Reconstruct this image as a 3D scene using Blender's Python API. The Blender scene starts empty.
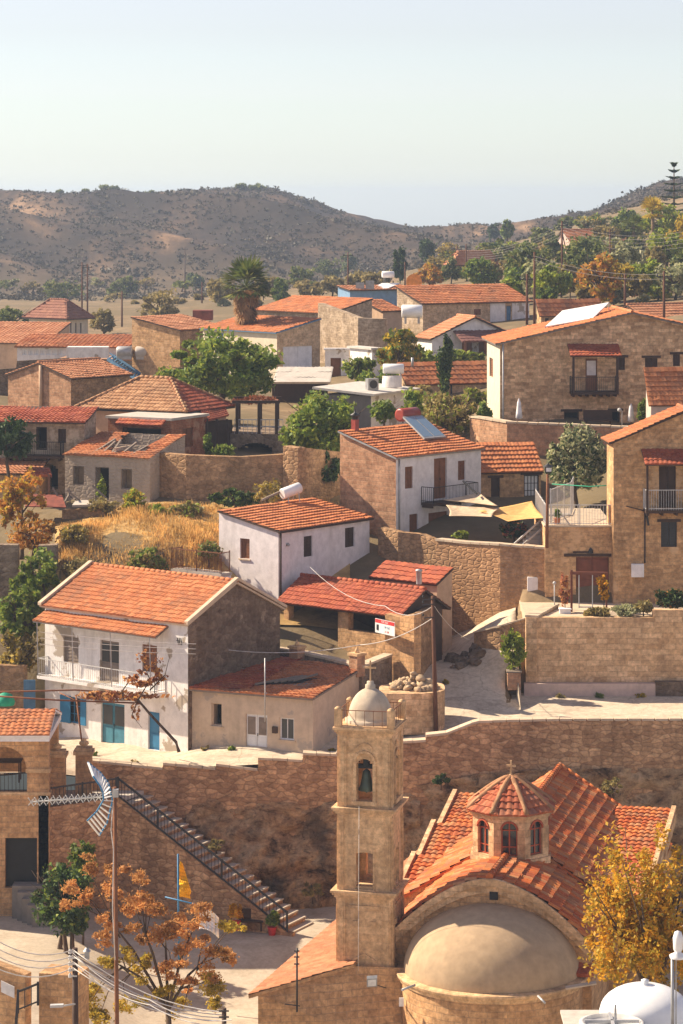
import bpy, math, random
import numpy as np
from mathutils import Vector as V, noise as mnoise
random.seed(7); RNG = np.random.default_rng(7)
F = 2844.0; YH = 200.0; CZ = 45.0
scene = bpy.context.scene
COL = scene.collection
rad = math.radians

def P(x, y, D):
    "world point seen at photo pixel (x, y) at distance D"
    return V(((x-341.5)/F*D, D, CZ-(y-YH)/F*D))
def ZY(y, D): return CZ-(y-YH)/F*D

# ------------------------------------------------------------------ materials
M = {}
class NT:
    def __init__(s, name):
        s.m = bpy.data.materials.new(name); s.m.use_nodes = True
        s.t = s.m.node_tree; s.n = s.t.nodes; s.l = s.t.links
        s.b = s.n['Principled BSDF']; s.out = s.n['Material Output']
        M[name] = s.m
    def new(s, typ, **kw):
        n = s.n.new(typ)
        for k, v in kw.items():
            if k.startswith('_'): setattr(n, k[1:], v)
            else: n.inputs[k].default_value = v
        return n
    def link(s, a, b): s.l.new(a, b)
    def ramp(s, src, stops):
        r = s.n.new('ShaderNodeValToRGB'); e = r.color_ramp.elements
        while len(e) < len(stops): e.new(0.5)
        for i, (p, c) in enumerate(stops):
            e[i].position = p
            e[i].color = (c, c, c, 1) if isinstance(c, (int, float)) else (*c, 1)
        s.link(src, r.inputs[0]); return r.outputs[0]
    def mix(s, fac, a, b, mode='MIX'):
        m = s.n.new('ShaderNodeMix'); m.data_type = 'RGBA'; m.blend_type = mode
        for sock, val in ((m.inputs[0], fac), (m.inputs[6], a), (m.inputs[7], b)):
            if hasattr(val, 'is_linked'): s.link(val, sock)
            elif isinstance(val, (int, float)): sock.default_value = val
            else: sock.default_value = (*val, 1)
        return m.outputs[2]
    def noise(s, vec, scale, detail=4, rough=.6, dist=0):
        n = s.new('ShaderNodeTexNoise', Scale=scale, Detail=detail, Roughness=rough, Distortion=dist)
        s.link(vec, n.inputs['Vector']); return n
    def uv(s): return s.new('ShaderNodeUVMap').outputs[0]
    def obj(s): return s.new('ShaderNodeTexCoord').outputs['Object']
    def pos(s): return s.new('ShaderNodeNewGeometry').outputs['Position']
    def mapping(s, vec, scale):
        m = s.new('ShaderNodeMapping'); m.inputs['Scale'].default_value = scale
        s.link(vec, m.inputs[0]); return m.outputs[0]
    def bump(s, h, strength=.5, dist=.03):
        b = s.new('ShaderNodeBump', Strength=strength, Distance=dist)
        s.link(h, b.inputs['Height']); s.link(b.outputs[0], s.b.inputs['Normal'])
    def base(s, c): s.link(c, s.b.inputs['Base Color'])
    def rough(s, r=.9, spec=.2):
        s.b.inputs['Roughness'].default_value = r
        s.b.inputs['Specular IOR Level'].default_value = spec

def stone(name, c1, c2, mortar, bw=.5, bh=.26, ms=.025, stain=.5, plaster=None, pa=.5, dark=(.10,.07,.045), rubble=False, bump=.6, wob=.10):
    c1, c2, mortar, dark = [(r*1.12, g*1.06, b*1.0) for r, g, b in (c1, c2, mortar, dark)]
    if plaster: plaster = (plaster[0]*1.1, plaster[1]*1.04, plaster[2]*.98)
    t = NT(name); t.rough(.92, .15)
    uv = t.uv(); pos = t.pos()
    nz = t.noise(pos, 1.3, 3)
    wb = t.new('ShaderNodeVectorMath', _operation='SCALE'); wb.inputs['Scale'].default_value = wob
    t.link(nz.outputs['Color'], wb.inputs[0])
    add = t.new('ShaderNodeVectorMath', _operation='ADD'); t.link(uv, add.inputs[0]); t.link(wb.outputs[0], add.inputs[1])
    if rubble:
        mp = t.mapping(add.outputs[0], (1/bw, 1/bh, 1))
        v1 = t.new('ShaderNodeTexVoronoi', Scale=1.0, Randomness=.85, _voronoi_dimensions='2D'); t.link(mp, v1.inputs['Vector'])
        v2 = t.new('ShaderNodeTexVoronoi', Scale=1.0, Randomness=.85, _voronoi_dimensions='2D', _feature='DISTANCE_TO_EDGE'); t.link(mp, v2.inputs['Vector'])
        sep = t.new('ShaderNodeSeparateColor'); t.link(v1.outputs['Color'], sep.inputs[0])
        blocks = t.mix(sep.outputs[0], c1, c2)
        edge = t.ramp(v2.outputs['Distance'], [(.0, .75), (.12, 0)])
        col = t.mix(edge, blocks, mortar); hgt = t.ramp(v2.outputs['Distance'], [(0, 0), (.2, 1)])
    else:
        b = t.new('ShaderNodeTexBrick', **{'Color1': (*c1, 1), 'Color2': (*c2, 1), 'Mortar': (*mortar, 1), 'Scale': 1.0, 'Mortar Size': ms,
              'Mortar Smooth': .4, 'Bias': 0.0, 'Brick Width': bw, 'Row Height': bh})
        b.offset = .5; b.squash = .75; b.squash_frequency = 3
        t.link(add.outputs[0], b.inputs['Vector']); col = b.outputs['Color']
        inv = t.new('ShaderNodeMath', _operation='SUBTRACT'); inv.inputs[0].default_value = 1; t.link(b.outputs['Fac'], inv.inputs[1]); hgt = inv.outputs[0]
    fine = t.noise(pos, 5, 6, .7)
    col = t.mix(.9, col, t.ramp(fine.outputs['Fac'], [(.3, .55), (.68, 1.25)]), 'MULTIPLY')
    mid = t.noise(pos, 1.6, 4, .6)
    col = t.mix(.55, col, t.ramp(mid.outputs['Fac'], [(.34, (.62, .55, .5)), (.62, (1.15, 1.1, 1.05))]), 'MULTIPLY')
    if plaster:
        pn = t.noise(pos, .8, 6, .65)
        col = t.mix(t.ramp(pn.outputs['Fac'], [(pa-.03, 0), (pa+.03, 1)]), col, plaster)
        fn = t.noise(pos, 3, 5, .7)
        col = t.mix(.5, col, t.ramp(fn.outputs['Fac'], [(.3, .75), (.65, 1.1)]), 'MULTIPLY')
    mps = t.mapping(pos, (.55, .55, .2))
    sn = t.noise(mps, 1.0, 5, .65)
    col = t.mix(t.ramp(sn.outputs['Fac'], [(.48, 0), (.7, stain)]), col, dark)
    t.base(col)
    ad = t.new('ShaderNodeMath', _operation='MULTIPLY_ADD'); t.link(fine.outputs['Fac'], ad.inputs[0]); ad.inputs[1].default_value = .8; t.link(hgt, ad.inputs[2])
    t.bump(ad.outputs[0], bump, .05)
    return t.m

def plaster(name, c, patch=None, pa=.62, stain=.25, dark=(.2, .16, .12)):
    t = NT(name); t.rough(.9, .2); pos = t.pos()
    n = t.noise(pos, 2.2, 6, .65)
    col = t.mix(1, c, t.ramp(n.outputs['Fac'], [(.3, .82), (.65, 1.06)]), 'MULTIPLY')
    if patch:
        pn = t.noise(pos, .55, 6, .62)
        col = t.mix(t.ramp(pn.outputs['Fac'], [(pa, 0), (pa+.03, 1)]), col, patch)
    st = t.noise(t.mapping(pos, (1.2, 1.2, .16)), 1.0, 5, .7)
    col = t.mix(t.ramp(st.outputs['Fac'], [(.5, 0), (.78, stain)]), col, dark)
    t.base(col); t.bump(n.outputs['Fac'], .35, .03); return t.m

def tiles(name, cols, dirt=.35, moss=(.12, .085, .06)):
    t = NT(name); t.rough(.82, .25); uv = t.uv()
    fl = t.new('ShaderNodeVectorMath', _operation='FLOOR'); t.link(uv, fl.inputs[0])
    w = t.new('ShaderNodeTexWhiteNoise', _noise_dimensions='2D'); t.link(fl.outputs[0], w.inputs['Vector'])
    cols = [(r*1.03, g*.95, b*.84) for r, g, b in cols]
    n = len(cols)
    col = t.ramp(w.outputs['Value'], [(i/(n-1) if n > 1 else 0, c) for i, c in enumerate(cols)])
    pos = t.pos()
    big = t.noise(pos, .5, 5, .65)
    col = t.mix(t.ramp(big.outputs['Fac'], [(.46, 0), (.72, dirt)]), col, moss)
    fine = t.noise(pos, 6, 4, .7)
    col = t.mix(.7, col, t.ramp(fine.outputs['Fac'], [(.3, .65), (.65, 1.15)]), 'MULTIPLY')
    t.base(col); t.bump(fine.outputs['Fac'], .3, .01); return t.m

def flat(name, c, r=.6, spec=.3, metal=0, var=.25, scale=3):
    t = NT(name); t.rough(r, spec); t.b.inputs['Metallic'].default_value = metal
    n = t.noise(t.pos(), scale, 4, .6)
    t.base(t.mix(1, c, t.ramp(n.outputs['Fac'], [(.3, 1-var), (.7, 1+var*.5)]), 'MULTIPLY')); return t.m

def leaf(name, cols, trans=.35):
    k = 1.55 if name in ('leaf_green', 'leaf_far', 'leaf_dusty', 'leaf_bright', 'leaf_olive', 'leaf_dark') else 1
    cols = [(r*k*1.08, g*k, b*k*.85) for r, g, b in cols]
    t = NT(name); t.rough(.6, .25)
    g = t.new('ShaderNodeNewGeometry')
    n = len(cols)
    col = t.ramp(g.outputs['Random Per Island'], [(i/(n-1), c) for i, c in enumerate(cols)])
    big = t.noise(g.outputs['Position'], .9, 3)
    col = t.mix(.8, col, t.ramp(big.outputs['Fac'], [(.36, .5), (.64, 1.35)]), 'MULTIPLY')
    t.base(col)
    tr = t.new('ShaderNodeBsdfTranslucent'); t.link(col, tr.inputs['Color'])
    mx = t.new('ShaderNodeMixShader'); mx.inputs[0].default_value = trans
    t.link(t.b.outputs[0], mx.inputs[1]); t.link(tr.outputs[0], mx.inputs[2]); t.link(mx.outputs[0], t.out.inputs['Surface'])
    return t.m

# ------------------------------------------------------------------ mesh builder
class MB:
    def __init__(s): s.v = []; s.f = []; s.mi = []; s.uv = {}; s.sm = set()
    def pt(s, p): s.v.append((p[0], p[1], p[2])); return len(s.v)-1
    def poly(s, pts, mi=0, uv=None, smooth=False):
        i0 = len(s.v)
        for p in pts: s.v.append((p[0], p[1], p[2]))
        k = len(s.f); s.f.append(list(range(i0, i0+len(pts)))); s.mi.append(mi)
        if uv: s.uv[k] = uv
        if smooth: s.sm.add(k)
    def face(s, idx, mi=0, uv=None, smooth=False):
        k = len(s.f); s.f.append(idx); s.mi.append(mi)
        if uv: s.uv[k] = uv
        if smooth: s.sm.add(k)
    def obox(s, p, a, b, c, mi=0):
        "box from corner p with edge vectors a, b, c"
        p, a, b, c = V(p), V(a), V(b), V(c)
        if a.cross(b).dot(c) < 0: a, b = b, a
        q = [p, p+a, p+a+b, p+b, p+c, p+a+c, p+a+b+c, p+b+c]
        i = len(s.v)
        for w in q: s.v.append(tuple(w))
        for fc in ((0,3,2,1), (4,5,6,7), (0,1,5,4), (1,2,6,5), (2,3,7,6), (3,0,4,7)):
            s.face([i+k for k in fc], mi)
    def box(s, c, sx, sy, sz, mi=0, rz=0):
        cs, sn = math.cos(rz), math.sin(rz)
        a = V((cs*sx, sn*sx, 0)); b = V((-sn*sy, cs*sy, 0)); d = V((0, 0, sz))
        s.obox(V(c)-a/2-b/2-d/2, a, b, d, mi)
    def bar(s, p, q, w, mi=0, h=None):
        "square bar between two points"
        p, q = V(p), V(q); d = (q-p)
        if d.length < 1e-5: return
        dn = d.normalized(); up = V((0,0,1)) if abs(dn.z) < .95 else V((0,1,0))
        a = dn.cross(up).normalized()*w; b = a.cross(dn).normalized()*(h or w)
        s.obox(p-a/2-b/2, d, a, b, mi)
    def tube(s, path, r, n=6, mi=0, cap=True):
        path = [V(p) for p in path]; rs = r if isinstance(r, (list, tuple)) else [r]*len(path)
        rings = []
        for k, p in enumerate(path):
            d = (path[min(k+1, len(path)-1)]-path[max(k-1, 0)]).normalized()
            up = V((0,0,1)) if abs(d.z) < .9 else V((0,1,0))
            a = d.cross(up).normalized(); b = a.cross(d).normalized()
            rings.append([s.pt(p+(a*math.cos(t)+b*math.sin(t))*rs[k]) for t in [2*math.pi*i/n for i in range(n)]])
        for k in range(len(rings)-1):
            for i in range(n):
                j = (i+1) % n
                s.face([rings[k][i], rings[k+1][i], rings[k+1][j], rings[k][j]], mi, smooth=True)
        if cap:
            s.face(rings[0][:], mi); s.face(rings[-1][::-1], mi)
    def lathe(s, c, prof, n=24, mi=0, a0=0, a1=2*math.pi, sx=1, sy=1, smooth=True, rz=0):
        "revolve (r, z) profile about vertical axis at c"
        full = abs(a1-a0-2*math.pi) < 1e-4; m = n if full else n+1
        rings = []
        for r, z in prof:
            ring = []
            for i in range(m):
                t = a0+(a1-a0)*i/n
                x, y = math.cos(t)*r*sx, math.sin(t)*r*sy
                ring.append(s.pt((c[0]+x*math.cos(rz)-y*math.sin(rz), c[1]+x*math.sin(rz)+y*math.cos(rz), c[2]+z)))
            rings.append(ring)
        for k in range(len(rings)-1):
            for i in range(n):
                j = (i+1) % m
                s.face([rings[k][i], rings[k][j], rings[k+1][j], rings[k+1][i]], mi, smooth=smooth)
    def ball(s, c, r, mi=0, n=10, sq=(1,1,1), jit=0):
        prof = [(r*math.sin(math.pi*k/n)*1.0+1e-4, -r*math.cos(math.pi*k/n)*sq[2]) for k in range(n+1)]
        i0 = len(s.v); s.lathe(c, prof, n+2, mi, sx=sq[0], sy=sq[1])
        if jit:
            for i in range(i0, len(s.v)):
                x = s.v[i]; d = mnoise.noise_vector(V(x)*(1.3/r))*r*jit; s.v[i] = (x[0]+d[0], x[1]+d[1], x[2]+d[2])
    def slab(s, pts, th, mi=0):
        "closed plate with top polygon pts"
        pts = [V(p) for p in pts]; n = (pts[1]-pts[0]).cross(pts[-1]-pts[0]).normalized()*th
        lo = [p-n for p in pts]
        s.poly(pts, mi); s.poly(lo[::-1], mi)
        for i in range(len(pts)):
            j = (i+1) % len(pts); s.poly([pts[i], lo[i], lo[j], pts[j]], mi)
    def weld(s, o, dist=.002):
        import bmesh
        b = bmesh.new(); b.from_mesh(o.data); bmesh.ops.remove_doubles(b, verts=b.verts, dist=dist); b.to_mesh(o.data); b.free(); return o
    def quads(s, arr, mi=0):
        "arr: (n,4,3) numpy leaf quads"
        i0 = len(s.v); s.v.extend(map(tuple, arr.reshape(-1, 3).tolist()))
        for k in range(len(arr)): s.f.append([i0+4*k, i0+4*k+1, i0+4*k+2, i0+4*k+3]); s.mi.append(mi)
    def build(s, name, mats, parent=None, loc=None):
        me = bpy.data.meshes.new(name)
        root = parent
        off = V((0,0,0))
        while root is not None: off += root.location; root = root.parent
        if parent is None and loc is not None: off = V(loc)
        vs = np.array(s.v, dtype=float).reshape(-1, 3)
        me.from_pydata((vs-np.array(off)).tolist(), [], s.f)
        mats = mats if isinstance(mats, (list, tuple)) else [mats]
        for m in mats: me.materials.append(M[m] if isinstance(m, str) else m)
        me.polygons.foreach_set('material_index', s.mi)
        if s.sm:
            fl = np.zeros(len(s.f), dtype=bool); fl[list(s.sm)] = True; me.polygons.foreach_set('use_smooth', fl)
        nl = len(me.loops)
        if nl < 120000:
            me.update()
            uvl = me.uv_layers.new(name='UVMap')
            buf = np.zeros((nl, 2))
            for k, pl in enumerate(me.polygons):
                st = pl.loop_start
                if k in s.uv:
                    for i, c in enumerate(s.uv[k]): buf[st+i] = c
                else:
                    n = pl.normal
                    idx = s.f[k]
                    if abs(n.z) > .8:
                        for i, vi in enumerate(idx): buf[st+i] = vs[vi][:2]
                    else:
                        h = math.hypot(n.x, n.y) or 1; tx, ty = -n.y/h, n.x/h
                        for i, vi in enumerate(idx): buf[st+i] = (vs[vi][0]*tx+vs[vi][1]*ty, vs[vi][2])
            uvl.data.foreach_set('uv', buf.ravel())
        o = bpy.data.objects.new(name, me); COL.objects.link(o)
        if parent is not None: o.parent = parent
        elif loc is not None: o.location = loc
        return o

def tag(o, label=None, cat=None, group=None, kind=None):
    if label: o['label'] = label
    if cat: o['category'] = cat
    if group: o['group'] = group
    if kind: o['kind'] = kind
    return o
def thing(name, label, cat, loc=(0,0,0), group=None):
    o = bpy.data.objects.new(name, None); o.empty_display_size = .2; COL.objects.link(o); o.location = loc
    return tag(o, label, cat, group)
def struct(name, mb, m): return tag(mb.build(name, m), kind='structure')
def copy_tree(o, parent=None):
    c = o.copy(); COL.objects.link(c)
    if parent is not None: c.parent = parent
    for ch in list(o.children): copy_tree(ch, c)
    return c

def bars(name, mat, root, segs, w):
    'one part per bar'
    for p, q in segs: mb = MB(); mb.bar(p, q, w); mb.build(name, mat, root)
# ------------------------------------------------------------------ tiled surfaces
def tile_surf(mb, fn, U, L, mi=0, col=.27, row=.36, amp=.035, step=.035, seg=4, clip=None, seed=0, sag=.02):
    "corrugated stepped tiles on the surface fn(u, v) -> point, u along the eave 0..U, v up the slope 0..L (metres)"
    nc = max(2, round(U/col)); nr = max(2, round(L/row)); cu = U/nc; rv = L/nr
    prof = {4: (0, .75, 1, .75), 2: (0, 1), 6: (0, .5, .9, 1, .9, .5)}[seg]
    eps = .02
    def pn(u, v):
        p = V(fn(u, v)); a = V(fn(min(u+eps, U), v))-V(fn(max(u-eps, 0), v)); b = V(fn(u, min(v+eps, L)))-V(fn(u, max(v-eps, 0)))
        return p, a.cross(b).normalized()
    us = [(c+k/seg)*cu for c in range(nc) for k in range(seg)]+[U]
    hs = [prof[k]*amp for c in range(nc) for k in range(seg)]+[0]
    rnd = random.Random(seed+int(U*100))
    prev_top = None
    for r in range(nr):
        lo, hi = [], []
        jit = [rnd.uniform(-.012, .012) if rnd.random() < .93 else rnd.uniform(-.07, .05) for _ in range(nc+1)]
        for k, u in enumerate(us):
            c = min(k//seg, nc-1)
            sg = sag*mnoise.noise(V((u*.6, r*rv*.6, seed*3.1)))*2
            p, n = pn(u, max(0, r*rv+jit[c])); lo.append(mb.pt(p+n*(hs[k]+step+sg+jit[c]*.8)))
            p, n = pn(u, (r+1)*rv); hi.append(mb.pt(p+n*(hs[k]+sg)))
        for k in range(len(us)-1):
            c = k//seg
            if clip and not clip((c+.5)*cu, (r+.5)*rv): continue
            uvq = [(c+.5+seed*31, r+.5)]*4
            mb.face([lo[k], lo[k+1], hi[k+1], hi[k]], mi, uvq, True)
            base = prev_top
            if base: mb.poly([mb.v[base[k]], mb.v[base[k+1]], mb.v[lo[k+1]], mb.v[lo[k]]], mi, uvq)
            else:
                p0, n0 = pn(us[k], 0); p1, n1 = pn(us[k+1], 0)
                mb.poly([p0-n0*.03, p1-n1*.03, V(mb.v[lo[k+1]]), V(mb.v[lo[k]])], mi, uvq)
        prev_top = hi
def plane_fn(p0, p1, p3):
    p0, p1, p3 = V(p0), V(p1), V(p3); a = (p1-p0); b = (p3-p0); U, L = a.length, b.length; a = a/U; b = b/L
    return (lambda u, v: p0+a*u+b*v), U, L
def tile_plane(mb, p0, p1, p3, mi=0, th=.1, smi=None, clip=None, **kw):
    fn, U, L = plane_fn(p0, p1, p3); tile_surf(mb, fn, U, L, mi, clip=clip, **kw)
    if clip is None and th:
        n = V((V(p1)-V(p0)).cross(V(p3)-V(p0))).normalized()*.012
        p2 = V(p1)+V(p3)-V(p0); mb.slab([V(p0)-n, V(p1)-n, p2-n, V(p3)-n], th, mi if smi is None else smi)
def caps(mb, p, q, r=.11, mi=0, step=.4):
    p, q = V(p), V(q); n = max(1, round((q-p).length/step))
    for k in range(n):
        a = p.lerp(q, k/n); b = p.lerp(q, (k+1.08)/n)
        mb.tube([a, b], [r*1.08, r*.9], 7, mi)

# ------------------------------------------------------------------ walls with openings
class Face:
    def __init__(s, p, q, n, z0, z1):
        s.o = V((p[0], p[1], 0)); d = V((q[0]-p[0], q[1]-p[1], 0)); s.L = d.length; s.d = d/s.L; s.n = V((n[0], n[1], 0)); s.z0, s.z1 = z0, z1; s.op = []
    def u(s, x):
        k = (x-341.5)/F; return (k*s.o.y-s.o.x)/(s.d.x-k*s.d.y)
    def px(s, x, y):
        u = s.u(x); D = s.o.y+s.d.y*u; return u, CZ-(y-YH)/F*D
    def pt(s, u, z, off=0): 
        p = s.o+s.d*u+s.n*off; return V((p.x, p.y, z))
    def rect(s, x0, y0, x1, y1):
        "wall rectangle from photo corners"
        u0, za = s.px(x0, y0); u1, zb = s.px(x1, y0); xm = (x0+x1)/2
        um, zt = s.px(xm, y0); um, zl = s.px(xm, y1)
        return u0, u1, zl, zt
    def walls(s, mb, mi=0, depth=.2, back=False):
        us = sorted({0, s.L, *[o[0] for o in s.op], *[o[1] for o in s.op]}); zs = sorted({s.z0, s.z1, *[o[2] for o in s.op], *[o[3] for o in s.op]})
        us = [u for u in us if 0 <= u <= s.L]; zs = [z for z in zs if s.z0 <= z <= s.z1]
        def hole(u, z): return any(o[0] < u < o[1] and o[2] < z < o[3] for o in s.op)
        for i in range(len(us)-1):
            for j in range(len(zs)-1):
                um, zm = (us[i]+us[i+1])/2, (zs[j]+zs[j+1])/2
                if hole(um, zm): continue
                mb.poly([s.pt(us[i], zs[j]), s.pt(us[i+1], zs[j]), s.pt(us[i+1], zs[j+1]), s.pt(us[i], zs[j+1])], mi)
                if back: mb.poly([s.pt(us[i], zs[j], -depth), s.pt(us[i], zs[j+1], -depth), s.pt(us[i+1], zs[j+1], -depth), s.pt(us[i+1], zs[j], -depth)], mi)
        for (a, b, c, d, *rest) in s.op:
            dp = rest[0] if rest else depth
            for (e, f, g, h) in ((a, c, a, d), (a, d, b, d), (b, d, b, c), (b, c, a, c)):
                eps = 1e-3
                um, zm = (e+g)/2, (f+h)/2
                du = {0: -eps}.get(0)
                if e == g: chk = hole(um+(-eps if e == a else eps), zm)
                else: chk = hole(um, zm+(eps if f == d else -eps))
                if chk: continue
                mb.poly([s.pt(e, f), s.pt(g, h), s.pt(g, h, -dp), s.pt(e, f, -dp)], mi)

def fill(face, r, root, style='shutter', mat='wood', dep=.12, lintel=None, sill=None, glass='glass_dark', name=None, handle=True, bars=(2, 3), back='dark_inside_tone'):
    "window or door part in a wall opening r=(u0,u1,z0,z1)"
    u0, u1, z0, z1 = r; f = face; w = u1-u0; h = z1-z0; n = f.n
    if style in ('shutter', 'glass', 'void', 'frame'):
        part = MB(); fw = min(.07, w*.12)
        for (a, b, c, d) in ((u0, u1, z0, z0+fw), (u0, u1, z1-fw, z1), (u0, u0+fw, z0+fw, z1-fw), (u1-fw, u1, z0+fw, z1-fw)):
            part.obox(f.pt(a, c, -dep-.04), f.d*(b-a), V((0,0,d-c)), n*.07)
        o = part.build(name or 'window', mat, root)
        g = MB(); a, b, c, d = u0+fw, u1-fw, z0+fw, z1-fw
        if style == 'shutter':
            for s0, s1 in ((a, (a+b)/2-.01), ((a+b)/2+.01, b)):
                g.obox(f.pt(s0, c, -dep-.05), f.d*(s1-s0), V((0,0,d-c)), n*.05)
                k = max(3, int((d-c)/.16))
                for i in range(k): g.obox(f.pt(s0+.04, c+(d-c)*(i+.3)/k, -dep), f.d*(s1-s0-.08), V((0,0,(d-c)/k*.45)), n*.022)
            g.build('shutter', mat, o)
        elif style == 'glass':
            g.poly([f.pt(a, c, -dep-.02), f.pt(b, c, -dep-.02), f.pt(b, d, -dep-.02), f.pt(a, d, -dep-.02)])
            g.build('pane', glass, o)
            bb = MB()
            for i in range(1, bars[0]): u = a+(b-a)*i/bars[0]; bb.obox(f.pt(u-.02, c, -dep-.015), f.d*.04, V((0,0,d-c)), n*.035)
            for i in range(1, bars[1]): z = c+(d-c)*i/bars[1]; bb.obox(f.pt(a, z-.015, -dep-.015), f.d*(b-a), V((0,0,.03)), n*.03)
            if bb.f: bb.build('glazing_bar', mat, o)
        else:
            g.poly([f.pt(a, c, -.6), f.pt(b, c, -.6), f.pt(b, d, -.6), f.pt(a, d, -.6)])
            g.build('room_tone_sheet', back, o)  # flat sheet whose colour stands for the room's light or darkness
    else:
        part = MB(); k = 2 if w > .95 else 1
        for i in range(k):
            a = u0+w*i/k+.01; b = u0+w*(i+1)/k-.01
            part.obox(f.pt(a, z0, -dep-.06), f.d*(b-a), V((0,0,h)), n*.06)
            for (c, d) in ((.06, .42), (.48, .93)):
                part.obox(f.pt(a+.07, z0+h*c, -dep), f.d*(b-a-.14), V((0,0,h*(d-c))), n*.025)
        o = part.build(name or 'door', mat, root)
        if style == 'glassdoor':
            g = MB()
            for i in range(k):
                a = u0+w*i/k+.09; b = u0+w*(i+1)/k-.09
                g.obox(f.pt(a, z0+h*.48, -dep+.027), f.d*(b-a), V((0,0,h*.45)), n*.006)
            g.build('pane', glass, o)
        if handle:
            g = MB(); g.obox(f.pt(u0+w*(.5 if k == 2 else .85)+.03, z0+h*.45, -dep+.03), f.d*.03, V((0,0,.14)), n*.05); g.build('handle', 'iron', o)
    if lintel:
        g = MB(); e = .22; g.obox(f.pt(u0-e, z1+.005, -.05), f.d*(w+2*e), V((0,0,.16)), n*.085); g.build('lintel', lintel, root)
    if sill:
        g = MB(); g.obox(f.pt(u0-.08, z0-.08, -.05), f.d*(w+.16), V((0,0,.075)), n*.12); g.build('sill', sill, root)
    return o

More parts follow.
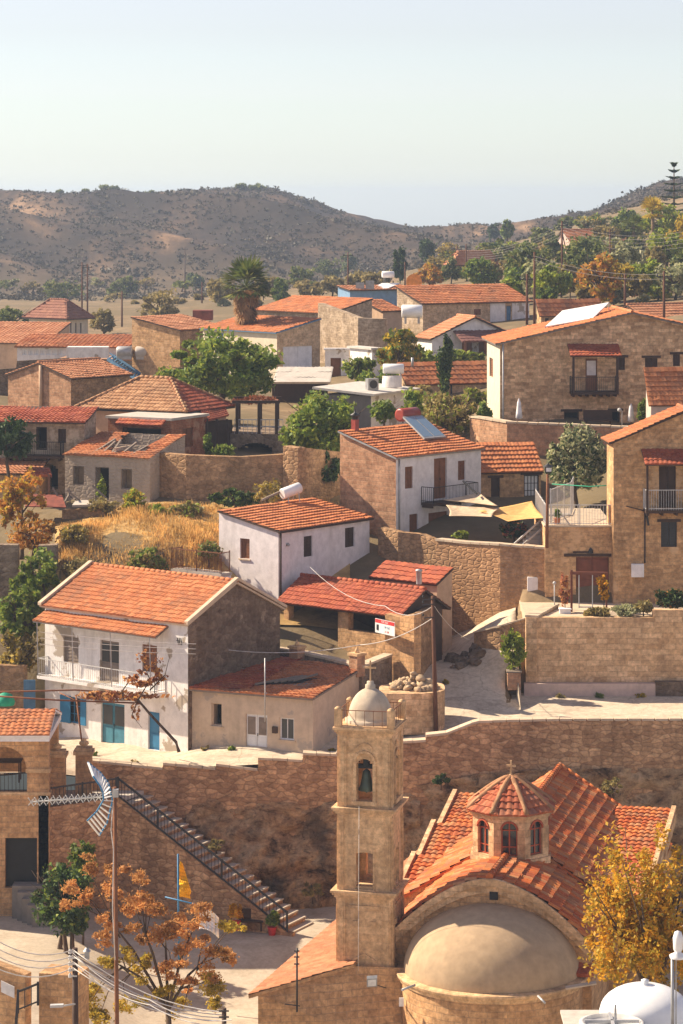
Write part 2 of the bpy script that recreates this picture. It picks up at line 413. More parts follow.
class House:
    def __init__(s, name, label, cat, x, D, a, xL, xR, yb, ye, roof, rise, wall, tile, over=.3, side=.15, wallR=None, group=None,
                 tk=None, eave=None, below=2.0, ztop=None, zbase=None):
        s.a = rad(a); s.r = V((math.cos(s.a), math.sin(s.a), 0)); s.l = V((-math.sin(s.a), math.cos(s.a), 0))
        C = V(((x-341.5)/F*D, D, 0)); s.C = C
        def solve(xx, d):
            k = (xx-341.5)/F; return (k*C.y-C.x)/(d.x-k*d.y)
        s.wL = solve(xL, s.l) if xL is not None and xL < 5000 else xL-5000
        s.wR = solve(xR, s.r) if xR < 5000 else xR-5000
        s.zb = ZY(yb, D) if zbase is None else zbase; s.ze = ZY(ye, D) if ztop is None else ztop; s.rise = rise; s.roof = roof
        s.Lp = C+s.l*s.wL; s.Rp = C+s.r*s.wR; s.Bk = s.Lp+s.r*s.wR
        z0 = s.zb-below
        s.L = Face(s.Lp, C, -s.r, z0, s.ze); s.R = Face(C, s.Rp, -s.l, z0, s.ze)
        s.BR = Face(s.Rp, s.Bk, s.r, z0, s.ze); s.BL = Face(s.Bk, s.Lp, s.l, z0, s.ze)
        s.root = thing(name, label, cat, (C.x, C.y, s.zb), group)
        s.tile2 = None; s.wall, s.wallR, s.tile, s.over, s.side, s.tk, s.eave = wall, wallR or wall, tile, over, side, tk or {}, eave
    def win(s, fc, x0, y0, x1, y1, style='shutter', mat='wood', **kw):
        f = getattr(s, fc); r = f.rect(x0, y0, x1, y1); f.op.append((*r, .75 if style == 'void' else .2))
        return fill(f, r, s.root, style, mat, **kw)
    def finish(s, roof_parts=True):
        mb = MB(); R = s.rise; up = V((0,0,1))
        for f, mi in ((s.L, 0), (s.R, 1), (s.BR, 1), (s.BL, 1)): f.walls(mb, mi)
        def at(p, z): return V((p.x, p.y, z))
        ze = s.ze; rf = MB(); o = s.over; sd = s.side
        def tri(p, q, rp, mi): # gable wall
            mb.poly([at(p, ze), at(q, ze), rp], mi)
        kw = dict(s.tk)
        def slope(E0, E1, inward, span, rise, **k2):
            d = (E1-E0).normalized(); sl = rise/span
            p0 = at(E0-d*sd-inward*o, ze-sl*o+.04); p1 = at(E1+d*sd-inward*o, ze-sl*o+.04); p3 = at(E0-d*sd+inward*span, ze+rise+.04)
            tile_plane(rf, p0, p1, p3, 0, smi=1, seed=random.randint(0, 99), **kw)
            return p3, at(E1+d*sd+inward*span, ze+rise+.04), p0, p1
        if s.roof == 'gableL':
            tri(s.C, s.Rp, at(s.C+s.r*s.wR/2, ze+R), 1); tri(s.Bk, s.Lp, at(s.Lp+s.r*s.wR/2, ze+R), 1)
            a, b, _, _ = slope(s.Lp, s.C, s.r, s.wR/2, R); slope(s.Rp, s.Bk, -s.r, s.wR/2, R); caps(rf, a+up*.03, b+up*.03)
        elif s.roof == 'gableR':
            tri(s.Lp, s.C, at(s.C+s.l*s.wL/2, ze+R), 0); tri(s.Rp, s.Bk, at(s.Rp+s.l*s.wL/2, ze+R), 1)
            a, b, _, _ = slope(s.C, s.Rp, s.l, s.wL/2, R); slope(s.Bk, s.Lp, -s.l, s.wL/2, R); caps(rf, a+up*.03, b+up*.03)
        elif s.roof == 'monoL':
            mb.poly([at(s.C, ze), at(s.Rp, ze), at(s.Rp, ze+R)], 1); mb.poly([at(s.Bk, ze), at(s.Lp, ze), at(s.Bk, ze+R)], 1)
            mb.poly([at(s.Rp, ze), at(s.Bk, ze), at(s.Bk, ze+R), at(s.Rp, ze+R)], 1); slope(s.Lp, s.C, s.r, s.wR, R)
        elif s.roof == 'monoR':
            mb.poly([at(s.Lp, ze), at(s.C, ze), at(s.Lp, ze+R)], 0); mb.poly([at(s.Rp, ze), at(s.Bk, ze), at(s.Bk, ze+R)], 1)
            mb.poly([at(s.Bk, ze), at(s.Lp, ze), at(s.Lp, ze+R), at(s.Bk, ze+R)], 1); slope(s.C, s.Rp, s.l, s.wL, R)
        elif s.roof == 'hip':
            Lo, Co, Ro, Bo = s.Lp+(s.l-s.r)*o, s.C-(s.l+s.r)*o, s.Rp+(s.r-s.l)*o, s.Bk+(s.l+s.r)*o
            h = min(s.wL, s.wR)/2+o; sl = R/h; zz = ze-.02
            for E0, E1, inn in ((Lo, Co, s.r), (Co, Ro, s.l), (Ro, Bo, -s.r), (Bo, Lo, -s.l)):
                W = (E1-E0).length; sc = math.sqrt(1+sl*sl)
                p0, p1, p3 = at(E0, zz), at(E1, zz), at(E0+inn*h, zz+R)
                tile_plane(rf, p0, p1, p3, 2 if (s.tile2 and E0 == Co) else 0, clip=lambda u, v, W=W, sc=sc: u > v/sc-.12 and u < W-v/sc+.12, seed=random.randint(0, 99), **kw)
                d = (E1-E0).normalized(); a = p0+(d+inn)*h; a.z = zz+R; b = p1+(inn-d)*h; b.z = zz+R
                caps(rf, p0+up*.04, a+up*.06); 
                if (b-a).length > .3 and (b-a).dot(d) > 0: caps(rf, a+up*.06, b+up*.06)
                rf.poly([p0-up*.02, p1-up*.02, b-up*.02, a-up*.02] if (b-a).length > .05 else [p0-up*.02, p1-up*.02, a-up*.02], 1)
            rf.slab([at(Lo, zz-.03), at(Co, zz-.03), at(Ro, zz-.03), at(Bo, zz-.03)], .12, 1)
        elif s.roof == 'flat':
            Lo, Co, Ro, Bo = s.Lp+(s.l-s.r)*o, s.C-(s.l+s.r)*o, s.Rp+(s.r-s.l)*o, s.Bk+(s.l+s.r)*o
            rf.slab([at(Lo, ze+.18+R), at(Co, ze+.18), at(Ro, ze+.18), at(Bo, ze+.18+R)], .16, 0)
        s.wallobj = mb.build('wall', [s.wall, s.wallR], s.root)
        if rf.f: s.roofobj = rf.build('roof', [s.tile, s.eave or 'wood_dark']+([s.tile2] if s.tile2 else []), s.root)
        return s

def balcony(root, f, u0, u1, z, dep=1.1, rail=.95, mat='iron', slabmat='concrete', n=None, posts=None, th=.16, solid=None, brackets=0):
    mb = MB(); mb.obox(f.pt(u0, z-th, .002), f.d*(u1-u0), V((0,0,th)), f.n*dep); b = mb.build('balcony', slabmat, root)
    rl = MB(); n = n or max(4, int((u1-u0)/.14))
    def run(p, q, k):
        for zz in (rail, .1): rl.bar(p+V((0,0,zz)), q+V((0,0,zz)), .04)
        for i in range(k+1): c = p.lerp(q, i/k); rl.bar(c, c+V((0,0,rail)), .018 if 0 < i < k else .045)
    a = f.pt(u0+.03, z, .02); bq = f.pt(u0+.03, z, dep-.04); c = f.pt(u1-.03, z, dep-.04); d = f.pt(u1-.03, z, .02)
    run(a, bq, 6); run(bq, c, n); run(c, d, 6)
    rl.build('railing', mat, b)
    if brackets:
        k = MB()
        for i in range(brackets):
            u = u0+.15+(u1-u0-.3)*i/(brackets-1)
            k.obox(f.pt(u-.06, z-th-.16, .004), f.d*.12, V((0,0,.158)), f.n*(dep*.8))
        k.build('bracket', 'wood_dark', b)
    return b

def railing(name, label, pts, h=.95, mat='iron', gap=.13, w=.018, top=.045, cat='railing', post=1.6, group=None):
    pts = [V(p) for p in pts]; root = thing(name, label, cat, pts[0], group); mb = MB(); pb = MB()
    for p, q in zip(pts, pts[1:]):
        L = (q-p).length; n = max(2, int(L/gap)); up = V((0,0,1))
        mb.bar(p+up*h, q+up*h, top); mb.bar(p+up*.1, q+up*.1, top*.7)
        for i in range(n+1): c = p.lerp(q, i/n); mb.bar(c+up*.02, c+up*h, w)
        k = max(1, round(L/post))
        for i in range(0 if p == pts[0] else 1, k+1): c = p.lerp(q, i/k); pb = MB(); pb.bar(c-up*.05, c+up*(h+.08), top*1.25); pb.build('post', mat, root)
    mb.build('rail', mat, root); return root

def wall_run(name, label, pts, zbot, mat, th=.5, cop=None, cat='wall', group=None, kind=None, coph=.12):
    "stone wall along pts (x, ytop, D) with optional coping"
    Q = [P(*p) for p in pts]; root = thing(name, label, cat, (Q[0].x, Q[0].y, zbot if not callable(zbot) else zbot(Q[0])), group)
    mb = MB(); cp = MB()
    for p, q in zip(Q, Q[1:]):
        d = V((q.x-p.x, q.y-p.y, 0))
        if d.length < .02: continue
        n = V((d.y, -d.x, 0)).normalized()*th
        zp = zbot(p) if callable(zbot) else zbot; zq = zbot(q) if callable(zbot) else zbot
        a, b, c, e = V((p.x, p.y, zp)), V((q.x, q.y, zq)), q, p
        k = max(1, int(d.length/1.2))
        A = [a, b, c, e]; B = [w-n for w in A]
        mb.poly([A[0], A[1], A[2], A[3]]); mb.poly([B[1], B[0], B[3], B[2]]); mb.poly([A[3], A[2], B[2], B[3]])
        mb.poly([A[0], A[3], B[3], B[0]]); mb.poly([A[1], B[1], B[2], A[2]])
        if cop:
            g = n.normalized()*.07
            m = max(1, round((c-e).length/.7))
            for i in range(m):
                s0 = e.lerp(c, i/m); s1 = e.lerp(c, (i+1)/m-.012); dz = random.uniform(0, .025)
                cp.obox(s0+g+V((0,0,.003+dz)), s1-s0, -n-2*g, V((0,0,coph)))
    mb.build('wall', mat, root)
    if cop: cp.build('coping', cop, root)
    return root

# ------------------------------------------------------------------ vegetation
def leaves(c, rx, ry, rz, n, ls, clumps=40, spread=.26, seed=0, flatb=.75, up=.0, asp=1.7, hollow=.55, droop=0):
    g = np.random.default_rng(seed)
    d = g.normal(size=(clumps, 3)); d /= np.linalg.norm(d, axis=1)[:, None]
    rr = hollow+(1-hollow)*g.random(clumps)
    cc = d*rr[:, None]*(1-spread*.7); cc[:, 2] = np.where(cc[:, 2] < 0, cc[:, 2]*flatb, cc[:, 2])
    cr = spread*(.4+1.15*g.random(clumps)**1.5)
    ci = g.integers(0, clumps, n)
    e = g.normal(size=(n, 3)); e /= np.linalg.norm(e, axis=1)[:, None]
    p = cc[ci]+e*(cr[ci]*g.random(n)**.45)[:, None]
    p = p*np.array([rx, ry, rz])+np.array(c)
    a = g.normal(size=(n, 3)); a[:, 2] -= droop; a /= np.linalg.norm(a, axis=1)[:, None]
    b = g.normal(size=(n, 3)); b[:, 2] += up; b -= a*(a*b).sum(1)[:, None]; b /= np.linalg.norm(b, axis=1)[:, None]
    s = ls*(.55+.8*g.random(n)); a = a*(s*asp/2)[:, None]; b = b*(s/2)[:, None]
    return np.stack([p-a, p-b*.9+a*.1, p+a, p+b*.9+a*.1], axis=1)

def limb_tree(mb, base, top, r, seed, rx, ry, rz, c, n=6):
    g = random.Random(seed); base = V(base); top = V(top)
    mid = base.lerp(top, .5)+V((g.uniform(-.1, .1)*rx, g.uniform(-.1, .1)*rx, 0))
    mb.tube([base-V((0,0,.2)), base+V((0,0,.15)), mid, top], [r*1.35, r, r*.8, r*.55], 8)
    for k in range(n):
        t = 2*math.pi*(k+g.random()*.6)/n; s = mid.lerp(top, g.uniform(.2, 1))
        e = V((c[0]+math.cos(t)*rx*.72, c[1]+math.sin(t)*ry*.72, c[2]+g.uniform(-.3, .6)*rz))
        m = s.lerp(e, .5)+V((0, 0, .12*rz))
        mb.tube([s, m, e], [r*.5, r*.34, r*.12], 5)
        for q in range(2):
            e2 = e+V((g.uniform(-.4, .4)*rx, g.uniform(-.4, .4)*ry, g.uniform(0, .4)*rz)); mb.tube([m, e2], [r*.22, r*.06], 4)

def far_D(x, yb, D0):
    'distance near D0 at which the ground is seen at photo row yb'
    ds = np.arange(max(225, D0*.72), D0*1.45, 4.0); ys = np.array([YH+(CZ-grid_z(x, d))/d*F for d in ds]); return float(ds[np.argmin(np.abs(ys-yb)+np.abs(ds-D0)*.02)])
def tree(name, label, x0, y0, x1, y1, D, mat, n=2500, ls=.28, zg=None, yg=None, trunk='bark', clumps=45, spread=.26, cat='tree', seed=None, depth=1.0,
         group=None, tr=None, mats2=None, stems=1, **kw):
    "tree or shrub whose crown fills the photo box x0..x1, y0..y1 at distance D"
    seed = seed if seed is not None else int(x0*13+y0*7) % 9973
    s = D/F; c = P((x0+x1)/2, (y0+y1)/2, D); rx = (x1-x0)/2*s; rz = (y1-y0)/2*s; ry = rx*depth
    if yg is not None: zg = ZY(yg, D)
    if zg is None: zg = ground_z(c.x, c.y)
    root = thing(name, label, cat, (c.x, c.y, zg), group)
    q = leaves(c, rx, ry, rz, n, ls, clumps, spread, seed, **kw)
    mb = MB()
    if mats2: 
        k = int(len(q)*mats2[1]); mb.quads(q[k:], 0); mb.quads(q[:k], 1); cm = [mat, mats2[0]]
    else: mb.quads(q, 0); cm = [mat]
    mb.build('foliage' if cat != 'tree' else 'crown', cm, root)
    tb = MB(); r = tr or max(.03, min(.22, rx*.07))
    for k in range(stems):
        j = V((random.uniform(-.3, .3)*rx*(stems > 1), random.uniform(-.3, .3)*ry*(stems > 1), 0))
        limb_tree(tb, (c.x+j.x, c.y+j.y, zg), (c.x+j.x*.6, c.y+j.y*.6, max(zg+.2, c.z-rz*.1)), r, seed+k, rx, ry, rz, c, 6 if rx > .8 else 4)
    tb.build('trunk' if cat == 'tree' else 'stem', trunk, root)
    return root
HAZE = True
# ------------------------------------------------------------------ material library
stone('ashlar', (.60,.39,.21), (.47,.29,.15), (.44,.30,.18), .62, .27, .02, .35)
stone('ashlar_pale', (.74,.54,.34), (.52,.35,.20), (.50,.36,.22), .75, .30, .012, .35)
stone('tower_stone', (.66,.48,.29), (.57,.40,.23), (.52,.38,.24), .7, .32, .008, .5, dark=(.13,.095,.07), bump=.35)
stone('retaining', (.62,.42,.25), (.34,.21,.12), (.28,.18,.105), .52, .23, .025, .5, dark=(.10,.06,.04), rubble=True, wob=.22)
stone('house_stone', (.80,.58,.36), (.42,.27,.15), (.56,.40,.25), .5, .22, .02, .3, wob=.22)
stone('rubble', (.47,.31,.18), (.30,.195,.11), (.30,.21,.13), .42, .27, .03, .45, rubble=True)
stone('stone_cream', (.70,.54,.36), (.50,.36,.22), (.60,.47,.32), .46, .19, .02, .35, wob=.3)
stone('stone_grey', (.50,.42,.32), (.33,.265,.19), (.42,.35,.265), .44, .2, .025, .45, wob=.3, plaster=(.52,.43,.33), pa=.58)
stone('stone_ochre', (.66,.43,.23), (.45,.28,.14), (.52,.36,.21), .48, .21, .02, .4, wob=.25, plaster=(.60,.41,.24), pa=.62)
stone('rubble_grey', (.33,.27,.21), (.20,.155,.115), (.22,.175,.135), .42, .27, .03, .5, rubble=True)
stone('rubble_dark', (.23,.18,.135), (.13,.095,.07), (.19,.15,.115), .40, .24, .03, .5, rubble=True, plaster=(.34,.28,.21), pa=.66)
stone('red_stone', (.50,.31,.20), (.36,.21,.13), (.40,.28,.19), .52, .25, .02, .3)
stone('brick_red', (.42,.17,.09), (.33,.12,.065), (.36,.24,.16), .3, .11, .012, .3, plaster=(.42,.25,.16), pa=.58)
stone('gate_wall', (.48,.30,.17), (.38,.23,.125), (.40,.26,.15), .45, .22, .03, .5, rubble=True, dark=(.17,.11,.07))
stone('tan_plaster_stone', (.66,.44,.245), (.43,.28,.15), (.52,.36,.21), .5, .22, .02, .3, wob=.2, plaster=(.60,.40,.23), pa=.60)
stone('ruin_wall', (.40,.31,.23), (.30,.22,.155), (.33,.26,.19), .42, .22, .03, .4, rubble=True, plaster=(.46,.38,.30), pa=.27, dark=(.22,.17,.13))
plaster('white_wall', (.80,.78,.77)); plaster('white_old', (.80,.765,.73), (.40,.335,.265), .58, .35)
plaster('pink_white', (.80,.745,.735)); plaster('beige_wall', (.60,.475,.345), (.42,.35,.285), .60, .3); plaster('tan_wall', (.52,.36,.24), None, .6, .3)
plaster('cream', (.66,.57,.42)); plaster('apse_plaster', (.46,.33,.205), None, .6, .25); plaster('dome_plaster', (.54,.44,.33), None, .6, .45); plaster('blue_wall', (.22,.36,.52))
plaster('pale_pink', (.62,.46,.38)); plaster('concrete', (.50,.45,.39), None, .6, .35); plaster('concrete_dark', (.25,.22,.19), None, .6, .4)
plaster('step_stone', (.50,.42,.33), None, .6, .3); plaster('coping', (.58,.46,.33), None, .6, .4); plaster('roof_flat', (.55,.51,.46), None, .6, .35)
tiles('tile_orange', [(.50,.185,.075), (.60,.25,.11), (.45,.15,.06), (.55,.22,.10), (.38,.13,.06)], .35)
tiles('tile_clay', [(.47,.175,.075), (.55,.235,.11), (.40,.135,.055), (.50,.205,.09), (.44,.16,.065), (.34,.15,.08)], .5)
tiles('tile_red', [(.37,.095,.05), (.29,.07,.04), (.43,.13,.065), (.33,.085,.05)], .3)
tiles('tile_church', [(.56,.165,.045), (.47,.11,.03), (.62,.23,.07), (.40,.085,.025), (.56,.28,.13), (.30,.10,.05)], .45)
tiles('tile_old', [(.40,.23,.13), (.32,.17,.09), (.48,.29,.17), (.28,.135,.07)], .35)
tiles('tile_brown', [(.27,.12,.085), (.22,.095,.07), (.31,.15,.10)], .2)
tiles('tile_worn', [(.42,.12,.06), (.33,.085,.045), (.50,.18,.09), (.36,.15,.10)], .35)
tiles('tile_far', [(.50,.24,.13), (.44,.19,.10), (.55,.29,.17)], .2)
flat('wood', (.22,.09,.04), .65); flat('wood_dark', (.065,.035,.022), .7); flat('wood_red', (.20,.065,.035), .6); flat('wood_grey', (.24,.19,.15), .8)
flat('blue_paint', (.035,.19,.36), .5, .4, 0, .15); flat('teal_paint', (.06,.22,.30), .5, .4); flat('white_paint', (.75,.75,.74), .5, .4, 0, .1)
flat('iron', (.03,.028,.028), .5, .4); flat('grey_metal', (.35,.35,.35), .45, .5, .4); flat('frame_red', (.40,.085,.035), .6); flat('rust', (.21,.09,.045), .85, .2); flat('pole_wood', (.13,.062,.038), .85, .15)
flat('galv', (.45,.45,.45), .45, .5, .3); flat('pale_metal', (.55,.54,.52), .5, .4); flat('lit_room', (.42,.30,.19), .9, .1); flat('dark_inside_tone', (.018,.015,.013), .9, .1)  # flat room backs: sunlit glow and darkness put into the colour
flat('bronze', (.08,.10,.07), .5, .5, .5); flat('red_enamel', (.33,.05,.03), .4, .5); flat('sail_beige', (.56,.43,.29), .85, .1); flat('sail_yellow', (.66,.40,.15), .85, .1)
flat('yellow_cloth', (.85,.43,.02), .8, .1); flat('white_cloth', (.8,.78,.76), .8, .1); flat('blue_pole', (.05,.20,.38), .5); flat('red_sign', (.62,.05,.05), .5)
flat('terracotta', (.45,.17,.08), .8); flat('orange_round', (.85,.30,.05), .7); flat('white_tank', (.82,.82,.81), .35, .5, 0, .06); flat('wire', (.30,.27,.25), .6)
flat('pale_wire', (.62,.58,.54), .6); flat('black', (.015,.015,.016), .5); flat('green_rope', (.02,.35,.2), .6); flat('blue_metal', (.10,.22,.36), .6); flat('tarp_white', (.78,.77,.75), .5)
flat('rockpile', (.52,.38,.24), .9, .1, 0, .4, 2); flat('brown_sheet', (.22,.10,.08), .7); flat('rust_sheet', (.25,.075,.05), .8, .2, 0, .5, 1.5)
_t = NT('glass_dark'); _t.b.inputs['Base Color'].default_value = (.03,.035,.04,1); _t.rough(.08, .6)
_t = NT('solar'); _t.b.inputs['Base Color'].default_value = (.10,.17,.24,1); _t.rough(.06, 1.0)
_t = NT('bark'); _t.rough(.95, .1); _n = _t.noise(_t.mapping(_t.pos(), (8, 8, 1.5)), 1, 5); _t.base(_t.ramp(_n.outputs['Fac'], [(.3, (.05,.035,.025)), (.7, (.16,.11,.075))])); _t.bump(_n.outputs['Fac'], .6)
_t = NT('palm_bark'); _t.rough(.95, .1); _n = _t.noise(_t.mapping(_t.pos(), (3, 3, 9)), 1, 4); _t.base(_t.ramp(_n.outputs['Fac'], [(.3, (.12,.085,.055)), (.7, (.27,.19,.12))])); _t.bump(_n.outputs['Fac'], .6)
leaf('leaf_green', [(.045,.09,.02), (.095,.15,.03), (.18,.22,.045), (.06,.11,.022)], .4)
leaf('leaf_bright', [(.13,.19,.025), (.22,.27,.04), (.07,.125,.02), (.28,.30,.05)])
leaf('leaf_dark', [(.018,.04,.014), (.035,.065,.02), (.05,.08,.028)], .2)
leaf('leaf_olive', [(.18,.20,.11), (.27,.285,.17), (.11,.135,.075), (.36,.36,.25)], .35)
leaf('leaf_far', [(.065,.095,.03), (.11,.14,.045), (.16,.17,.06)], .35)
leaf('leaf_dusty', [(.17,.15,.065), (.24,.20,.085), (.12,.115,.05)], .35)
leaf('leaf_yellow', [(.62,.33,.02), (.70,.42,.04), (.50,.27,.02), (.40,.30,.04)], .45)
leaf('leaf_gold', [(.50,.36,.04), (.36,.30,.04), (.58,.42,.06), (.22,.22,.04)], .45)
leaf('leaf_rust', [(.52,.26,.09), (.62,.36,.14), (.42,.19,.065), (.56,.32,.13)], .45)
leaf('leaf_autumn', [(.52,.24,.05), (.45,.20,.04), (.56,.32,.07), (.30,.22,.05)], .4)
leaf('leaf_vine', [(.21,.065,.035), (.28,.11,.05), (.14,.05,.03)], .3)
leaf('leaf_pink', [(.45,.12,.13), (.35,.16,.08), (.5,.25,.15)], .3)
leaf('grass_dry', [(.62,.39,.14), (.70,.48,.21), (.48,.31,.12), (.54,.38,.15)], .5)
leaf('scrub', [(.075,.066,.042), (.10,.085,.05), (.055,.052,.034)], .1)
leaf('palm_leaf', [(.07,.11,.025), (.12,.16,.04), (.16,.18,.05)], .3)
leaf('palm_dead', [(.34,.20,.10), (.40,.26,.13), (.24,.14,.07)], .35)

# ------------------------------------------------------------------ terrain heights
_CP = [ # (photo x, distance, height) of places where the ground is known
(-300,146,15.9),(40,147,15.8),(190,146.5,15.9),(60,158,15.7),(0,150,15.7),(110,154,15.7),(160,152,15.7),(30,156.5,16.2),(340,146.5,16.2),(440,147,16.8),(560,146,17.2),(683,146,17.3),(950,146,17.5),(-300,156,17),
(0,154,16.1),(60,152,15.7),(130,150,15.7),(188,149,15.9),(350,151,16.8),(440,152,17.3),(520,154,17.8),(683,155.3,17.9),(900,155,18),
(400,157,19.2),(440,157,18.9),(445,162,19.1),(455,158,19.2),(480,159,20.0),(500,160.3,21.2),(560,160,22.0),(683,160,22.0),(900,160,22.2),(560,157.5,21.9),(683,157.5,21.9),
(300,157,19.8),(340,159,19.8),(280,163,21.5),(330,165,22),(220,160,20),(188,160,19.5),
(10,162,19.5),(20,167,22.6),(40,172,25.6),(-200,170,26),(60,163,24.0),(100,164.5,24.6),(150,164,24.6),(200,166,25.0),(100,170,25.8),(200,171,25.8),
(130,176,26.2),(250,172,25.6),(200,178,27.0),(280,178,27.5),(150,187,28.3),(20,185,26.8),(70,182,26.5),
(400,171,24.4),(480,170,24.6),(520,176,25.4),(440,168,24.2),(500,166.5,24.1),(400,167,23.4),(560,180,26.4),(580,172,26),(540,172,25),
(500,188,30.1),(683,188,30.1),(560,186,30),(900,188,30.5),(683,175,27),(640,172,26.5),(480,184,28),(420,185,28),
(370,200,28.3),(440,205,29.3),(300,198,28),(250,200,29),(70,203,29.8),(330,186,27.3),(420,192,28.3),(-200,203,30),
(450,247,31.3),(300,240,30.3),(150,258,28.5),(20,258,28.5),(80,236,29.0),(50,345,27.2),(-20,345,27.2),(450,271,32.8),(600,230,32.3),(683,230,33),(900,230,34),(-200,258,29),
(600,300,34.6),(683,300,35.2),(600,345,35.6),(683,345,37),(600,390,36.6),(683,390,39),(500,345,34),(500,390,34.6),(600,450,38),(683,450,41.0),(683,520,43.5),(600,520,39.5),(500,520,35.6),(900,400,44),
(20,360,28),(150,380,28.5),(300,380,29),(400,350,31.5),(-200,400,28),
(0,560,24.5),(200,560,25.5),(300,560,27),(400,600,27.5),(500,600,35.0),(600,620,41.5),(683,640,46.5),(900,640,54),(-300,600,25),
(0,760,22),(200,760,22.5),(400,760,26),(500,760,30),(600,760,38),(683,760,45)]
def _co(x, D): return np.stack([np.asarray(x, float)/170.0, np.log(np.asarray(D, float))*9.0], -1)
_c = np.array(_CP, float); _pc = _co(_c[:, 0], _c[:, 1]); _N = len(_pc)
_K = np.linalg.norm(_pc[:, None]-_pc[None], axis=2); _A = np.zeros((_N+3, _N+3)); _A[:_N, :_N] = _K; _A[:_N, _N] = 1; _A[:_N, _N+1:] = _pc; _A[_N:, :_N] = _A[:_N, _N:].T
_W = np.linalg.solve(_A, np.concatenate([_c[:, 2], [0, 0, 0]]))
_CREST = np.array([(-500,205),(-200,199),(0,197),(60,196),(110,195),(160,193),(200,191),(240,188),(265,188),(285,192),(300,198),(350,213),(400,224),(440,232),(480,237),(520,234),(560,223),(600,209),(630,196),(660,187),(700,182),(900,176),(1200,190)], float)
def hill_z(x, D):
    x = np.asarray(x, float); D = np.asarray(D, float)
    dc = np.interp(x, [-500, 300, 420, 480, 700, 1200], [1000, 1000, 1150, 1150, 980, 980])
    zc = CZ-(np.interp(x, _CREST[:, 0], _CREST[:, 1])-YH)/F*dc
    return dc, zc
def upper_z(x, D):
    x = np.asarray(x, float); D = np.asarray(D, float)
    q = _co(np.clip(x, -400, 1000), np.minimum(D, 760)); sh = q.shape[:-1]; q = q.reshape(-1, 2)
    out = np.zeros(len(q))
    for i in range(0, len(q), 4000):
        k = np.linalg.norm(q[i:i+4000, None]-_pc[None], axis=2); out[i:i+4000] = k@_W[:_N]+_W[_N]+q[i:i+4000]@_W[_N+1:]
    out = out.reshape(sh)
    dc, zc = hill_z(x, D); t = np.clip((D-700)/(dc-700), 0, 1); s = t*t*(3-2*t)*.55+t*.45
    z = out*(1-s)+zc*s
    z = np.where((x > 508) & (x <= 521) & (D < 156.2), np.minimum(z, 17.15+(D-146)*.07), z)
    z = np.where((x > 521) & (D < 156.9), np.minimum(z, 17.1+(D-146)*.07), z)
    z = np.where((x > 521) & (D >= 156.9) & (D < 162.7), np.minimum(z, 21.85), z)
    zr = np.interp(x, [430, 445, 470, 500, 525, 546], [19.0, 19.3, 20.0, 21.2, 21.7, 21.9]); wd = np.interp(x, [436, 462, 500, 545], [166.5, 165.3, 163.6, 162.6])
    z = np.where((x > 434) & (x <= 521) & (D < wd+1.6) & (D > 157.5), np.minimum(z, zr), z)
    return np.where(D > dc, zc-(D-dc)*.06, z)
def court_z(X, Y):
    X = np.asarray(X, float); Y = np.asarray(Y, float)
    z = 7.7+1.9*np.clip((-9-X)/4, 0, 1)
    z = z+1.25*np.clip((Y-132)/6, 0, 1)*np.clip((X+12)/3, 0, 1)
    z = np.where(Y < 112, 7.7-(112-Y)*.12, z); return np.where(Y < 85, np.maximum(7.7-27*.12, 4.5), z)
WALL_D = 145.4
def ground_z(X, Y):
    if Y < WALL_D: return float(court_z(X, Y))
    x = 341.5+X/Y*F
    if Y > 165 and GG: return grid_z(x, Y)
    return float(upper_z(np.array([x]), np.array([Y]))[0])

GG = {}
def grid_z(x, D):
    xs, ds, Z = GG['xs'], GG['ds'], GG['Z']; j = min(len(xs)-2, max(0, int(np.searchsorted(xs, x))-1)); i = min(len(ds)-2, max(0, int(np.searchsorted(ds, D))-1))
    a = (x-xs[j])/(xs[j+1]-xs[j]); b = (D-ds[i])/(ds[i+1]-ds[i]); return float((Z[i, j]*(1-a)+Z[i, j+1]*a)*(1-b)+(Z[i+1, j]*(1-a)+Z[i+1, j+1]*a)*b)
def ground_grid():
    xs = np.concatenate([np.linspace(-900, -60, 22), np.linspace(-50, 733, 150), np.linspace(745, 1600, 22)])
    ds = np.concatenate([np.arange(146.0, 215, .8), np.geomspace(216, 700, 70), np.linspace(708, 1180, 130), np.geomspace(1200, 4000, 14)])
    Xg, Dg = np.meshgrid(xs, ds); Z = upper_z(Xg, Dg)
    nx, nd = len(xs), len(ds); Xw = (Xg-341.5)/F*Dg
    for i in range(nd):
        for j in range(nx):
            D = Dg[i, j]; X = Xw[i, j]
            if D > 640:
                dc = 1000; t = min(1, max(0, (D-690)/300)); a = math.sin(math.pi*min(1, t*1.0))
                w = mnoise.noise(V((X*.004, D*.004, 5)))
                rdg = 1-abs(mnoise.noise(V((X*.011+w*1.2+D*.006, D*.0015, 1.7))))*2
                r2 = 1-abs(mnoise.noise(V((X*.03+D*.012, D*.006, 8.2))))*2
                Z[i, j] += a*(rdg*7.5+r2*3.4)*(1-.7*min(1, max(0, (Xg[i, j]-480)/120)))+min(1, max(0, (D-640)/60))*mnoise.fractal(V((X*.03, D*.03, 3)), 1, 2, 4)*1.0
            else:
                k = min(1, max(.0, (D-150)/60)); Z[i, j] += mnoise.fractal(V((X*.12, D*.12, 1)), 1, 2, 3)*(.05+.35*k)
    GG['xs'], GG['ds'], GG['Z'] = xs, ds, Z
    mb = MB(); mb.v = list(zip(Xw.ravel().tolist(), Dg.ravel().tolist(), Z.ravel().tolist()))
    for i in range(nd-1):
        for j in range(nx-1): mb.face([i*nx+j, i*nx+j+1, (i+1)*nx+j+1, (i+1)*nx+j], 0, None, True)
    return mb
t = NT('ground_soil'); t.rough(.95, .1); pos = t.pos()
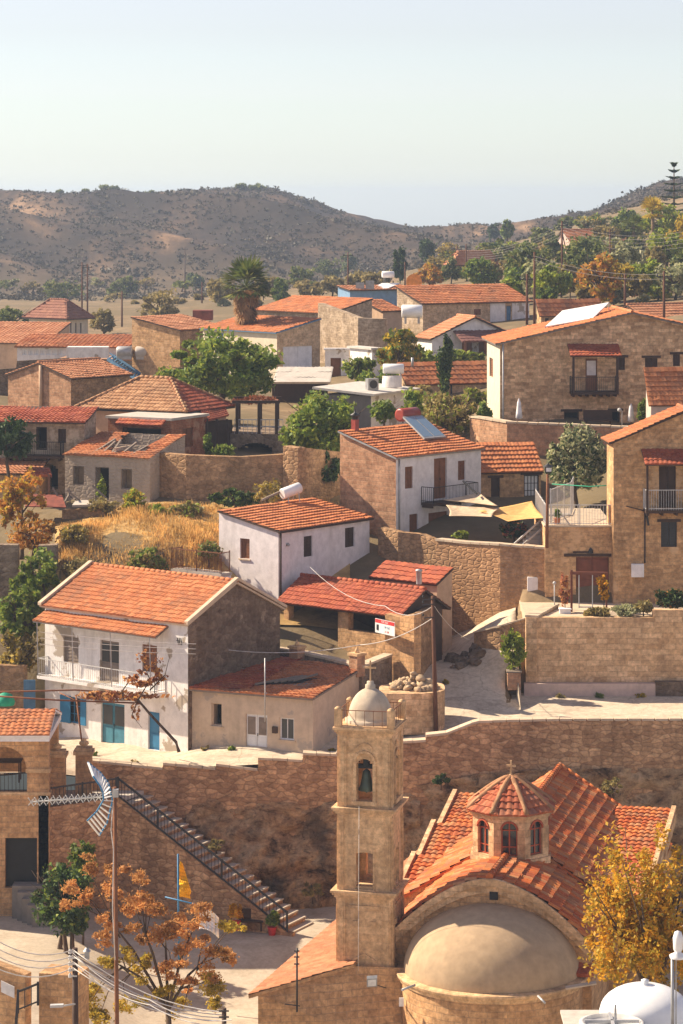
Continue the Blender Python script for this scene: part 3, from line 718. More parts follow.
n1 = t.noise(pos, .05, 8, .7); n2 = t.noise(pos, .6, 6, .7); n3 = t.noise(pos, .012, 5, .6)
col = t.ramp(n2.outputs['Fac'], [(.3, (.15,.105,.062)), (.5, (.25,.175,.10)), (.7, (.34,.25,.15))])
col = t.mix(t.ramp(n1.outputs['Fac'], [(.38, 0), (.56, .85)]), col, (.15,.118,.066))
hl = t.noise(t.mapping(pos, (.034, .011, .02)), 1.0, 9, .7, .5)
hcol = t.ramp(hl.outputs['Fac'], [(.40, (.030,.024,.019)), (.52, (.055,.040,.029)), (.59, (.11,.072,.045)), (.68, (.30,.19,.11))])
sp = t.new('ShaderNodeSeparateXYZ'); t.link(pos, sp.inputs[0])
mr = t.new('ShaderNodeMapRange'); mr.inputs[1].default_value = 620; mr.inputs[2].default_value = 760; t.link(sp.outputs[1], mr.inputs[0])
col = t.mix(mr.outputs[0], col, hcol); t.base(col); t.bump(n2.outputs['Fac'], .6, .2)
g = ground_grid(); tag(g.build('ground', 'ground_soil'), kind='structure')

t = NT('court_paving'); t.rough(.92, .15); pos = t.pos(); n1 = t.noise(pos, .5, 7, .68); n2 = t.noise(pos, 5, 5, .7)
col = t.ramp(n1.outputs['Fac'], [(.3, (.36,.29,.21)), (.5, (.48,.40,.30)), (.7, (.56,.48,.37))]); t.base(t.mix(.6, col, t.ramp(n2.outputs['Fac'], [(.3, .7), (.6, 1.08)]), 'MULTIPLY'))
t = NT('road_concrete'); t.rough(.92, .15); pos = t.pos()
n1 = t.noise(pos, .5, 7, .68); n2 = t.noise(pos, 4, 5, .7); n3 = t.noise(t.mapping(pos, (.35, .9, 1)), .8, 5, .6, 1.0)
col = t.ramp(n1.outputs['Fac'], [(.3, (.42,.34,.25)), (.5, (.56,.46,.34)), (.7, (.64,.545,.42))])
col = t.mix(.6, col, t.ramp(n2.outputs['Fac'], [(.3, .7), (.6, 1.08)]), 'MULTIPLY')
col = t.mix(t.ramp(n3.outputs['Fac'], [(.56, 0), (.66, .55)]), col, (.25,.20,.15))
v = t.new('ShaderNodeTexVoronoi', Scale=.28, _feature='DISTANCE_TO_EDGE'); wn = t.noise(pos, .9, 4)
ad = t.new('ShaderNodeVectorMath', _operation='ADD'); t.link(pos, ad.inputs[0]); t.link(wn.outputs['Color'], ad.inputs[1]); t.link(ad.outputs[0], v.inputs['Vector'])
col = t.mix(t.ramp(v.outputs['Distance'], [(.004, .3), (.01, 0)]), col, (.16,.12,.09)); t.base(col); t.bump(n2.outputs['Fac'], .3, .03)

def sheet(name, x0, x1, d0, d1f, mat, lift=.05, nx=120, nd=26, zf=None):
    mb = MB(); xs = np.linspace(x0, x1, nx); rows = []
    for i in range(nd+1):
        r = []
        for x in xs:
            D = d0+(d1f(x)-d0)*i/nd; X = (x-341.5)/F*D
            z = (zf(X, D) if zf else float(upper_z(np.array([x]), np.array([D]))[0]))+lift+.02*mnoise.noise(V((X*.8, D*.8, 0)))
            r.append(mb.pt((X, D, z)))
        rows.append(r)
    for i in range(nd):
        for j in range(nx-1): mb.face([rows[i][j], rows[i][j+1], rows[i+1][j+1], rows[i+1][j]], 0, None, True)
    return struct(name, mb, mat)
t = NT('straw_soil'); t.rough(.95, .1); n1 = t.noise(t.pos(), 1.1, 6, .7); t.base(t.ramp(n1.outputs['Fac'], [(.32, (.26,.17,.08)), (.5, (.44,.285,.115)), (.68, (.56,.38,.17))]))
sheet('field', 55, 350, 161.2, lambda x: 174.6 if x > 115 else 170.8, 'straw_soil', .06, 90, 24)
_ex = [-120, 20, 40, 120, 200, 280, 380, 425, 445, 460, 519, 521, 800]; _ed = [153, 154, 155.5, 155, 152, 152, 157, 161, 166, 165.5, 163.3, 156.2, 156.2]
sheet('street', -120, 520.9, 145.95, lambda x: float(np.interp(x, _ex, _ed)), 'road_concrete', .10)
sheet('road', 520.9, 1050, 145.95, lambda x: 156.05, 'road_concrete', .10, 70, 16)
mb = MB(); xs = np.linspace(-75, 75, 76); ys = np.concatenate([np.linspace(-30, 84, 12), np.linspace(86, 145.9, 60)]); idx = []
for y in ys: idx.append([mb.pt((x, y, float(court_z(x, y)))) for x in xs])
for i in range(len(ys)-1):
    for j in range(len(xs)-1): mb.face([idx[i][j], idx[i][j+1], idx[i+1][j+1], idx[i+1][j]], 0, None, True)
struct('courtyard', mb, 'court_paving')
# ------------------------------------------------------------------ retaining walls and rock
def rockface(name, xa, xb, ytop, zb, D0, seed, amp=1.3):
    mb = MB(); nx, nz = int((xb-xa)/2.2), 46; idx = []
    for i in range(nz+1):
        r = []
        for j in range(nx+1):
            x = xa+(xb-xa)*j/nx; zt = ZY(ytop(x), D0); z = zb+(zt-zb)*i/nz; X = (x-341.5)/F*D0; t = i/nz
            d = (mnoise.fractal(V((X*.35, z*.45, seed)), .9, 2, 5)+.25)*amp*(1-t*t*.8)+(1-t)*.9
            edge = min(1, (x-xa)/25); d = d*edge+mnoise.noise(V((X*1.1, z*1.6, seed)))*.3
            r.append(mb.pt((X, D0-max(-.1, d), z)))
        idx.append(r)
    for i in range(nz):
        for j in range(nx): mb.face([idx[i][j], idx[i][j+1], idx[i+1][j+1], idx[i+1][j]], 0, None, True)
    return struct(name, mb, 'rock')
t = NT('rock'); t.rough(.95, .1); pos = t.pos()
n1 = t.noise(t.mapping(pos, (1, 1, 2.0)), .55, 8, .7, .6); n2 = t.noise(pos, 3.5, 6, .7); n3 = t.noise(t.mapping(pos, (.7, .7, .5)), .6, 5, .6)
col = t.ramp(n1.outputs['Fac'], [(.34, (.11,.06,.033)), (.43, (.40,.24,.125)), (.54, (.60,.40,.225)), (.7, (.70,.51,.31))])
col = t.mix(t.ramp(n3.outputs['Fac'], [(.54, 0), (.66, .75)]), col, (.085,.06,.042))
col = t.mix(.8, col, t.ramp(n2.outputs['Fac'], [(.3, .5), (.65, 1.15)]), 'MULTIPLY'); hn_ = t.noise(t.mapping(pos, (1, 1, 1.7)), 1.5, 7, .75, .8); col = t.mix(.9, col, t.ramp(hn_.outputs['Fac'], [(.37, .36), (.46, .95), (.62, 1.2)]), 'MULTIPLY'); t.base(col)  # dark spots paint the gloom of hollows into the rock
ad = t.new('ShaderNodeMath', _operation='ADD'); t.link(n1.outputs['Fac'], ad.inputs[0]); t.link(n2.outputs['Fac'], ad.inputs[1]); t.bump(ad.outputs[0], 1.0, .3)

W = 145.9
top_left = [(84,762),(116,765),(163,770),(163,765),(216,770),(216,766),(258,771),(258,760),(303,762),(303,755),(344,757)]
top_right = [(336,755),(370,757),(370,750),(400,749),(400,744),(426,742),(426,737),(446,735),(472,725),(480,723),(560,721),(683,721),(780,722),(1050,724)]
wall_run('retaining_wall', 'long stepped stone retaining wall between the staircase and the street behind bell tower', [(x, y, W) for x, y in top_left], 8.0, 'retaining', .55, 'coping')
wall_run('retaining_wall', 'tall dark stone retaining wall running right behind the church under the road', [(x, y, W+.02) for x, y in top_right], 8.0, 'retaining', .55, 'coping')
rockface('rock_face', 186, 420, lambda x: np.interp(x, [180,215,300,420], [806,800,803,800]), 7.0, W-.02, 3.3)
rockface('cliff', 400, 1050, lambda x: np.interp(x, [400,470,560,1050], [790,775,768,770]), 7.0, W-.02, 9.1, .6)

# ------------------------------------------------------------------ staircase with iron rail
A = P(118, 800, 143.6); Bp = P(287, 935, 139.3); ev = V((Bp.x-A.x, Bp.y-A.y, 0)); e = ev.normalized(); wv = V((-e.y, e.x, 0))
st = thing('staircase', 'stone stairs descending to the right along the retaining wall', 'stairs', A)
n = 23; mb = MB(); tr_ = MB()
for i in range(n):
    z = A.z+(Bp.z-A.z)*(i+1)/n; p = V((A.x, A.y, 0))+ev*(i/n)+wv*.05
    mb.obox((p.x, p.y, 7), ev/n, wv*2.7, (0, 0, z-7.05)); tr_.obox((p.x, p.y, z-.05), ev/n*1.12, wv*2.7, (0, 0, .07))
mb.build('shaded_riser', 'retaining', st); tr_.build('tread', 'step_stone', st)  # risers coloured darker for their shade, treads paler as if lit
C0 = P(46, 799, 141.2); C0.z = A.z; mb = MB()
for p, q in ((C0, A), (A, Bp), (Bp, Bp+e*.3)):
    zq = q.z+.12; zp = p.z+.12; d = (q-p); d.z = 0; nn = V((-d.y, d.x, 0)).normalized()*.3
    a, b, c, dd = V((p.x, p.y, 6.5)), V((q.x, q.y, 6.5)), V((q.x, q.y, zq)), V((p.x, p.y, zp)); mb.poly([a, b, c, dd]); mb.poly([dd, c, c+nn, dd+nn]); mb.poly([b, b+nn, c+nn, c]); mb.poly([b+nn, a+nn, dd+nn, c+nn])
mb.build('side_wall', 'retaining', st)
mb = MB(); q4 = [C0+V((0,.3,0)), A+V((0,.25,0)), A+wv*2.7, V((A.x+1.2, 146, A.z)), V((C0.x, 146, A.z))]; mb.slab(q4, .2); mb.build('landing', 'concrete', st)
railing('stair_railing', 'black iron railing sloping down beside the stone stairs', [A+V((0,.1,.1)), A.lerp(Bp, .24)+V((0,.1,.1)), A.lerp(Bp, .62)+V((0,.1,.1)), Bp+V((0,.1,.1))], .98, 'iron', .22, .026, .085, post=9)
railing('landing_railing', 'black iron railing along the landing at the head of the stone stairs', [C0+V((.1,.12,.1)), A+V((-.1,.1,.1))], .95, 'iron', .22, .026, .08)

def gatepost(x, yt, yb, D, label):
    p = P(x, yb, D); h = ZY(yt, D)-p.z; r = thing('gate_pillar', label, 'pillar', p, 'stone gate pillars at the head of the stairs')
    mb = MB(); mb.box(p+V((0,0,h*.36)), .8, .8, h*.76); mb.build('shaft', 'ashlar', r)
    mb = MB(); mb.box(p+V((0,0,h*.77)), 1.02, 1.02, h*.06); mb.box(p+V((0,0,h*.825)), .82, .82, h*.05); mb.build('cap', 'tower_stone', r)
    mb = MB(); k = h*.15/.5; mb.lathe(p+V((0,0,h*.85)), [(.16*k,0),(.12*k,.05*k),(.28*k,.16*k),(.26*k,.3*k),(.12*k,.36*k),(.14*k,.4*k),(.02,.5*k)], 12); mb.build('urn', 'tower_stone', r)
gatepost(57.5, 742, 795, 143.6, 'stone gate pillar with urn finial nearer to the arched terrace')
gatepost(84, 738, 797, 145.0, 'stone gate pillar with urn finial where the stepped wall starts')

# ------------------------------------------------------------------ arcaded terrace building at the left edge
D0 = 140.6; r = thing('arcade_building', 'stone building with tiled roof, arched terrace and dark doorway at left edge', 'building', P(20, 900, D0))
mb = MB(); X1 = P(49, 800, D0).x; XL = P(-130, 800, D0).x; zt = ZY(736, D0); zf = ZY(793, D0)
f = Face((XL, D0), (X1, D0), (0, -1), 7.0, zf); u0, u1, za, zb_ = f.rect(5, 838, 37, 888); f.op.append((u0, u1, za, zb_)); f.walls(mb, 0, .5)
mb.obox((X1-.02, D0, 7), (-.5, 0, 0), (0, 6, 0), (0, 0, zf-7))
# arcade: spandrel with arch opening
zs = ZY(770, D0); za_ = ZY(741, D0); xc = P(4, 750, D0).x; ra = P(27, 750, D0).x-xc
for cx in (xc, xc-2*ra-1.05):
    k = 16
    for i in range(k):
        xa = cx-ra+2*ra*i/k; xb = cx-ra+2*ra*(i+1)/k
        zA = zs+math.sqrt(max(0, ra*ra-(xa-cx)**2)); zB = zs+math.sqrt(max(0, ra*ra-(xb-cx)**2))
        mb.poly([(xa, D0, zA), (xb, D0, zB), (xb, D0, zt), (xa, D0, zt)]); mb.poly([(xb, D0+.5, zB), (xa, D0+.5, zA), (xa, D0+.5, zt), (xb, D0+.5, zt)]); mb.poly([(xa, D0, zA), (xa, D0+.5, zA), (xb, D0+.5, zB), (xb, D0, zB)])
for xa, xb in ((xc+ra, X1), (xc-ra-1.05, xc-ra), (XL, xc-3*ra-1.05)): mb.obox((xa, D0, zf), (xb-xa, 0, 0), (0, .5, 0), (0, 0, zt-zf))
mb.obox((X1-.02, D0+4.5, zf), (-.5, 0, 0), (0, .6, 0), (0, 0, zt-zf)); mb.obox((XL, D0+5.2, zf), (X1-XL-.6, 0, 0), (0, .3, 0), (0, 0, zt-zf-.2))
mb.build('wall', 'ashlar', r)
mb = MB(); mb.obox((xc+ra-.06, D0-.06, zs-.14), (X1-xc-ra+.12, 0, 0), (0, .62, 0), (0, 0, .2)); mb.obox((XL, D0-.05, zf-.12), (X1-XL+.06, 0, 0), (0, .6, 0), (0, 0, .16)); mb.build('cornice', 'tower_stone', r)
mb = MB(); tile_plane(mb, (XL, D0-.5, zt+.12), (X1+.08, D0-.5, zt+.12), (XL, D0+2.6, zt+.85), 0, smi=1, col=.3, row=.42, amp=.05); tile_plane(mb, (X1+.08, D0+5.7, zt+.12), (XL, D0+5.7, zt+.12), (X1+.08, D0+2.6, zt+.85), 0, smi=1, col=.4, seg=2)
mb.build('roof', ['tile_clay', 'white_wall'], r)
mb = MB(); mb.obox((XL, D0-.4, zt-.2), (X1-XL+.05, 0, 0), (0, 6.0, 0), (0, 0, .28)); mb.build('eaves', 'white_wall', r)
mb = MB(); mb.obox(f.pt(u0, za, -.4), (u1-u0, 0, 0), (0, .06, 0), (0, 0, zb_-za)); mb.obox(f.pt((u0+u1)/2-.02, za, -.44), (.04, 0, 0), (0, .04, 0), (0, 0, zb_-za)); mb.build('door', 'black', r)
rl = MB()
for (xa, xb) in ((xc-ra, xc+ra), (xc-3*ra-1.05, xc-ra-1.05)):
    for zz in (.95, .1): rl.bar((xa, D0+.2, zf+zz), (xb, D0+.2, zf+zz), .05)
    for i in range(13): rl.bar((xa+(xb-xa)*i/12, D0+.2, zf), (xa+(xb-xa)*i/12, D0+.2, zf+.95), .025)
rl.build('railing', 'iron', r)
mb = MB()
for i in range(5): mb.obox(P(12+i*5, 886+i*6.5, D0-.5-i*.42)-V((0,0,3)), (2.2, 0, 0), (0, .9, 0), (0, 0, 3))
tag(mb.build('door_steps', 'concrete_dark', None, P(20, 915, D0-1)), 'short flight of stone steps below the dark doorway at left edge', 'steps')
mb = MB(); tp = P(4, 762, 143.5); mb.slab([tp+V((-.9,-.5,.1)), tp+V((.9,-.5,.1)), tp+V((.9,.5,.1)), tp+V((-.9,.5,.1))], .06)
for dx in (-.8, .8):
    for dy in (-.4, .4): mb.bar(tp+V((dx, dy, .06)), V((tp.x+dx, tp.y+dy, zf)), .06)
tag(mb.build('terrace_table', 'wood_dark', None, V((tp.x, tp.y, zf))), 'dark wooden table on the arcaded terrace at left edge', 'table')

# ------------------------------------------------------------------ bell tower
ca = rad(77); TR = V((math.cos(ca), math.sin(ca), 0)); TL = V((-math.sin(ca), math.cos(ca), 0)); DT = 121.0
S = F/DT; TC = V(((391.3-341.5)/S, DT, 0)); wT = 2.34
zc1, zc2, zc3 = ZY(894, DT), ZY(811, DT), ZY(730, DT); zpl = ZY(974, DT)
ctr = TC+TL*wT/2+TR*wT/2
tw = thing('bell_tower', 'tall square stone bell tower with white dome, cross and hanging bell', 'tower', (ctr.x, ctr.y, 7.5))
def ring(w): return [ctr+(-TR-TL)*w/2, ctr+(TR-TL)*w/2, ctr+(TR+TL)*w/2, ctr+(TL-TR)*w/2]
def tier(z0, z1, w, oprect=None, back=True):
    c = ring(w); mb = MB(); fs = [Face(c[3], c[0], -TR, z0, z1), Face(c[0], c[1], -TL, z0, z1), Face(c[1], c[2], TR, z0, z1), Face(c[2], c[3], TL, z0, z1)]
    for f in fs:
        if oprect:
            ow, za, zb2, arch = oprect; m = w/2; k = 8
            for i in range(k):
                a = -ow/2+ow*i/k; b = a+ow/k; um = abs((a+b)/2)/(ow/2)
                f.op.append((m+a, m+b, za, zb2+(arch*math.sqrt(max(0, 1-um*um)) if arch else 0)))
        f.walls(mb, 0, .38, True)
    mb.build('shaft', 'tower_stone', tw); return fs
zP = 7.0
b0 = ring(2.6); mb = MB()
for i in range(4):
    a, b = b0[i], b0[(i+1) % 4]; mb.poly([(b.x, b.y, zP), (a.x, a.y, zP), (a.x, a.y, zpl), (b.x, b.y, zpl)][::-1])
mb.poly([(p.x, p.y, zpl) for p in b0]); mb.build('plinth', 'tower_stone', tw)
f1 = tier(zpl, zc1, 2.36); f2 = tier(zc1, zc2, 2.30, (.74, ZY(888, DT), ZY(856, DT), .08)); f3 = tier(zc2, zc3, 2.28, (.70, ZY(803, DT), ZY(768, DT), .32))
def cornice(z, w, hs):
    mb = MB()
    for dz, ex, h in hs:
        c = ring(w+2*ex); mb.obox((c[0].x, c[0].y, z+dz), c[1]-c[0], c[3]-c[0], (0, 0, h))
    mb.build('cornice', 'tower_stone', tw)
cornice(zc1, 2.36, [(-.34, .05, .10), (-.24, .12, .12), (-.12, .2, .10), (-.02, .27, .09)])
cornice(zc2, 2.30, [(-.30, .04, .1), (-.20, .11, .1), (-.10, .19, .1), (0, .26, .08)])
cornice(zc3, 2.28, [(-.36, .04, .1), (-.26, .09, .1), (-.16, .16, .1), (-.06, .22, .1)])
# pilasters, panels and mouldings on each face
for fs, z0, z1, w, orn in ((f1, zpl, zc1-.34, 2.36, 1), (f2, zc1+.08, zc2-.3, 2.3, 2), (f3, zc2+.08, zc3-.36, 2.28, 3)):
    mb = MB()
    for f in fs:
        pw = .34 if orn != 2 else .22
        for u in (0.02, w-pw-.02): mb.obox(f.pt(u, z0, .002), f.d*pw, V((0,0,z1-z0)), f.n*.055); mb.obox(f.pt(u+.08, z0+.2, .004), f.d*(pw-.16), V((0,0,z1-z0-.45)), f.n*.085)
        if orn == 1:
            for (a, b, c, d) in ((.5, w-.5, z0+.1, z0+.22), (.5, w-.5, z1-.35, z1-.22)): mb.obox(f.pt(a, c, .002), f.d*(b-a), V((0,0,d-c)), f.n*.05)
            for u in (.68, w-.9): mb.obox(f.pt(u, z1-1.1, .002), f.d*.22, V((0,0,.22)), f.n*.06)
            m = w/2
            for sgn in (-1, 1): mb.bar(f.pt(m+sgn*.5, z0+.5, .03), f.pt(m, z0+.78, .03), .08)
        if orn == 2:
            m = w/2
            for u in (m-.45, m+.37): mb.obox(f.pt(u, ZY(892, DT), .002), f.d*.08, V((0,0,ZY(850, DT)-ZY(892, DT))), f.n*.04)
            mb.obox(f.pt(m-.45, ZY(893, DT), .002), f.d*.9, V((0,0,.1)), f.n*.10)
        if orn == 3:
            m = w/2
            for u in (m-.5, m+.36): mb.obox(f.pt(u, z0+.1, .002), f.d*.14, V((0,0,ZY(765, DT)-z0-.1)), f.n*.07)
            mb.obox(f.pt(m-.55, z0+.1, .002), f.d*1.1, V((0,0,.18)), f.n*.12)
            for i in range(10):
                a = math.pi*i/10; b = math.pi*(i+1)/10; zz = ZY(765, DT)
                mb.bar(f.pt(m-.45*math.cos(a), zz+.5*math.sin(a), .03), f.pt(m-.45*math.cos(b), zz+.5*math.sin(b), .03), .10)
            for i in range(8):
                a = math.pi*i/8; b = math.pi*(i+1)/8; zz = ZY(752, DT)
                mb.bar(f.pt(m-.34*math.cos(a), zz+.3*math.sin(a), .02), f.pt(m-.34*math.cos(b), zz+.3*math.sin(b), .02), .06)
    mb.build('moulding', 'tower_stone', tw)
for z in (zc1-.02, zc2-.02): # floors inside
    c = ring(1.6); mb = MB(); mb.obox((c[0].x, c[0].y, z-.1), c[1]-c[0], c[3]-c[0], (0, 0, .1)); mb.build('floor', 'tower_stone', tw)
zt = zc3+.04; c = ring(2.28+.3); mb = MB(); mb.obox((c[0].x, c[0].y, zt), c[1]-c[0], c[3]-c[0], (0, 0, .06)); mb.build('floor', 'tower_stone', tw)
mb = MB(); mb.lathe((ctr.x, ctr.y, zt+.06), [(1.08,0),(1.08,.14),(.98,.16)]+[(.95*math.cos(a), .18+1.28*math.sin(a)) for a in np.linspace(0, math.pi/2-.05, 14)], 32)
dome = mb.build('dome', 'dome_plaster', tw)
mb = MB(); zz = zt+1.5; mb.lathe((ctr.x, ctr.y, zz-.12), [(.22,0),(.22,.28),(.15,.3),(.15,.42),(.02,.43)], 12); mb.build('pedestal', 'dome_plaster', tw)
mb = MB(); mb.box((ctr.x, ctr.y, zz+.72), .07, .07, .95); mb.box((ctr.x, ctr.y, zz+.88), .5, .07, .07, rz=ca-math.pi/2); mb.build('cross', 'tower_stone', tw)
pm = MB(); rm = MB(); cs = ring(2.3)
for i, p in enumerate(cs):
    tt = MB(); tt.box((p.x, p.y, zt+.4), .3, .3, .76, rz=ca); tt.lathe((p.x, p.y, zt+.77), [(.16,0),(.14,.06),(.02,.12)], 10); tt.build('corner_post', 'tower_stone', tw)
    q = cs[(i+1) % 4]; rm.bar((p.x, p.y, zt+.72), (q.x, q.y, zt+.72), .03)
    for k in range(1, 6): m = p.lerp(q, k/6); rm.bar((m.x, m.y, zt), (m.x, m.y, zt+.72), .022)
rm.build('railing', 'rust', tw)
bz = ZY(770, DT); bl = MB(); bl.bar(ctr+TL*.36+V((0,0,bz+.02))-TR*.75, ctr-TL*.36+V((0,0,bz+.02))-TR*.75, .16); yk = bl.build('bell_yoke', 'black', tw)
bl = MB(); bl.bar(ctr+TL*1.0+V((0,0,bz+.1))-TR*.75, ctr-TL*1.0+V((0,0,bz+.1))-TR*.75, .07); bl.box(ctr-TR*.75+V((0,0,bz+.2)), .24, .24, .3, rz=ca); bl.build('beam', 'black', yk)
bl = MB(); b = ctr-TR*.75; bl.lathe((b.x, b.y, bz-1.0), [(.34,0),(.36,.04),(.27,.25),(.2,.6),(.17,.8),(.06,.9),(.01,.92)], 20); bl.lathe((b.x, b.y, bz-1.12), [(.01,0),(.07,.06),(.03,.2),(.02,.5)], 8); bell = bl.build('bell', 'bronze', tw)
mb = MB(); tp = f1[0]; mb.tube([f2[0].pt(1.0, ZY(806, DT), .4), f1[0].pt(1.0, zpl-3, .45)], .009, 4); tag(mb.build('bell_rope', 'pale_wire', None, f2[0].pt(1.0, ZY(806, DT), .4)), 'thin pale bell cable hanging down the face of bell tower', 'cable')
fl = thing('floodlight', 'small floodlight on an arm at the foot of bell tower', 'floodlight', P(372, 985, 119.2)); p = P(372, 983, 119.2)
mb = MB(); mb.obox(p+V((-.22,0,-.18)), (.44, 0, .03), (0, .12, .1), (0, -.05, .36)); mb.build('lamp_head', 'grey_metal', fl); mb = MB(); mb.obox(p+V((-.17,-.06,-.12)), (.34, 0, .02), (0, -.01, .0), (0, -.04, .26)); mb.build('glass', 'tarp_white', fl); mb = MB(); mb.bar(p+V((0,.1,-.05)), P(386, 988, 120.2), .04); mb.build('arm', 'iron', fl)

# ------------------------------------------------------------------ church
ch = thing('church', 'stone church with red tiled vaults, octagonal lantern and rounded plastered apse', 'church', P(495, 1010, 121))
AX = TR; RT = V((AX.y, -AX.x, 0))            # axis pointing away, and its right hand
AP = V(((490-341.5)/F*121.0, 121.0, 0))       # middle of the east wall
def cw(t, s, z): p = AP+AX*t+RT*s; return V((p.x, p.y, z))
HW = 4.35; ZR, ZE = 16.15, 13.55
def vz(s): return ZE+(ZR-ZE)*(1-(abs(s)/HW)**1.75)
# east wall with curved gable
mb = MB(); k = 40
sl = [-HW+2*HW*i/k for i in range(k+1)]
for i in range(k):
    a, b = sl[i], sl[i+1]
    mb.poly([cw(0, a, 7), cw(0, b, 7), cw(0, b, vz(b)-.02), cw(0, a, vz(a)-.02)]); pass
for s in (-HW, HW): 
    q = [cw(0, s, 7), cw(20, s, 7), cw(20, s, ZE), cw(0, s, ZE)]; mb.poly(q if s > 0 else q[::-1])
# wider side aisles
mb.poly([cw(6, -HW-.9, 7), cw(6, -HW-.9, ZE), cw(19.4, -HW-.9, ZE), cw(19.4, -HW-.9, 7)])
mb.poly([cw(5.5, HW+1.2, 7), cw(19.4, HW+1.2, 7), cw(19.4, HW+1.2, ZE), cw(5.5, HW+1.2, ZE)]); mb.poly([cw(5.5, HW, 7), cw(5.5, HW+1.2, 7), cw(5.5, HW+1.2, ZE), cw(5.5, HW, ZE)])
mb.build('wall', 'ashlar', ch)
mb = MB() # archivolt rim
for i in range(k):
    a, b = sl[i], sl[i+1]
    for (o0, o1, dep) in ((-.30, 0.02, .24), (-.62, -.30, .10)):
        P0, P1, P2, P3 = cw(-dep, a, vz(a)+o0), cw(-dep, b, vz(b)+o0), cw(-dep, b, vz(b)+o1), cw(-dep, a, vz(a)+o1)
        mb.poly([P0, P1, P2, P3]); e = AX*dep; mb.poly([P3, P2, P2+e, P3+e]); mb.poly([P1, P0, P0+e, P1+e])
mb.build('arch_rim', 'ashlar_pale', ch)
mb = MB(); 
for (a, z) in ((0, 15.28),): mb.obox(cw(-.13, a-.0, z-.02), RT*.36, AX*.1, V((0,0,.34)))
mb.build('vent', 'black', ch)
# main vault, tiled in strips
def vault(sgn):
    ss = np.linspace(HW+.15, 0, 60); pts = [(s, vz(min(s, HW))-(max(0, s-HW))*.9) for s in ss]
    ln = [0]
    for a, b in zip(pts, pts[1:]): ln.append(ln[-1]+math.hypot(b[0]-a[0], b[1]-a[1]))
    sA = np.array([p[0] for p in pts]); zA = np.array([p[1] for p in pts]); lA = np.array(ln); L = ln[-1]; U = 5.8
    def fn(u, v):
        s = float(np.interp(v, lA, sA)); z = float(np.interp(v, lA, zA)); t = u if sgn > 0 else U-u
        return cw(t-.1, s*sgn, z)
    m = MB(); tile_surf(m, fn, U, L, 0, col=.36, row=.55, amp=.07, step=.085, seg=6, seed=5+sgn, sag=.03)
    return m
for sgn in (1, -1): vault(sgn).build('roof', 'tile_church', ch)
NW, NR, NE = 5.35, 17.0, 13.55
for sgn in (1, -1):
    m = MB(); a, b = (5.4, 19.8) if sgn > 0 else (19.8, 5.4); ov = 1.03
    e0, e1, r0 = cw(a, sgn*NW*ov, NR-(NR-NE)*ov), cw(b, sgn*NW*ov, NR-(NR-NE)*ov), cw(a, 0, NR)
    tile_plane(m, e0, e1, r0, 0, smi=0, col=.36, row=.55, amp=.07, step=.085, seg=6, seed=7+sgn, sag=.035); m.build('nave_roof', 'tile_church', ch)
m = MB()
for t_ in (5.5, 19.7):
    q = [cw(t_, -NW, 12.5), cw(t_, NW, 12.5), cw(t_, NW, NE), cw(t_, 0, NR-.03), cw(t_, -NW, NE)]; m.poly(q if t_ < 9 else q[::-1])
for sd_ in (-1, 1):
    q = [cw(5.5, sd_*NW, 7), cw(19.7, sd_*NW, 7), cw(19.7, sd_*NW, NE), cw(5.5, sd_*NW, NE)]; m.poly(q if sd_ > 0 else q[::-1])
m.poly([cw(19.7, NW, 7), cw(19.7, -NW, 7), cw(19.7, -NW, 12.6), cw(19.7, NW, 12.6)]); m.build('nave_wall', 'ashlar', ch)
mb = MB(); caps(mb, cw(-.15, 0, ZR+.08), cw(4.0, 0, ZR+.08), .16, 0, .42); mb.build('ridge', 'tile_church', ch); mb = MB(); caps(mb, cw(6.8, 0, NR+.1), cw(19.9, 0, NR+.1), .16, 0, .42); caps(mb, cw(19.85, 0, NR+.1), cw(19.85, NW, NE+.1), .13, 0, .42); mb.build('ridge', 'tile_church', ch)
# stepped cross roofs either side of the vault, falling towards the apse
def aisle(t0, t1, z0, z1, sA, sB, seed):
    m = MB(); tile_plane(m, cw(t0, sA, z0), cw(t0, sB, z0), cw(t1, sA, z1), 0, smi=0, col=.30, row=.42, amp=.06, step=.06, seg=4, seed=seed)
    m.build('aisle_roof', 'tile_church', ch)
    e = MB()
    for s in ((sA,) if sA < 0 else (sB-.22,)): e.obox(cw(t0-.1, s, z0-.6), RT*.22, V(cw(t1, s, z1))-V(cw(t0-.1, s, z0)), V((0,0,.78)))
    e.obox(cw(t0-.02, sA, z0-1.4), RT*(sB-sA), AX*.2, V((0,0,1.38))); e.build('parapet', 'ashlar_pale', ch)
aisle(14.8, 19.2, 14.55, 15.35, 2.9, NW+.45, 1); aisle(10.6, 14.7, 14.05, 14.85, 3.2, NW+.4, 2); aisle(6.4, 10.5, 13.6, 14.4, 3.5, NW+.3, 3)
aisle(14.8, 19.2, 14.8, 15.65, -NW+.1, -2.4, 4); aisle(10.6, 14.7, 14.15, 15.1, -NW-.1, -2.7, 5); aisle(6.2, 10.5, 13.6, 14.5, -NW-.2, -3.0, 6)
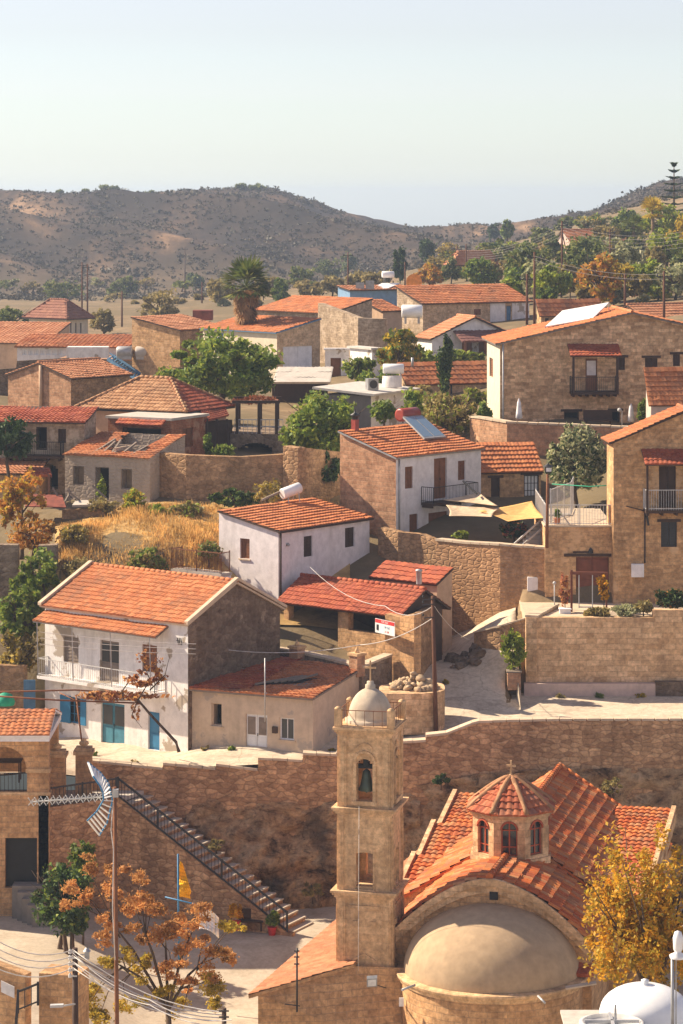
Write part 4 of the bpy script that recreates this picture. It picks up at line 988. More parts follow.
# apse
ac = cw(0, .1, 0); zA = ZY(996, 117.2); RA = 3.86; an = math.atan2(-AX.y, -AX.x)
mb = MB(); mb.lathe((ac.x, ac.y, 7), [(RA+.02, 0), (RA+.02, zA-7.28)], 40, 0, an-math.pi/2, an+math.pi/2); mb.build('apse_wall', 'ashlar', ch)
mb = MB(); mb.lathe((ac.x, ac.y, zA), [(RA,-.32),(RA+.1,-.3),(RA+.14,-.2),(RA+.22,-.1),(RA+.25,.0),(RA+.22,.05),(RA-.35,.12)], 40, 0, an-math.pi/2, an+math.pi/2, smooth=False); mb.build('apse_cornice', 'tower_stone', ch)
mb = MB(); prof = [((RA-.08)*math.cos(a), .1+2.78*math.sin(a)) for a in np.linspace(0, math.pi/2-.01, 22)]
mb.lathe((ac.x, ac.y, zA), prof, 48, 0, an-math.pi/2, an+math.pi/2); mb.build('apse_dome', 'apse_plaster', ch)
mb = MB(); tile_plane(mb, cw(-.75, 3.45, zA+.25), cw(-.6, 4.5, zA+.25), cw(.1, 3.45, zA+.62), 0, col=.3, row=.4); mb.build('side_roof', 'tile_red', ch)
mb = MB(); q = P(566, 990, 117.6); mb.obox(q, (1.3, .35, .12), (0, .4, 0), (0, 0, .06)); mb.build('broken_slab', 'coping', ch)
mb = MB(); mb.tube([P(415, 985, 117.3), P(402, 990, 116.7)], .05, 6); mb.build('water_spout', 'galv', ch); mb = MB(); mb.tube([P(538, 996, 117.0), P(545, 1003, 116.5)], .05, 6); mb.build('water_spout', 'galv', ch)
# octagonal lantern
dc = V(((511.0-341.5)/F*126.4, 126.4, 0)); z0, z1 = ZY(864, 124.6), ZY(817, 124.6); Rd = 1.80
ln = MB(); fs = []
cor = [dc+V((math.cos(rad(28.5+45*i)), -math.sin(rad(28.5+45*i)), 0))*Rd for i in range(8)]
lan = None; wm = MB(); wins = []
for i in range(8):
    a, b = cor[(i+1) % 8], cor[i]; nn = ((a+b)/2-dc); nn.z = 0; nn.normalize(); f = Face(a, b, nn, z0-.8, z1+.02)
    m = f.L/2; ow = .36; zb2 = z0+.28; zt2 = z1-.62
    for j in range(8):
        aa = -ow+2*ow*j/8; um = abs(aa+ow/8)/ow; f.op.append((m+aa, m+aa+ow/4, zb2, zt2+ow*1.0*math.sqrt(1-um*um)))
    f.walls(ln, 0, .2); fs.append(f)
lan = ln.build('lantern', 'ashlar_pale', ch)
for f in fs:
    m = f.L/2; ow = .36; zb2 = z0+.28; zt2 = z1-.62; g = MB()
    g.poly([f.pt(m+x*ow, z, -.16) for x, z in [(-1, zb2), (1, zb2), (1, zt2)]+[(math.cos(t), zt2+ow*math.sin(t)) for t in np.linspace(.2, math.pi-.2, 9)]+[(-1, zt2)]]); 
    fr = MB()
    for u in (m-ow+.03, m, m+ow-.03): fr.obox(f.pt(u-.03, zb2, -.155), f.d*.06, V((0,0,zt2-zb2+(ow*.9 if u == m else 0))), f.n*.04)
    for z in (zb2+.02, zb2+.38, zt2-.05): fr.obox(f.pt(m-ow, z, -.152), f.d*2*ow, V((0,0,.05)), f.n*.036)
    for j in range(10):
        t0, t1 = math.pi*j/10, math.pi*(j+1)/10
        fr.bar(f.pt(m+ow*math.cos(t0), zt2+ow*math.sin(t0), .0), f.pt(m+ow*math.cos(t1), zt2+ow*math.sin(t1), .0), .09)
    w = fr.build('window', 'frame_red', ch); g.build('pane', 'glass_dark', w)
mb = MB()
for i in range(8):
    a, b = cor[i], cor[(i+1) % 8]; e = (a-dc).normalized(); e2 = (b-dc).normalized()
    for z, h, ex in ((z0-.15, .28, .12), (z1-.16, .1, .06), (z1-.06, .1, .16)):
        A, B2 = a+e*ex, b+e2*ex; A0, B0 = a-e*.05, b-e2*.05
        q = [V((p.x, p.y, z)) for p in (B2, A, A0, B0)]; q2 = [p+V((0,0,h)) for p in q]
        mb.poly([q[0], q[1], q2[1], q2[0]][::-1]); mb.poly(q2); mb.poly(q[::-1])
mb.build('lantern_cornice', 'ashlar_pale', ch)
rf = MB(); hp = MB(); ap = V((dc.x, dc.y, ZY(777, 126.4))); He = z1+.05
def lz(k): return He+(ap.z-He)*(1-(1-k)**1.28*1.0) if k < 1 else ap.z
for i in range(8):
    a = dc+(cor[(i+1) % 8]-dc)*1.14; b = dc+(cor[i]-dc)*1.14; W8 = (b-a).length; Ls = 2.4
    def fn(u, v, a=a, b=b, W8=W8, Ls=Ls):
        k = v/Ls; p = a.lerp(b, u/W8); m2 = dc.lerp((a+b)/2, 1-k); p2 = p-(a+b)/2+m2; return V((p2.x, p2.y, lz(k)))
    tile_surf(rf, fn, W8, Ls, 0, col=.30, row=.36, amp=.06, step=.055, seg=4, seed=i, clip=lambda u, v, W8=W8, Ls=Ls: abs(u-W8/2) < W8/2*(1-v/Ls)+.1)
    pth = [V((dc+(a-dc)*(1-k)).to_tuple()) for k in np.linspace(0, 1, 8)]
    hp.tube([V((p.x, p.y, lz(k)+.05)) for p, k in zip(pth, np.linspace(0, 1, 8))], [.12]*7+[.08], 7)
rf.build('lantern_roof', 'tile_worn', ch); hp.build('hip_rib', 'tile_old', ch)
mb = MB(); mb.lathe(ap+V((0,0,-.05)), [(.18,0),(.12,.1),(.05,.2)], 10); mb.box(ap+V((0,0,.42)), .08, .08, .62); mb.box(ap+V((0,0,.5)), .42, .08, .08, rz=ca-math.pi/2); mb.build('lantern_cross', 'tower_stone', ch)
# long low roof left of the tower
qa, qb, qc, qd = V((-3.9, 119, 11.75)), V((.5, 120.8, 12.55)), V((6.3, 139, 13.55)), V((4.2, 141, 13.1))
def bl(u, v): 
    x, y = u/20.0, v/4.6; return qa.lerp(qd, 1-x).lerp(qb.lerp(qc, 1-x), y)
mb = MB(); tile_surf(mb, bl, 20.0, 4.6, 0, col=.34, row=.45, amp=.025, step=.035, seg=2, seed=8); mb.slab([qa-V((0,0,.03)), qb-V((0,0,.03)), qc-V((0,0,.03)), qd-V((0,0,.03))], .14, 1); mb.build('low_roof', ['tile_far', 'ashlar'], ch)
mb = MB(); ia = qa+V((.4,.35,0)); ib = qb+V((0,.1,0)); id_ = qd+V((.4,0,0))
mb.poly([V((ia.x, ia.y, 7)), V((7.2, 120.2, 7)), V((7.2, 120.2, 12.4)), V((ib.x, ib.y, 12.42)), V((ia.x, ia.y, 11.68))]); mb.poly([V((id_.x, id_.y, 7)), V((ia.x, ia.y, 7)), V((ia.x, ia.y, 11.6)), V((id_.x, id_.y, 12.95))]); mb.build('low_wall', 'ashlar', ch)
ub = thing('utility_bracket', 'thin iron bracket with insulators on the low tiled church roof', 'bracket', P(297, 1010, 118.6))
mb = MB(); mb.tube([P(297, 1012, 118.6), P(297, 948, 118.6)], .04, 6); mb.build('mast', 'iron', ub); mb = MB()
for y in (951, 957, 964): mb.bar(P(294, y, 118.6), P(299.5, y, 118.6), .05)
mb.bar(P(285, 1004, 118.6), P(300, 1006, 118.6), .04); mb.build('insulator', 'iron', ub)
pt = P(399, 1001, 119.9); mb = MB(); mb.obox(pt+V((0,-.12,-.2)), (.2, 0, 0), (0, .05, 0), (0, 0, .36)); tag(mb.build('meter_box', 'tarp_white', None, pt), 'small white meter box on the church wall under apse cornice', 'box')
NEAR = dict(col=.27, row=.36, amp=.045, step=.045, seg=4); BAND = dict(col=.26, row=.42, amp=.03, step=.075, seg=4); FAR = dict(col=.4, row=.5, amp=.05, step=.05, seg=2)
# ------------------------------------------------------------------ white two-storey house with blue doors
h = House('village_house', 'old white two storey house with blue doors, tiled balcony awning and orange gable roof', 'house', 188, 149.5, 50, 45, 280, 752, 622, 'gableL', 1.74, 'white_old', 'tile_clay', .28, .18, 'rubble_dark', tk=NEAR, eave='coping')
h.win('L', 63.5, 637, 78.5, 663, 'shutter', 'wood_grey'); h.win('L', 100, 641, 119, 682, 'glassdoor', 'wood_grey'); h.win('L', 142, 645, 157, 672, 'shutter', 'wood')
f = h.L
r_ = f.rect(61, 697, 85, 723); f.op.append(r_); a, b, c, d = r_; w = (b-a)
g = MB(); g.obox(f.pt(a-.02, c-.03, .002), f.d*(w*.42), V((0,0,d-c+.06)), f.n*.06); g2 = MB(); g2.obox(f.pt(b-.16*w, c-.03, .002), f.d*(w*.42)*.5, V((0,0,d-c+.06)), f.n*.06)
wo = fill(f, r_, h.root, 'glass', 'blue_paint'); g.build('shutter', 'blue_paint', wo); g2.build('shutter', 'blue_paint', wo)
h.win('L', 101, 703, 124.5, 746, 'glassdoor', 'teal_paint'); h.win('L', 148, 712, 159.5, 750, 'door', 'blue_paint')
h.finish()
zf = f.px(110, 683)[1]
balcony(h.root, f, .25, f.L*.85, zf, .85, .95, 'pale_metal', 'white_old', brackets=0)
u0, u1 = .05, f.L*.87; zt = f.px(110, 619)[1]; mb = MB()
tile_plane(mb, f.pt(u0, zt-.45, 1.0), f.pt(u1, zt-.45, 1.0), f.pt(u0, zt+.02, .02), 0, smi=1, th=.06, **NEAR); aw = mb.build('awning', ['tile_clay', 'wood_grey'], h.root)
mb = MB()
for u in (.3, f.L*.28, f.L*.55, f.L*.82): mb = MB(); mb.bar(f.pt(u, zf, .8), f.pt(u, zt-.5, .9), .05); mb.build('awning_post', 'galv', aw)
mb = MB(); mb.bar(f.pt(u0, zt-.5, .93), f.pt(u1, zt-.5, .93), .07); mb.build('awning_beam', 'galv', aw)
mb = MB(); # stone verge of the gable
for p, q in ((V((h.C.x, h.C.y, h.ze)), V((h.C+h.r*h.wR/2).to_tuple())+V((0,0,h.ze+h.rise))),):
    pass
R = h.R
for A_, B_ in (((-.3, h.ze-.08), (h.wR/2, h.ze+h.rise+.1)), ((h.wR+.3, h.ze-.08), (h.wR/2, h.ze+h.rise+.1))):
    p, q = R.pt(A_[0], A_[1], .0), R.pt(B_[0], B_[1], .0); mb = MB(); mb.obox(p, q-p, R.n*.26, V((0,0,.16))); mb.build('verge', 'coping', h.root)
Lf = h.BL
for A_, B_ in (((-.3, h.ze-.08), (h.wR/2, h.ze+h.rise+.1)), ((h.wR+.3, h.ze-.08), (h.wR/2, h.ze+h.rise+.1))):
    p, q = Lf.pt(A_[0], A_[1], .0), Lf.pt(B_[0], B_[1], .0); mb = MB(); mb.obox(p, q-p, Lf.n*.26, V((0,0,.16))); mb.build('verge', 'coping', h.root)
mb = MB(); mb.bar(f.pt(f.L*.93, f.px(176, 640)[1], .1), f.pt(f.L*.97, f.px(176, 640)[1], .1), .03)
for k in range(3): mb.bar(f.pt(f.L*.94+k*.12, f.px(176, 644)[1], .05), f.pt(f.L*.94+k*.12, f.px(176, 637)[1], .12), .05)
mb.build('wire_bracket', 'iron', h.root)
H1 = h
# vine and pipe pergola in front
pg = thing('pergola', 'rusty pipe pergola in front of the white house with blue doors', 'pergola', P(83, 742, 148))
mb = MB(); za = f.px(110, 690)[1]
for u, dz in ((.0, 0), (f.L*.9, 0)): pass
mb.tube([P(-5, 692, 147.5), P(75, 690, 148.5), P(122, 693, 148)], .045, 6); mb.tube([P(-5, 696, 146.5), P(55, 700, 146.8), P(135, 703, 147)], .045, 6)
mb.tube([P(76, 695, 148), P(82, 744, 146.2)], .045, 6); mb.tube([P(105, 690, 149.5), P(138, 702, 146.5)], .035, 6); mb.tube([P(60, 693, 149), P(75, 700, 146.9)], .03, 6); mb.build('pipe', 'rust', pg)
vn = thing('grape_vine', 'bare rusty leaved grape vine climbing over the pergola and balcony of white house', 'vine', P(179, 750, 146.6))
mb = MB(); mb.tube([P(179, 752, 146.5), P(176, 742, 146.5), P(163, 728, 146.4), P(150, 714, 146.3), P(138, 700, 146.4), P(120, 694, 147), P(95, 692, 147.4)], [.10, .08, .07, .07, .06, .05, .03], 7)
for a, b, c in (((138,700,146.4),(150,680,146.6),(140,655,147)), ((120,694,147),(130,680,147.5),(160,660,146.8)), ((138,700,146.4),(132,715,146.4),(142,728,146.3)), ((150,690,146.5),(165,675,146.3),(170,655,146.5)), ((138,700,146.4),(100,700,147),(75,698,147.3))): mb.tube([P(*a), P(*b), P(*c)], [.045, .03, .012], 5)
mb.build('stem', 'bark', vn)
q = np.concatenate([leaves(P(120, 696, 146.9), 2.4, .9, .28, 520, .17, 26, .3, 3), leaves(P(145, 678, 146.6), 1.4, .6, .75, 420, .16, 24, .2, 4), leaves(P(150, 655, 147.0), .9, .4, .8, 90, .14, 12, .15, 5), leaves(P(137, 712, 146.4), .35, .3, .8, 70, .14, 9, .2, 6)])
mb = MB(); mb.quads(q[::2], 0); mb.quads(q[1::2], 1); mb.build('foliage', ['leaf_vine', 'leaf_rust'], vn)

# ------------------------------------------------------------------ low beige house with broken roof
h = House('village_house', 'low beige plastered house with broken tiled roof beside the white house', 'house', 313, 146.9, 66, 192, 364, 752, 698, 'monoL', .62, 'beige_wall', 'tile_clay', .25, .1, 'beige_wall', tk=dict(NEAR, sag=.05), eave='wood_grey')
h.win('L', 211.5, 703, 222, 726, 'void', 'beige_wall', sill='coping'); h.win('L', 245.6, 714.5, 267.3, 754, 'glassdoor', 'white_paint', glass='wood_grey'); h.win('L', 279.6, 718, 294, 740, 'glass', 'white_paint', sill='coping', bars=(2, 1))
h.finish(); f = h.L
mb = MB(); u, z = f.px(273, 727); mb.obox(f.pt(u, z-.3, .002), f.d*.28, V((0,0,.34)), f.n*.14); mb.build('meter_box', 'wood_dark', h.root)
# neighbour's shadow as darker red tiles, black plate for the gap's darkness, loose laths
C, r, l = h.C, h.r, h.l; sl = h.rise/h.wR
def rp(u, v, up=.06): p = h.Lp+f.d*u+r*v; return V((p.x, p.y, h.ze+sl*v+.04+up))
mb = MB(); tile_plane(mb, rp(-.1, -.25, .05), rp(f.L*.44, .6, .05), rp(-.1, h.wR, .05), 0, th=.02, **dict(NEAR, sag=.06)); mb.build('shadow_tiles', 'tile_red', h.root)
mb = MB(); mb.slab([rp(f.L*.46, 1.2, .09), rp(f.L*.74, 2.4, .09), rp(f.L*.82, 3.3, .09), rp(f.L*.6, 2.5, .09)], .03)
mb.build('dark_gap_plate', 'black', h.root)
mb = MB()
for k in range(7): mb.bar(rp(f.L*(.45+.04*k), 1.2+.2*k+random.uniform(-.3, .3), .14), rp(f.L*(.62+.03*k), 2.3+.2*k+random.uniform(-.3, .3), .2), .09)
mb.build('roof_lath', 'wood_grey', h.root)
mp = P(265, 716, 147.5); mb = MB(); mb.tube([mp+V((0,0,-.3)), P(265, 658, 147.5)], .035, 6); mb.tube([P(265, 690, 147.5), P(270, 700, 148), P(273, 715, 148)], .015, 4); tag(mb.build('service_mast', 'galv', None, mp), 'thin service mast on the eave of beige house', 'mast')

# ------------------------------------------------------------------ open tavern / carport with red roof
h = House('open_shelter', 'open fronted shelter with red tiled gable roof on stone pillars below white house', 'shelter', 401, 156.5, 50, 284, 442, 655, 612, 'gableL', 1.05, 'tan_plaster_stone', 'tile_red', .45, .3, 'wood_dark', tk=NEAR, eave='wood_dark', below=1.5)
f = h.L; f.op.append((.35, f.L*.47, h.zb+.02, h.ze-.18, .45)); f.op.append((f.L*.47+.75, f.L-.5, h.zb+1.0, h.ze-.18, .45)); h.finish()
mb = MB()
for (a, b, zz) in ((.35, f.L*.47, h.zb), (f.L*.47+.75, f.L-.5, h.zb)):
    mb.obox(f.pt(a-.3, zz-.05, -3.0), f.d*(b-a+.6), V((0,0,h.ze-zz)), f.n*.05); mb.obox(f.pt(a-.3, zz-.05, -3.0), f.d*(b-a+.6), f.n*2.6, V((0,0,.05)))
mb.build('back_wall', 'wood_dark', h.root)  # floor and back coloured dark to stand for the shelter's inner shade
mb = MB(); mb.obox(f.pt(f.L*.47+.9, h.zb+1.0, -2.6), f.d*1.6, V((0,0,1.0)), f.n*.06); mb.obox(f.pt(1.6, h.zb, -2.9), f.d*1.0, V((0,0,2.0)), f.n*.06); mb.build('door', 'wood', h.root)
mb = MB(); p = P(419, 584, 160); mb.lathe(p, [(.16,0),(.16,.7),(.2,.72),(.2,.8),(.02,.85)], 10); mb.build('chimney', 'galv', h.root)
h2 = House('shed', 'dark red tiled lean-to roof behind the open shelter, against the house', 'shed', 437, 161, 50, 372, 452, 650, 583, 'monoL', .7, 'tan_wall', 'tile_red', .2, .1, tk=FAR); h2.finish()
wall_run('stone_wall', 'stone wall carrying the estate sign at the end of the open shelter', [(385, 614, 155.2), (400, 617, 154.6), (414, 613, 153.7)], 16.8, 'ashlar', .5, None)
wall_run('stone_wall', 'rough side wall of the shelter facing the telephone pole', [(415, 617, 154.6), (443, 600, 161)], 17.2, 'rubble', .4, None)
wall_run('terrace_wall', 'low terrace wall with pale coping behind beige house roof', [(240, 645, 159.2), (250, 647, 158.2), (300, 654, 155.6), (352, 666, 152.6), (362, 668, 152.2)], 16, 'rubble_grey', .45, 'coping')
wall_run('terrace_wall', 'short terrace wall from the chimney block to the sign wall', [(362, 668, 152.2), (392, 656, 154.8)], 16, 'rubble_grey', .45, 'coping')
for x, y0, y1, D, lb in ((297, 644, 668, 155.2, 'square stone chimney block with lantern on terrace wall, nearer the shelter pillars'), (357, 651, 676, 152.3, 'square stone chimney block at the corner of the terrace wall above beige house')):
    p = P(x, y1, D); hh = ZY(y0, D)-p.z; t_ = thing('stone_pier', lb, 'pier', p); mb = MB(); mb.box(p+V((0,0,hh*.42)), .6, .6, hh*.84, rz=.8); mb.build('shaft', 'red_stone', t_)
    mb = MB(); mb.box(p+V((0,0,hh*.88)), .74, .74, hh*.1, rz=.8); mb.lathe(p+V((0,0,hh*.93)), [(.1,0),(.14,.05),(.1,.18),(.04,.25),(.02,.34)], 8); mb.build('cap', 'tower_stone', t_)
# sign
fs = Face((P(378.5, 626, 155.6).x, 155.6), (P(398, 626, 154.0).x, 154.0), (-.64, -.77), 0, 1)
sg = thing('estate_sign', 'white board with red lettering fixed to the stone wall of shelter', 'sign', P(388, 634, 154.6)); za, zb_ = ZY(634, 154.7), ZY(620, 154.7)
mb = MB(); mb.obox(fs.pt(0, za, .25), fs.d*fs.L, V((0,0,zb_-za)), fs.n*.04); mb.build('board', 'white_paint', sg)
mb = MB(); hgt = zb_-za
mb.obox(fs.pt(.02, za+hgt*.72, .292), fs.d*(fs.L-.04), V((0,0,hgt*.26)), fs.n*.006); mb.build('band', 'red_sign', sg)
def text(parent, body, size, loc, d, n, mat, name='lettering', sx=1.0):
    cu = bpy.data.curves.new(name, 'FONT'); cu.body = body; cu.size = size; cu.extrude = .002; cu.align_x = 'CENTER'; cu.align_y = 'CENTER'
    o = bpy.data.objects.new(name, cu); COL.objects.link(o)
    from mathutils import Matrix
    x = d.normalized(); z = n.normalized(); y = z.cross(x); m = Matrix((x*sx, y, z)).transposed().to_4x4(); m.translation = V(loc)
    dg = bpy.context.evaluated_depsgraph_get(); me = bpy.data.meshes.new_from_object(o.evaluated_get(dg)); bpy.data.objects.remove(o)
    me.transform(m); mo = bpy.data.objects.new(name, me); COL.objects.link(mo); me.materials.clear(); me.materials.append(M[mat])
    if parent: me.transform(Matrix.Translation(-parent.location)); mo.parent = parent
    return mo
text(sg, 'FOR SALE', hgt*.24, fs.pt(fs.L*.5, za+hgt*.85, .302), fs.d, fs.n, 'white_paint', sx=.85); text(sg, '99 567', hgt*.26, fs.pt(fs.L*.62, za+hgt*.48, .295), fs.d, fs.n, 'blue_paint', 'number'); text(sg, '25 588', hgt*.2, fs.pt(fs.L*.6, za+hgt*.18, .295), fs.d, fs.n, 'red_sign', 'number')
mb = MB(); mb.box(fs.pt(fs.L*.17, za+hgt*.4, .294), .26, .02, hgt*.4, rz=-.7); mb.build('emblem', 'iron', sg)

# stone pile on low round-ended planter
pl = thing('stone_planter', 'low rounded masonry planter heaped with loose stones beside telephone pole', 'planter', P(412, 722, 149.6)); cpt = P(412, 700, 150.6)
zb0, zt0 = 17.0, ZY(690, 150)
mb = MB(); ol = []
for k in range(30):
    t = 2*math.pi*k/30; x = math.cos(t); y = math.sin(t); ol.append(V((cpt.x+1.75*math.copysign(abs(x)**.6, x), cpt.y+1.7*math.copysign(abs(y)**.6, y)+.35*x, 0)))
for k in range(30):
    a, b = ol[k], ol[(k+1) % 30]; mb.poly([(a.x, a.y, zb0), (b.x, b.y, zb0), (b.x, b.y, zt0), (a.x, a.y, zt0)])
mb.poly([(p.x, p.y, zt0) for p in ol]); mb.build('wall', 'ashlar_pale', pl)
for k in range(70):
    t = random.uniform(0, 6.28); rr = random.random()**.6*1.25; zz = zt0+max(0, (1.2-rr))*.62*random.random()+.08; p = V((cpt.x+.05+rr*math.cos(t), cpt.y+rr*math.sin(t)*.9, zz))
    mb = MB(); s = random.uniform(.13, .27); mb.ball(p, s, 0, 5, (1.25, .9, .75), .5)
    for i, v_ in enumerate(mb.v): pass
    o = mb.build('loose_stone', 'rockpile', None, p); o.rotation_euler = (random.uniform(-.4, .4), random.uniform(-.4, .4), t)
    tag(o, 'pale loose stone in the heap on the rounded planter', 'stone', 'loose stones heaped on the planter')

# telephone pole
tp = thing('telephone_pole', 'tall reddish brown timber telephone pole standing on the street above church', 'pole', P(436, 737, 149.0))
mb = MB(); mb.tube([P(436.3, 739, 149), P(432.6, 596, 149)], [.13, .09], 9); mb.build('shaft', 'pole_wood', tp)
mb = MB()
for y in (600, 605, 618): mb.bar(P(422 if y < 610 else 424, y, 149), P(434, y-1, 148.9), .05); mb.lathe(P(423, y-2, 149), [(.05,0),(.06,.08),(.02,.14)], 7)
mb.build('insulator', 'iron', tp)

# ------------------------------------------------------------------ white house in the middle
h = House('village_house', 'plain white house with small dark windows and orange sloped roof in centre', 'house', 278.5, 163, 52, 219, 369.5, 619, 531, 'monoR', .86, 'pink_white', 'tile_orange', .18, .15, 'pink_white', tk=BAND, eave='wood_dark', below=2.5)
h.win('L', 240, 538.6, 249.6, 558.7, 'shutter', 'wood', sill='coping'); h.win('R', 303.8, 536, 312.4, 556.6, 'shutter', 'wood_dark'); h.win('R', 345, 527.5, 354.5, 547, 'shutter', 'wood_dark')
h.finish(); f = h.R
mb = MB(); mb.tube([f.pt(.05, h.ze-.1, .12), f.pt(.05, h.zb-.5, .12)], .06, 7); mb.tube([f.pt(-.2, h.ze-.06, .2), f.pt(f.L+.1, h.ze-.06, .2)], .07, 7); mb.build('drainpipe', 'wood_dark', h.root)
mb = MB(); u, z = f.px(287, 546); mb.lathe(f.pt(u, z, .08), [(.09,0),(.12,.1),(.02,.2)], 8); mb.build('wall_lamp', 'grey_metal', h.root)
def water_heater(label, p, d, L=1.3, r=.3, mat='white_tank', plate=True, nn=None):
    t_ = thing('water_heater', label, 'water heater', p); mb = MB(); a = V(p)+V((0,0,r+.35)); d = V(d).normalized()
    mb.tube([a-d*L/2, a-d*(L/2-.04), a+d*(L/2-.04), a+d*L/2], [r*.86, r, r, r*.86], 16); mb.build('tank', mat, t_)
    s = d.cross(V((0,0,1)))*.25
    for e in (-1, 1):
        for q in (-1, 1): bars('leg', 'galv', t_, [(a+d*e*L*.3+s*q-V((0,0,r*.6)), V(p)+d*e*L*.3+s*q*1.5-V((0,0,.1)))], .04)
    return t_
wp = P(291, 497, 170.5); wp.z = h.ze+h.rise+.0; water_heater('white water heater drum lying behind the orange roof of middle white house', wp, (.8, .6, .25), 1.35, .33)
mb = MB(); mb.bar(P(262, 500, 169.5), P(284, 490, 170.5), .12); tag(mb.build('roof_debris', 'wood_grey', None, P(270, 500, 169.5)), 'pale plank leaning by the water heater drum', 'plank')
t2 = House('side_terrace', 'low pink rendered terrace annex left of the middle white house', 'annex', 221, 161.0, 52, 172, 231, 612, 577, 'flat', 0, 'pink_white', 'concrete', .05, .05, below=1.5); t2.finish()
C = t2.C; z = t2.ze+.19
railing('terrace_railing', 'brown metal railing around the pink terrace by the white house', [V((t2.Rp.x, t2.Rp.y, z))+t2.l*.1, V((C.x, C.y, z)), V((t2.Lp.x, t2.Lp.y, z)), V((t2.Bk.x, t2.Bk.y, z))], 1.15, 'rust', .12, .022, .05)

# ------------------------------------------------------------------ house with stone gable, solar collector and balcony
h = House('village_house', 'white fronted house with pinkish stone side, solar collector and wooden shutters', 'house', 396, 171, 49, 340, 481, 545, 457, 'monoR', 1.32, 'red_stone', 'tile_orange', .2, .2, 'white_wall', tk=BAND, eave='grey_metal', below=3.5)
for (a, b, c, d) in ((405, 466.6, 413, 488.5), (458, 460.7, 465.4, 480), (409.4, 514, 418, 534)): h.win('R', a, b, c, d, 'shutter', 'wood')
h.win('R', 434, 458, 447, 498.5, 'door', 'wood'); h.win('R', 428.5, 512, 447.7, 537, 'shutter', 'wood'); h.finish(); f = h.R
ub = f.px(421, 500)[0]; balcony(h.root, f, ub, f.px(466, 500)[0], f.px(440, 500)[1], 1.0, .95, 'iron', 'wood_dark', brackets=4)
mb = MB(); mb.tube([f.pt(.25, h.ze-.1, .06), f.pt(.25, h.zb, .06)], .05, 6); mb.build('drainpipe', 'grey_metal', h.root)
mb = MB(); mb.obox(f.pt(f.px(450, 540)[0], h.zb-3, .003), f.d*3.2, V((0,0,3+f.px(465, 512)[1]-h.zb)), f.n*.06); mb.build('stone_base', 'rubble_grey', h.root)
mb = MB(); mb.obox(h.L.pt(-.05, h.zb-3.5, .003), h.L.d*(h.L.L+.1), V((0,0,3.5+h.L.px(380, 530)[1]-h.zb)), h.L.n*.1); mb.obox(f.pt(-.1, h.zb-3.5, .003), f.d*3.0, V((0,0,3.5+.2)), f.n*.1); mb.build('plinth', 'rubble', h.root)
def onroof(h, x, y, up=.12): # point of the monoR roof plane under photo pixel
    n = V((0,0,1)); sl = h.rise/h.wL
    for D in np.arange(h.C.y-2, h.C.y+12, .02):
        p = P(x, y, D); v = (p-h.C).dot(h.l); 
        if p.z < h.ze+sl*v+.08: continue
        # first point above plane moving away means ray crossed; keep the last below
    best = min(np.arange(h.C.y-2, h.C.y+12, .02), key=lambda D: abs(P(x, y, D).z-(h.ze+sl*((V((P(x, y, D).x, P(x, y, D).y, 0))-h.C).dot(h.l))+.08)))
    q = P(x, y, best); q.z += up; return q
sc = thing('solar_collector', 'glass solar collector panel lying on the orange roof with red boiler', 'solar panel', onroof(h, 425, 435)); qd = [onroof(h, *xy) for xy in ((424.5, 442), (446, 441), (424.5, 423), (404, 424))]
q4 = [onroof(h, 424.5, 441.5, .2), onroof(h, 446, 439.5, .2), onroof(h, 422, 423, .5), onroof(h, 403, 424.5, .5)]
mb = MB(); mb.slab(q4, .1); mb.build('frame', 'grey_metal', sc)
mb = MB(); c4 = sum(q4, V((0,0,0)))/4; nn = (q4[1]-q4[0]).cross(q4[3]-q4[0]).normalized()
m01, m23 = (q4[0]+q4[1])/2, (q4[2]+q4[3])/2
for Q in ((q4[0], m01, m23, q4[3]), (m01, q4[1], q4[2], m23)):
    cc = sum(Q, V((0,0,0)))/4; g = MB(); g.poly([cc+(p-cc)*.88+nn*.006 for p in Q]); g.build('glass_panel', 'solar', sc)
bp = onroof(h, 408, 421, 0); bt = thing('boiler_tank', 'dark red boiler tank on the roof above the solar collector', 'tank', bp); mb = MB(); d = h.r; a = bp+V((0,0,.42)); mb.tube([a-d*.85, a-d*.8, a+d*.8, a+d*.85], [.3, .42, .42, .3], 16); mb.build('tank', 'red_enamel', bt)
mb = MB(); [mb.bar(a+d*e-V((0,0,.3)), bp+d*e-V((0,0,.1)), .08) for e in (-.5, .5)]; mb.build('stand', 'iron', bt)
cp_ = onroof(h, 355, 430, -.1); ct = thing('chimney', 'small red chimney with dark cowl on the orange roof corner', 'chimney', cp_); mb = MB(); mb.box(cp_+V((0,0,.35)), .34, .34, .8, rz=h.a); mb.build('stack', 'red_enamel', ct); mb = MB(); mb.lathe(cp_+V((0,0,.75)), [(.2,0),(.2,.2),(.3,.22),(.3,.3),(.06,.42),(.05,.6)], 10); mb.build('cowl', 'iron', ct)

# small stone house behind the sails
h = House('village_house', 'small stone house with orange roof and dark glazed door behind shade sails', 'house', 479, 178, 12, 470, 541, 512, 470.5, 'monoR', 1.5, 'tan_plaster_stone', 'tile_orange', .25, .15, tk=BAND, eave='wood_dark')
h.win('R', 491, 478, 500, 502, 'door', 'wood_dark', lintel='wood_dark'); h.win('R', 524, 475, 539, 506, 'glass', 'black', lintel='wood_dark', glass='white_paint', bars=(4, 4)); h.finish()
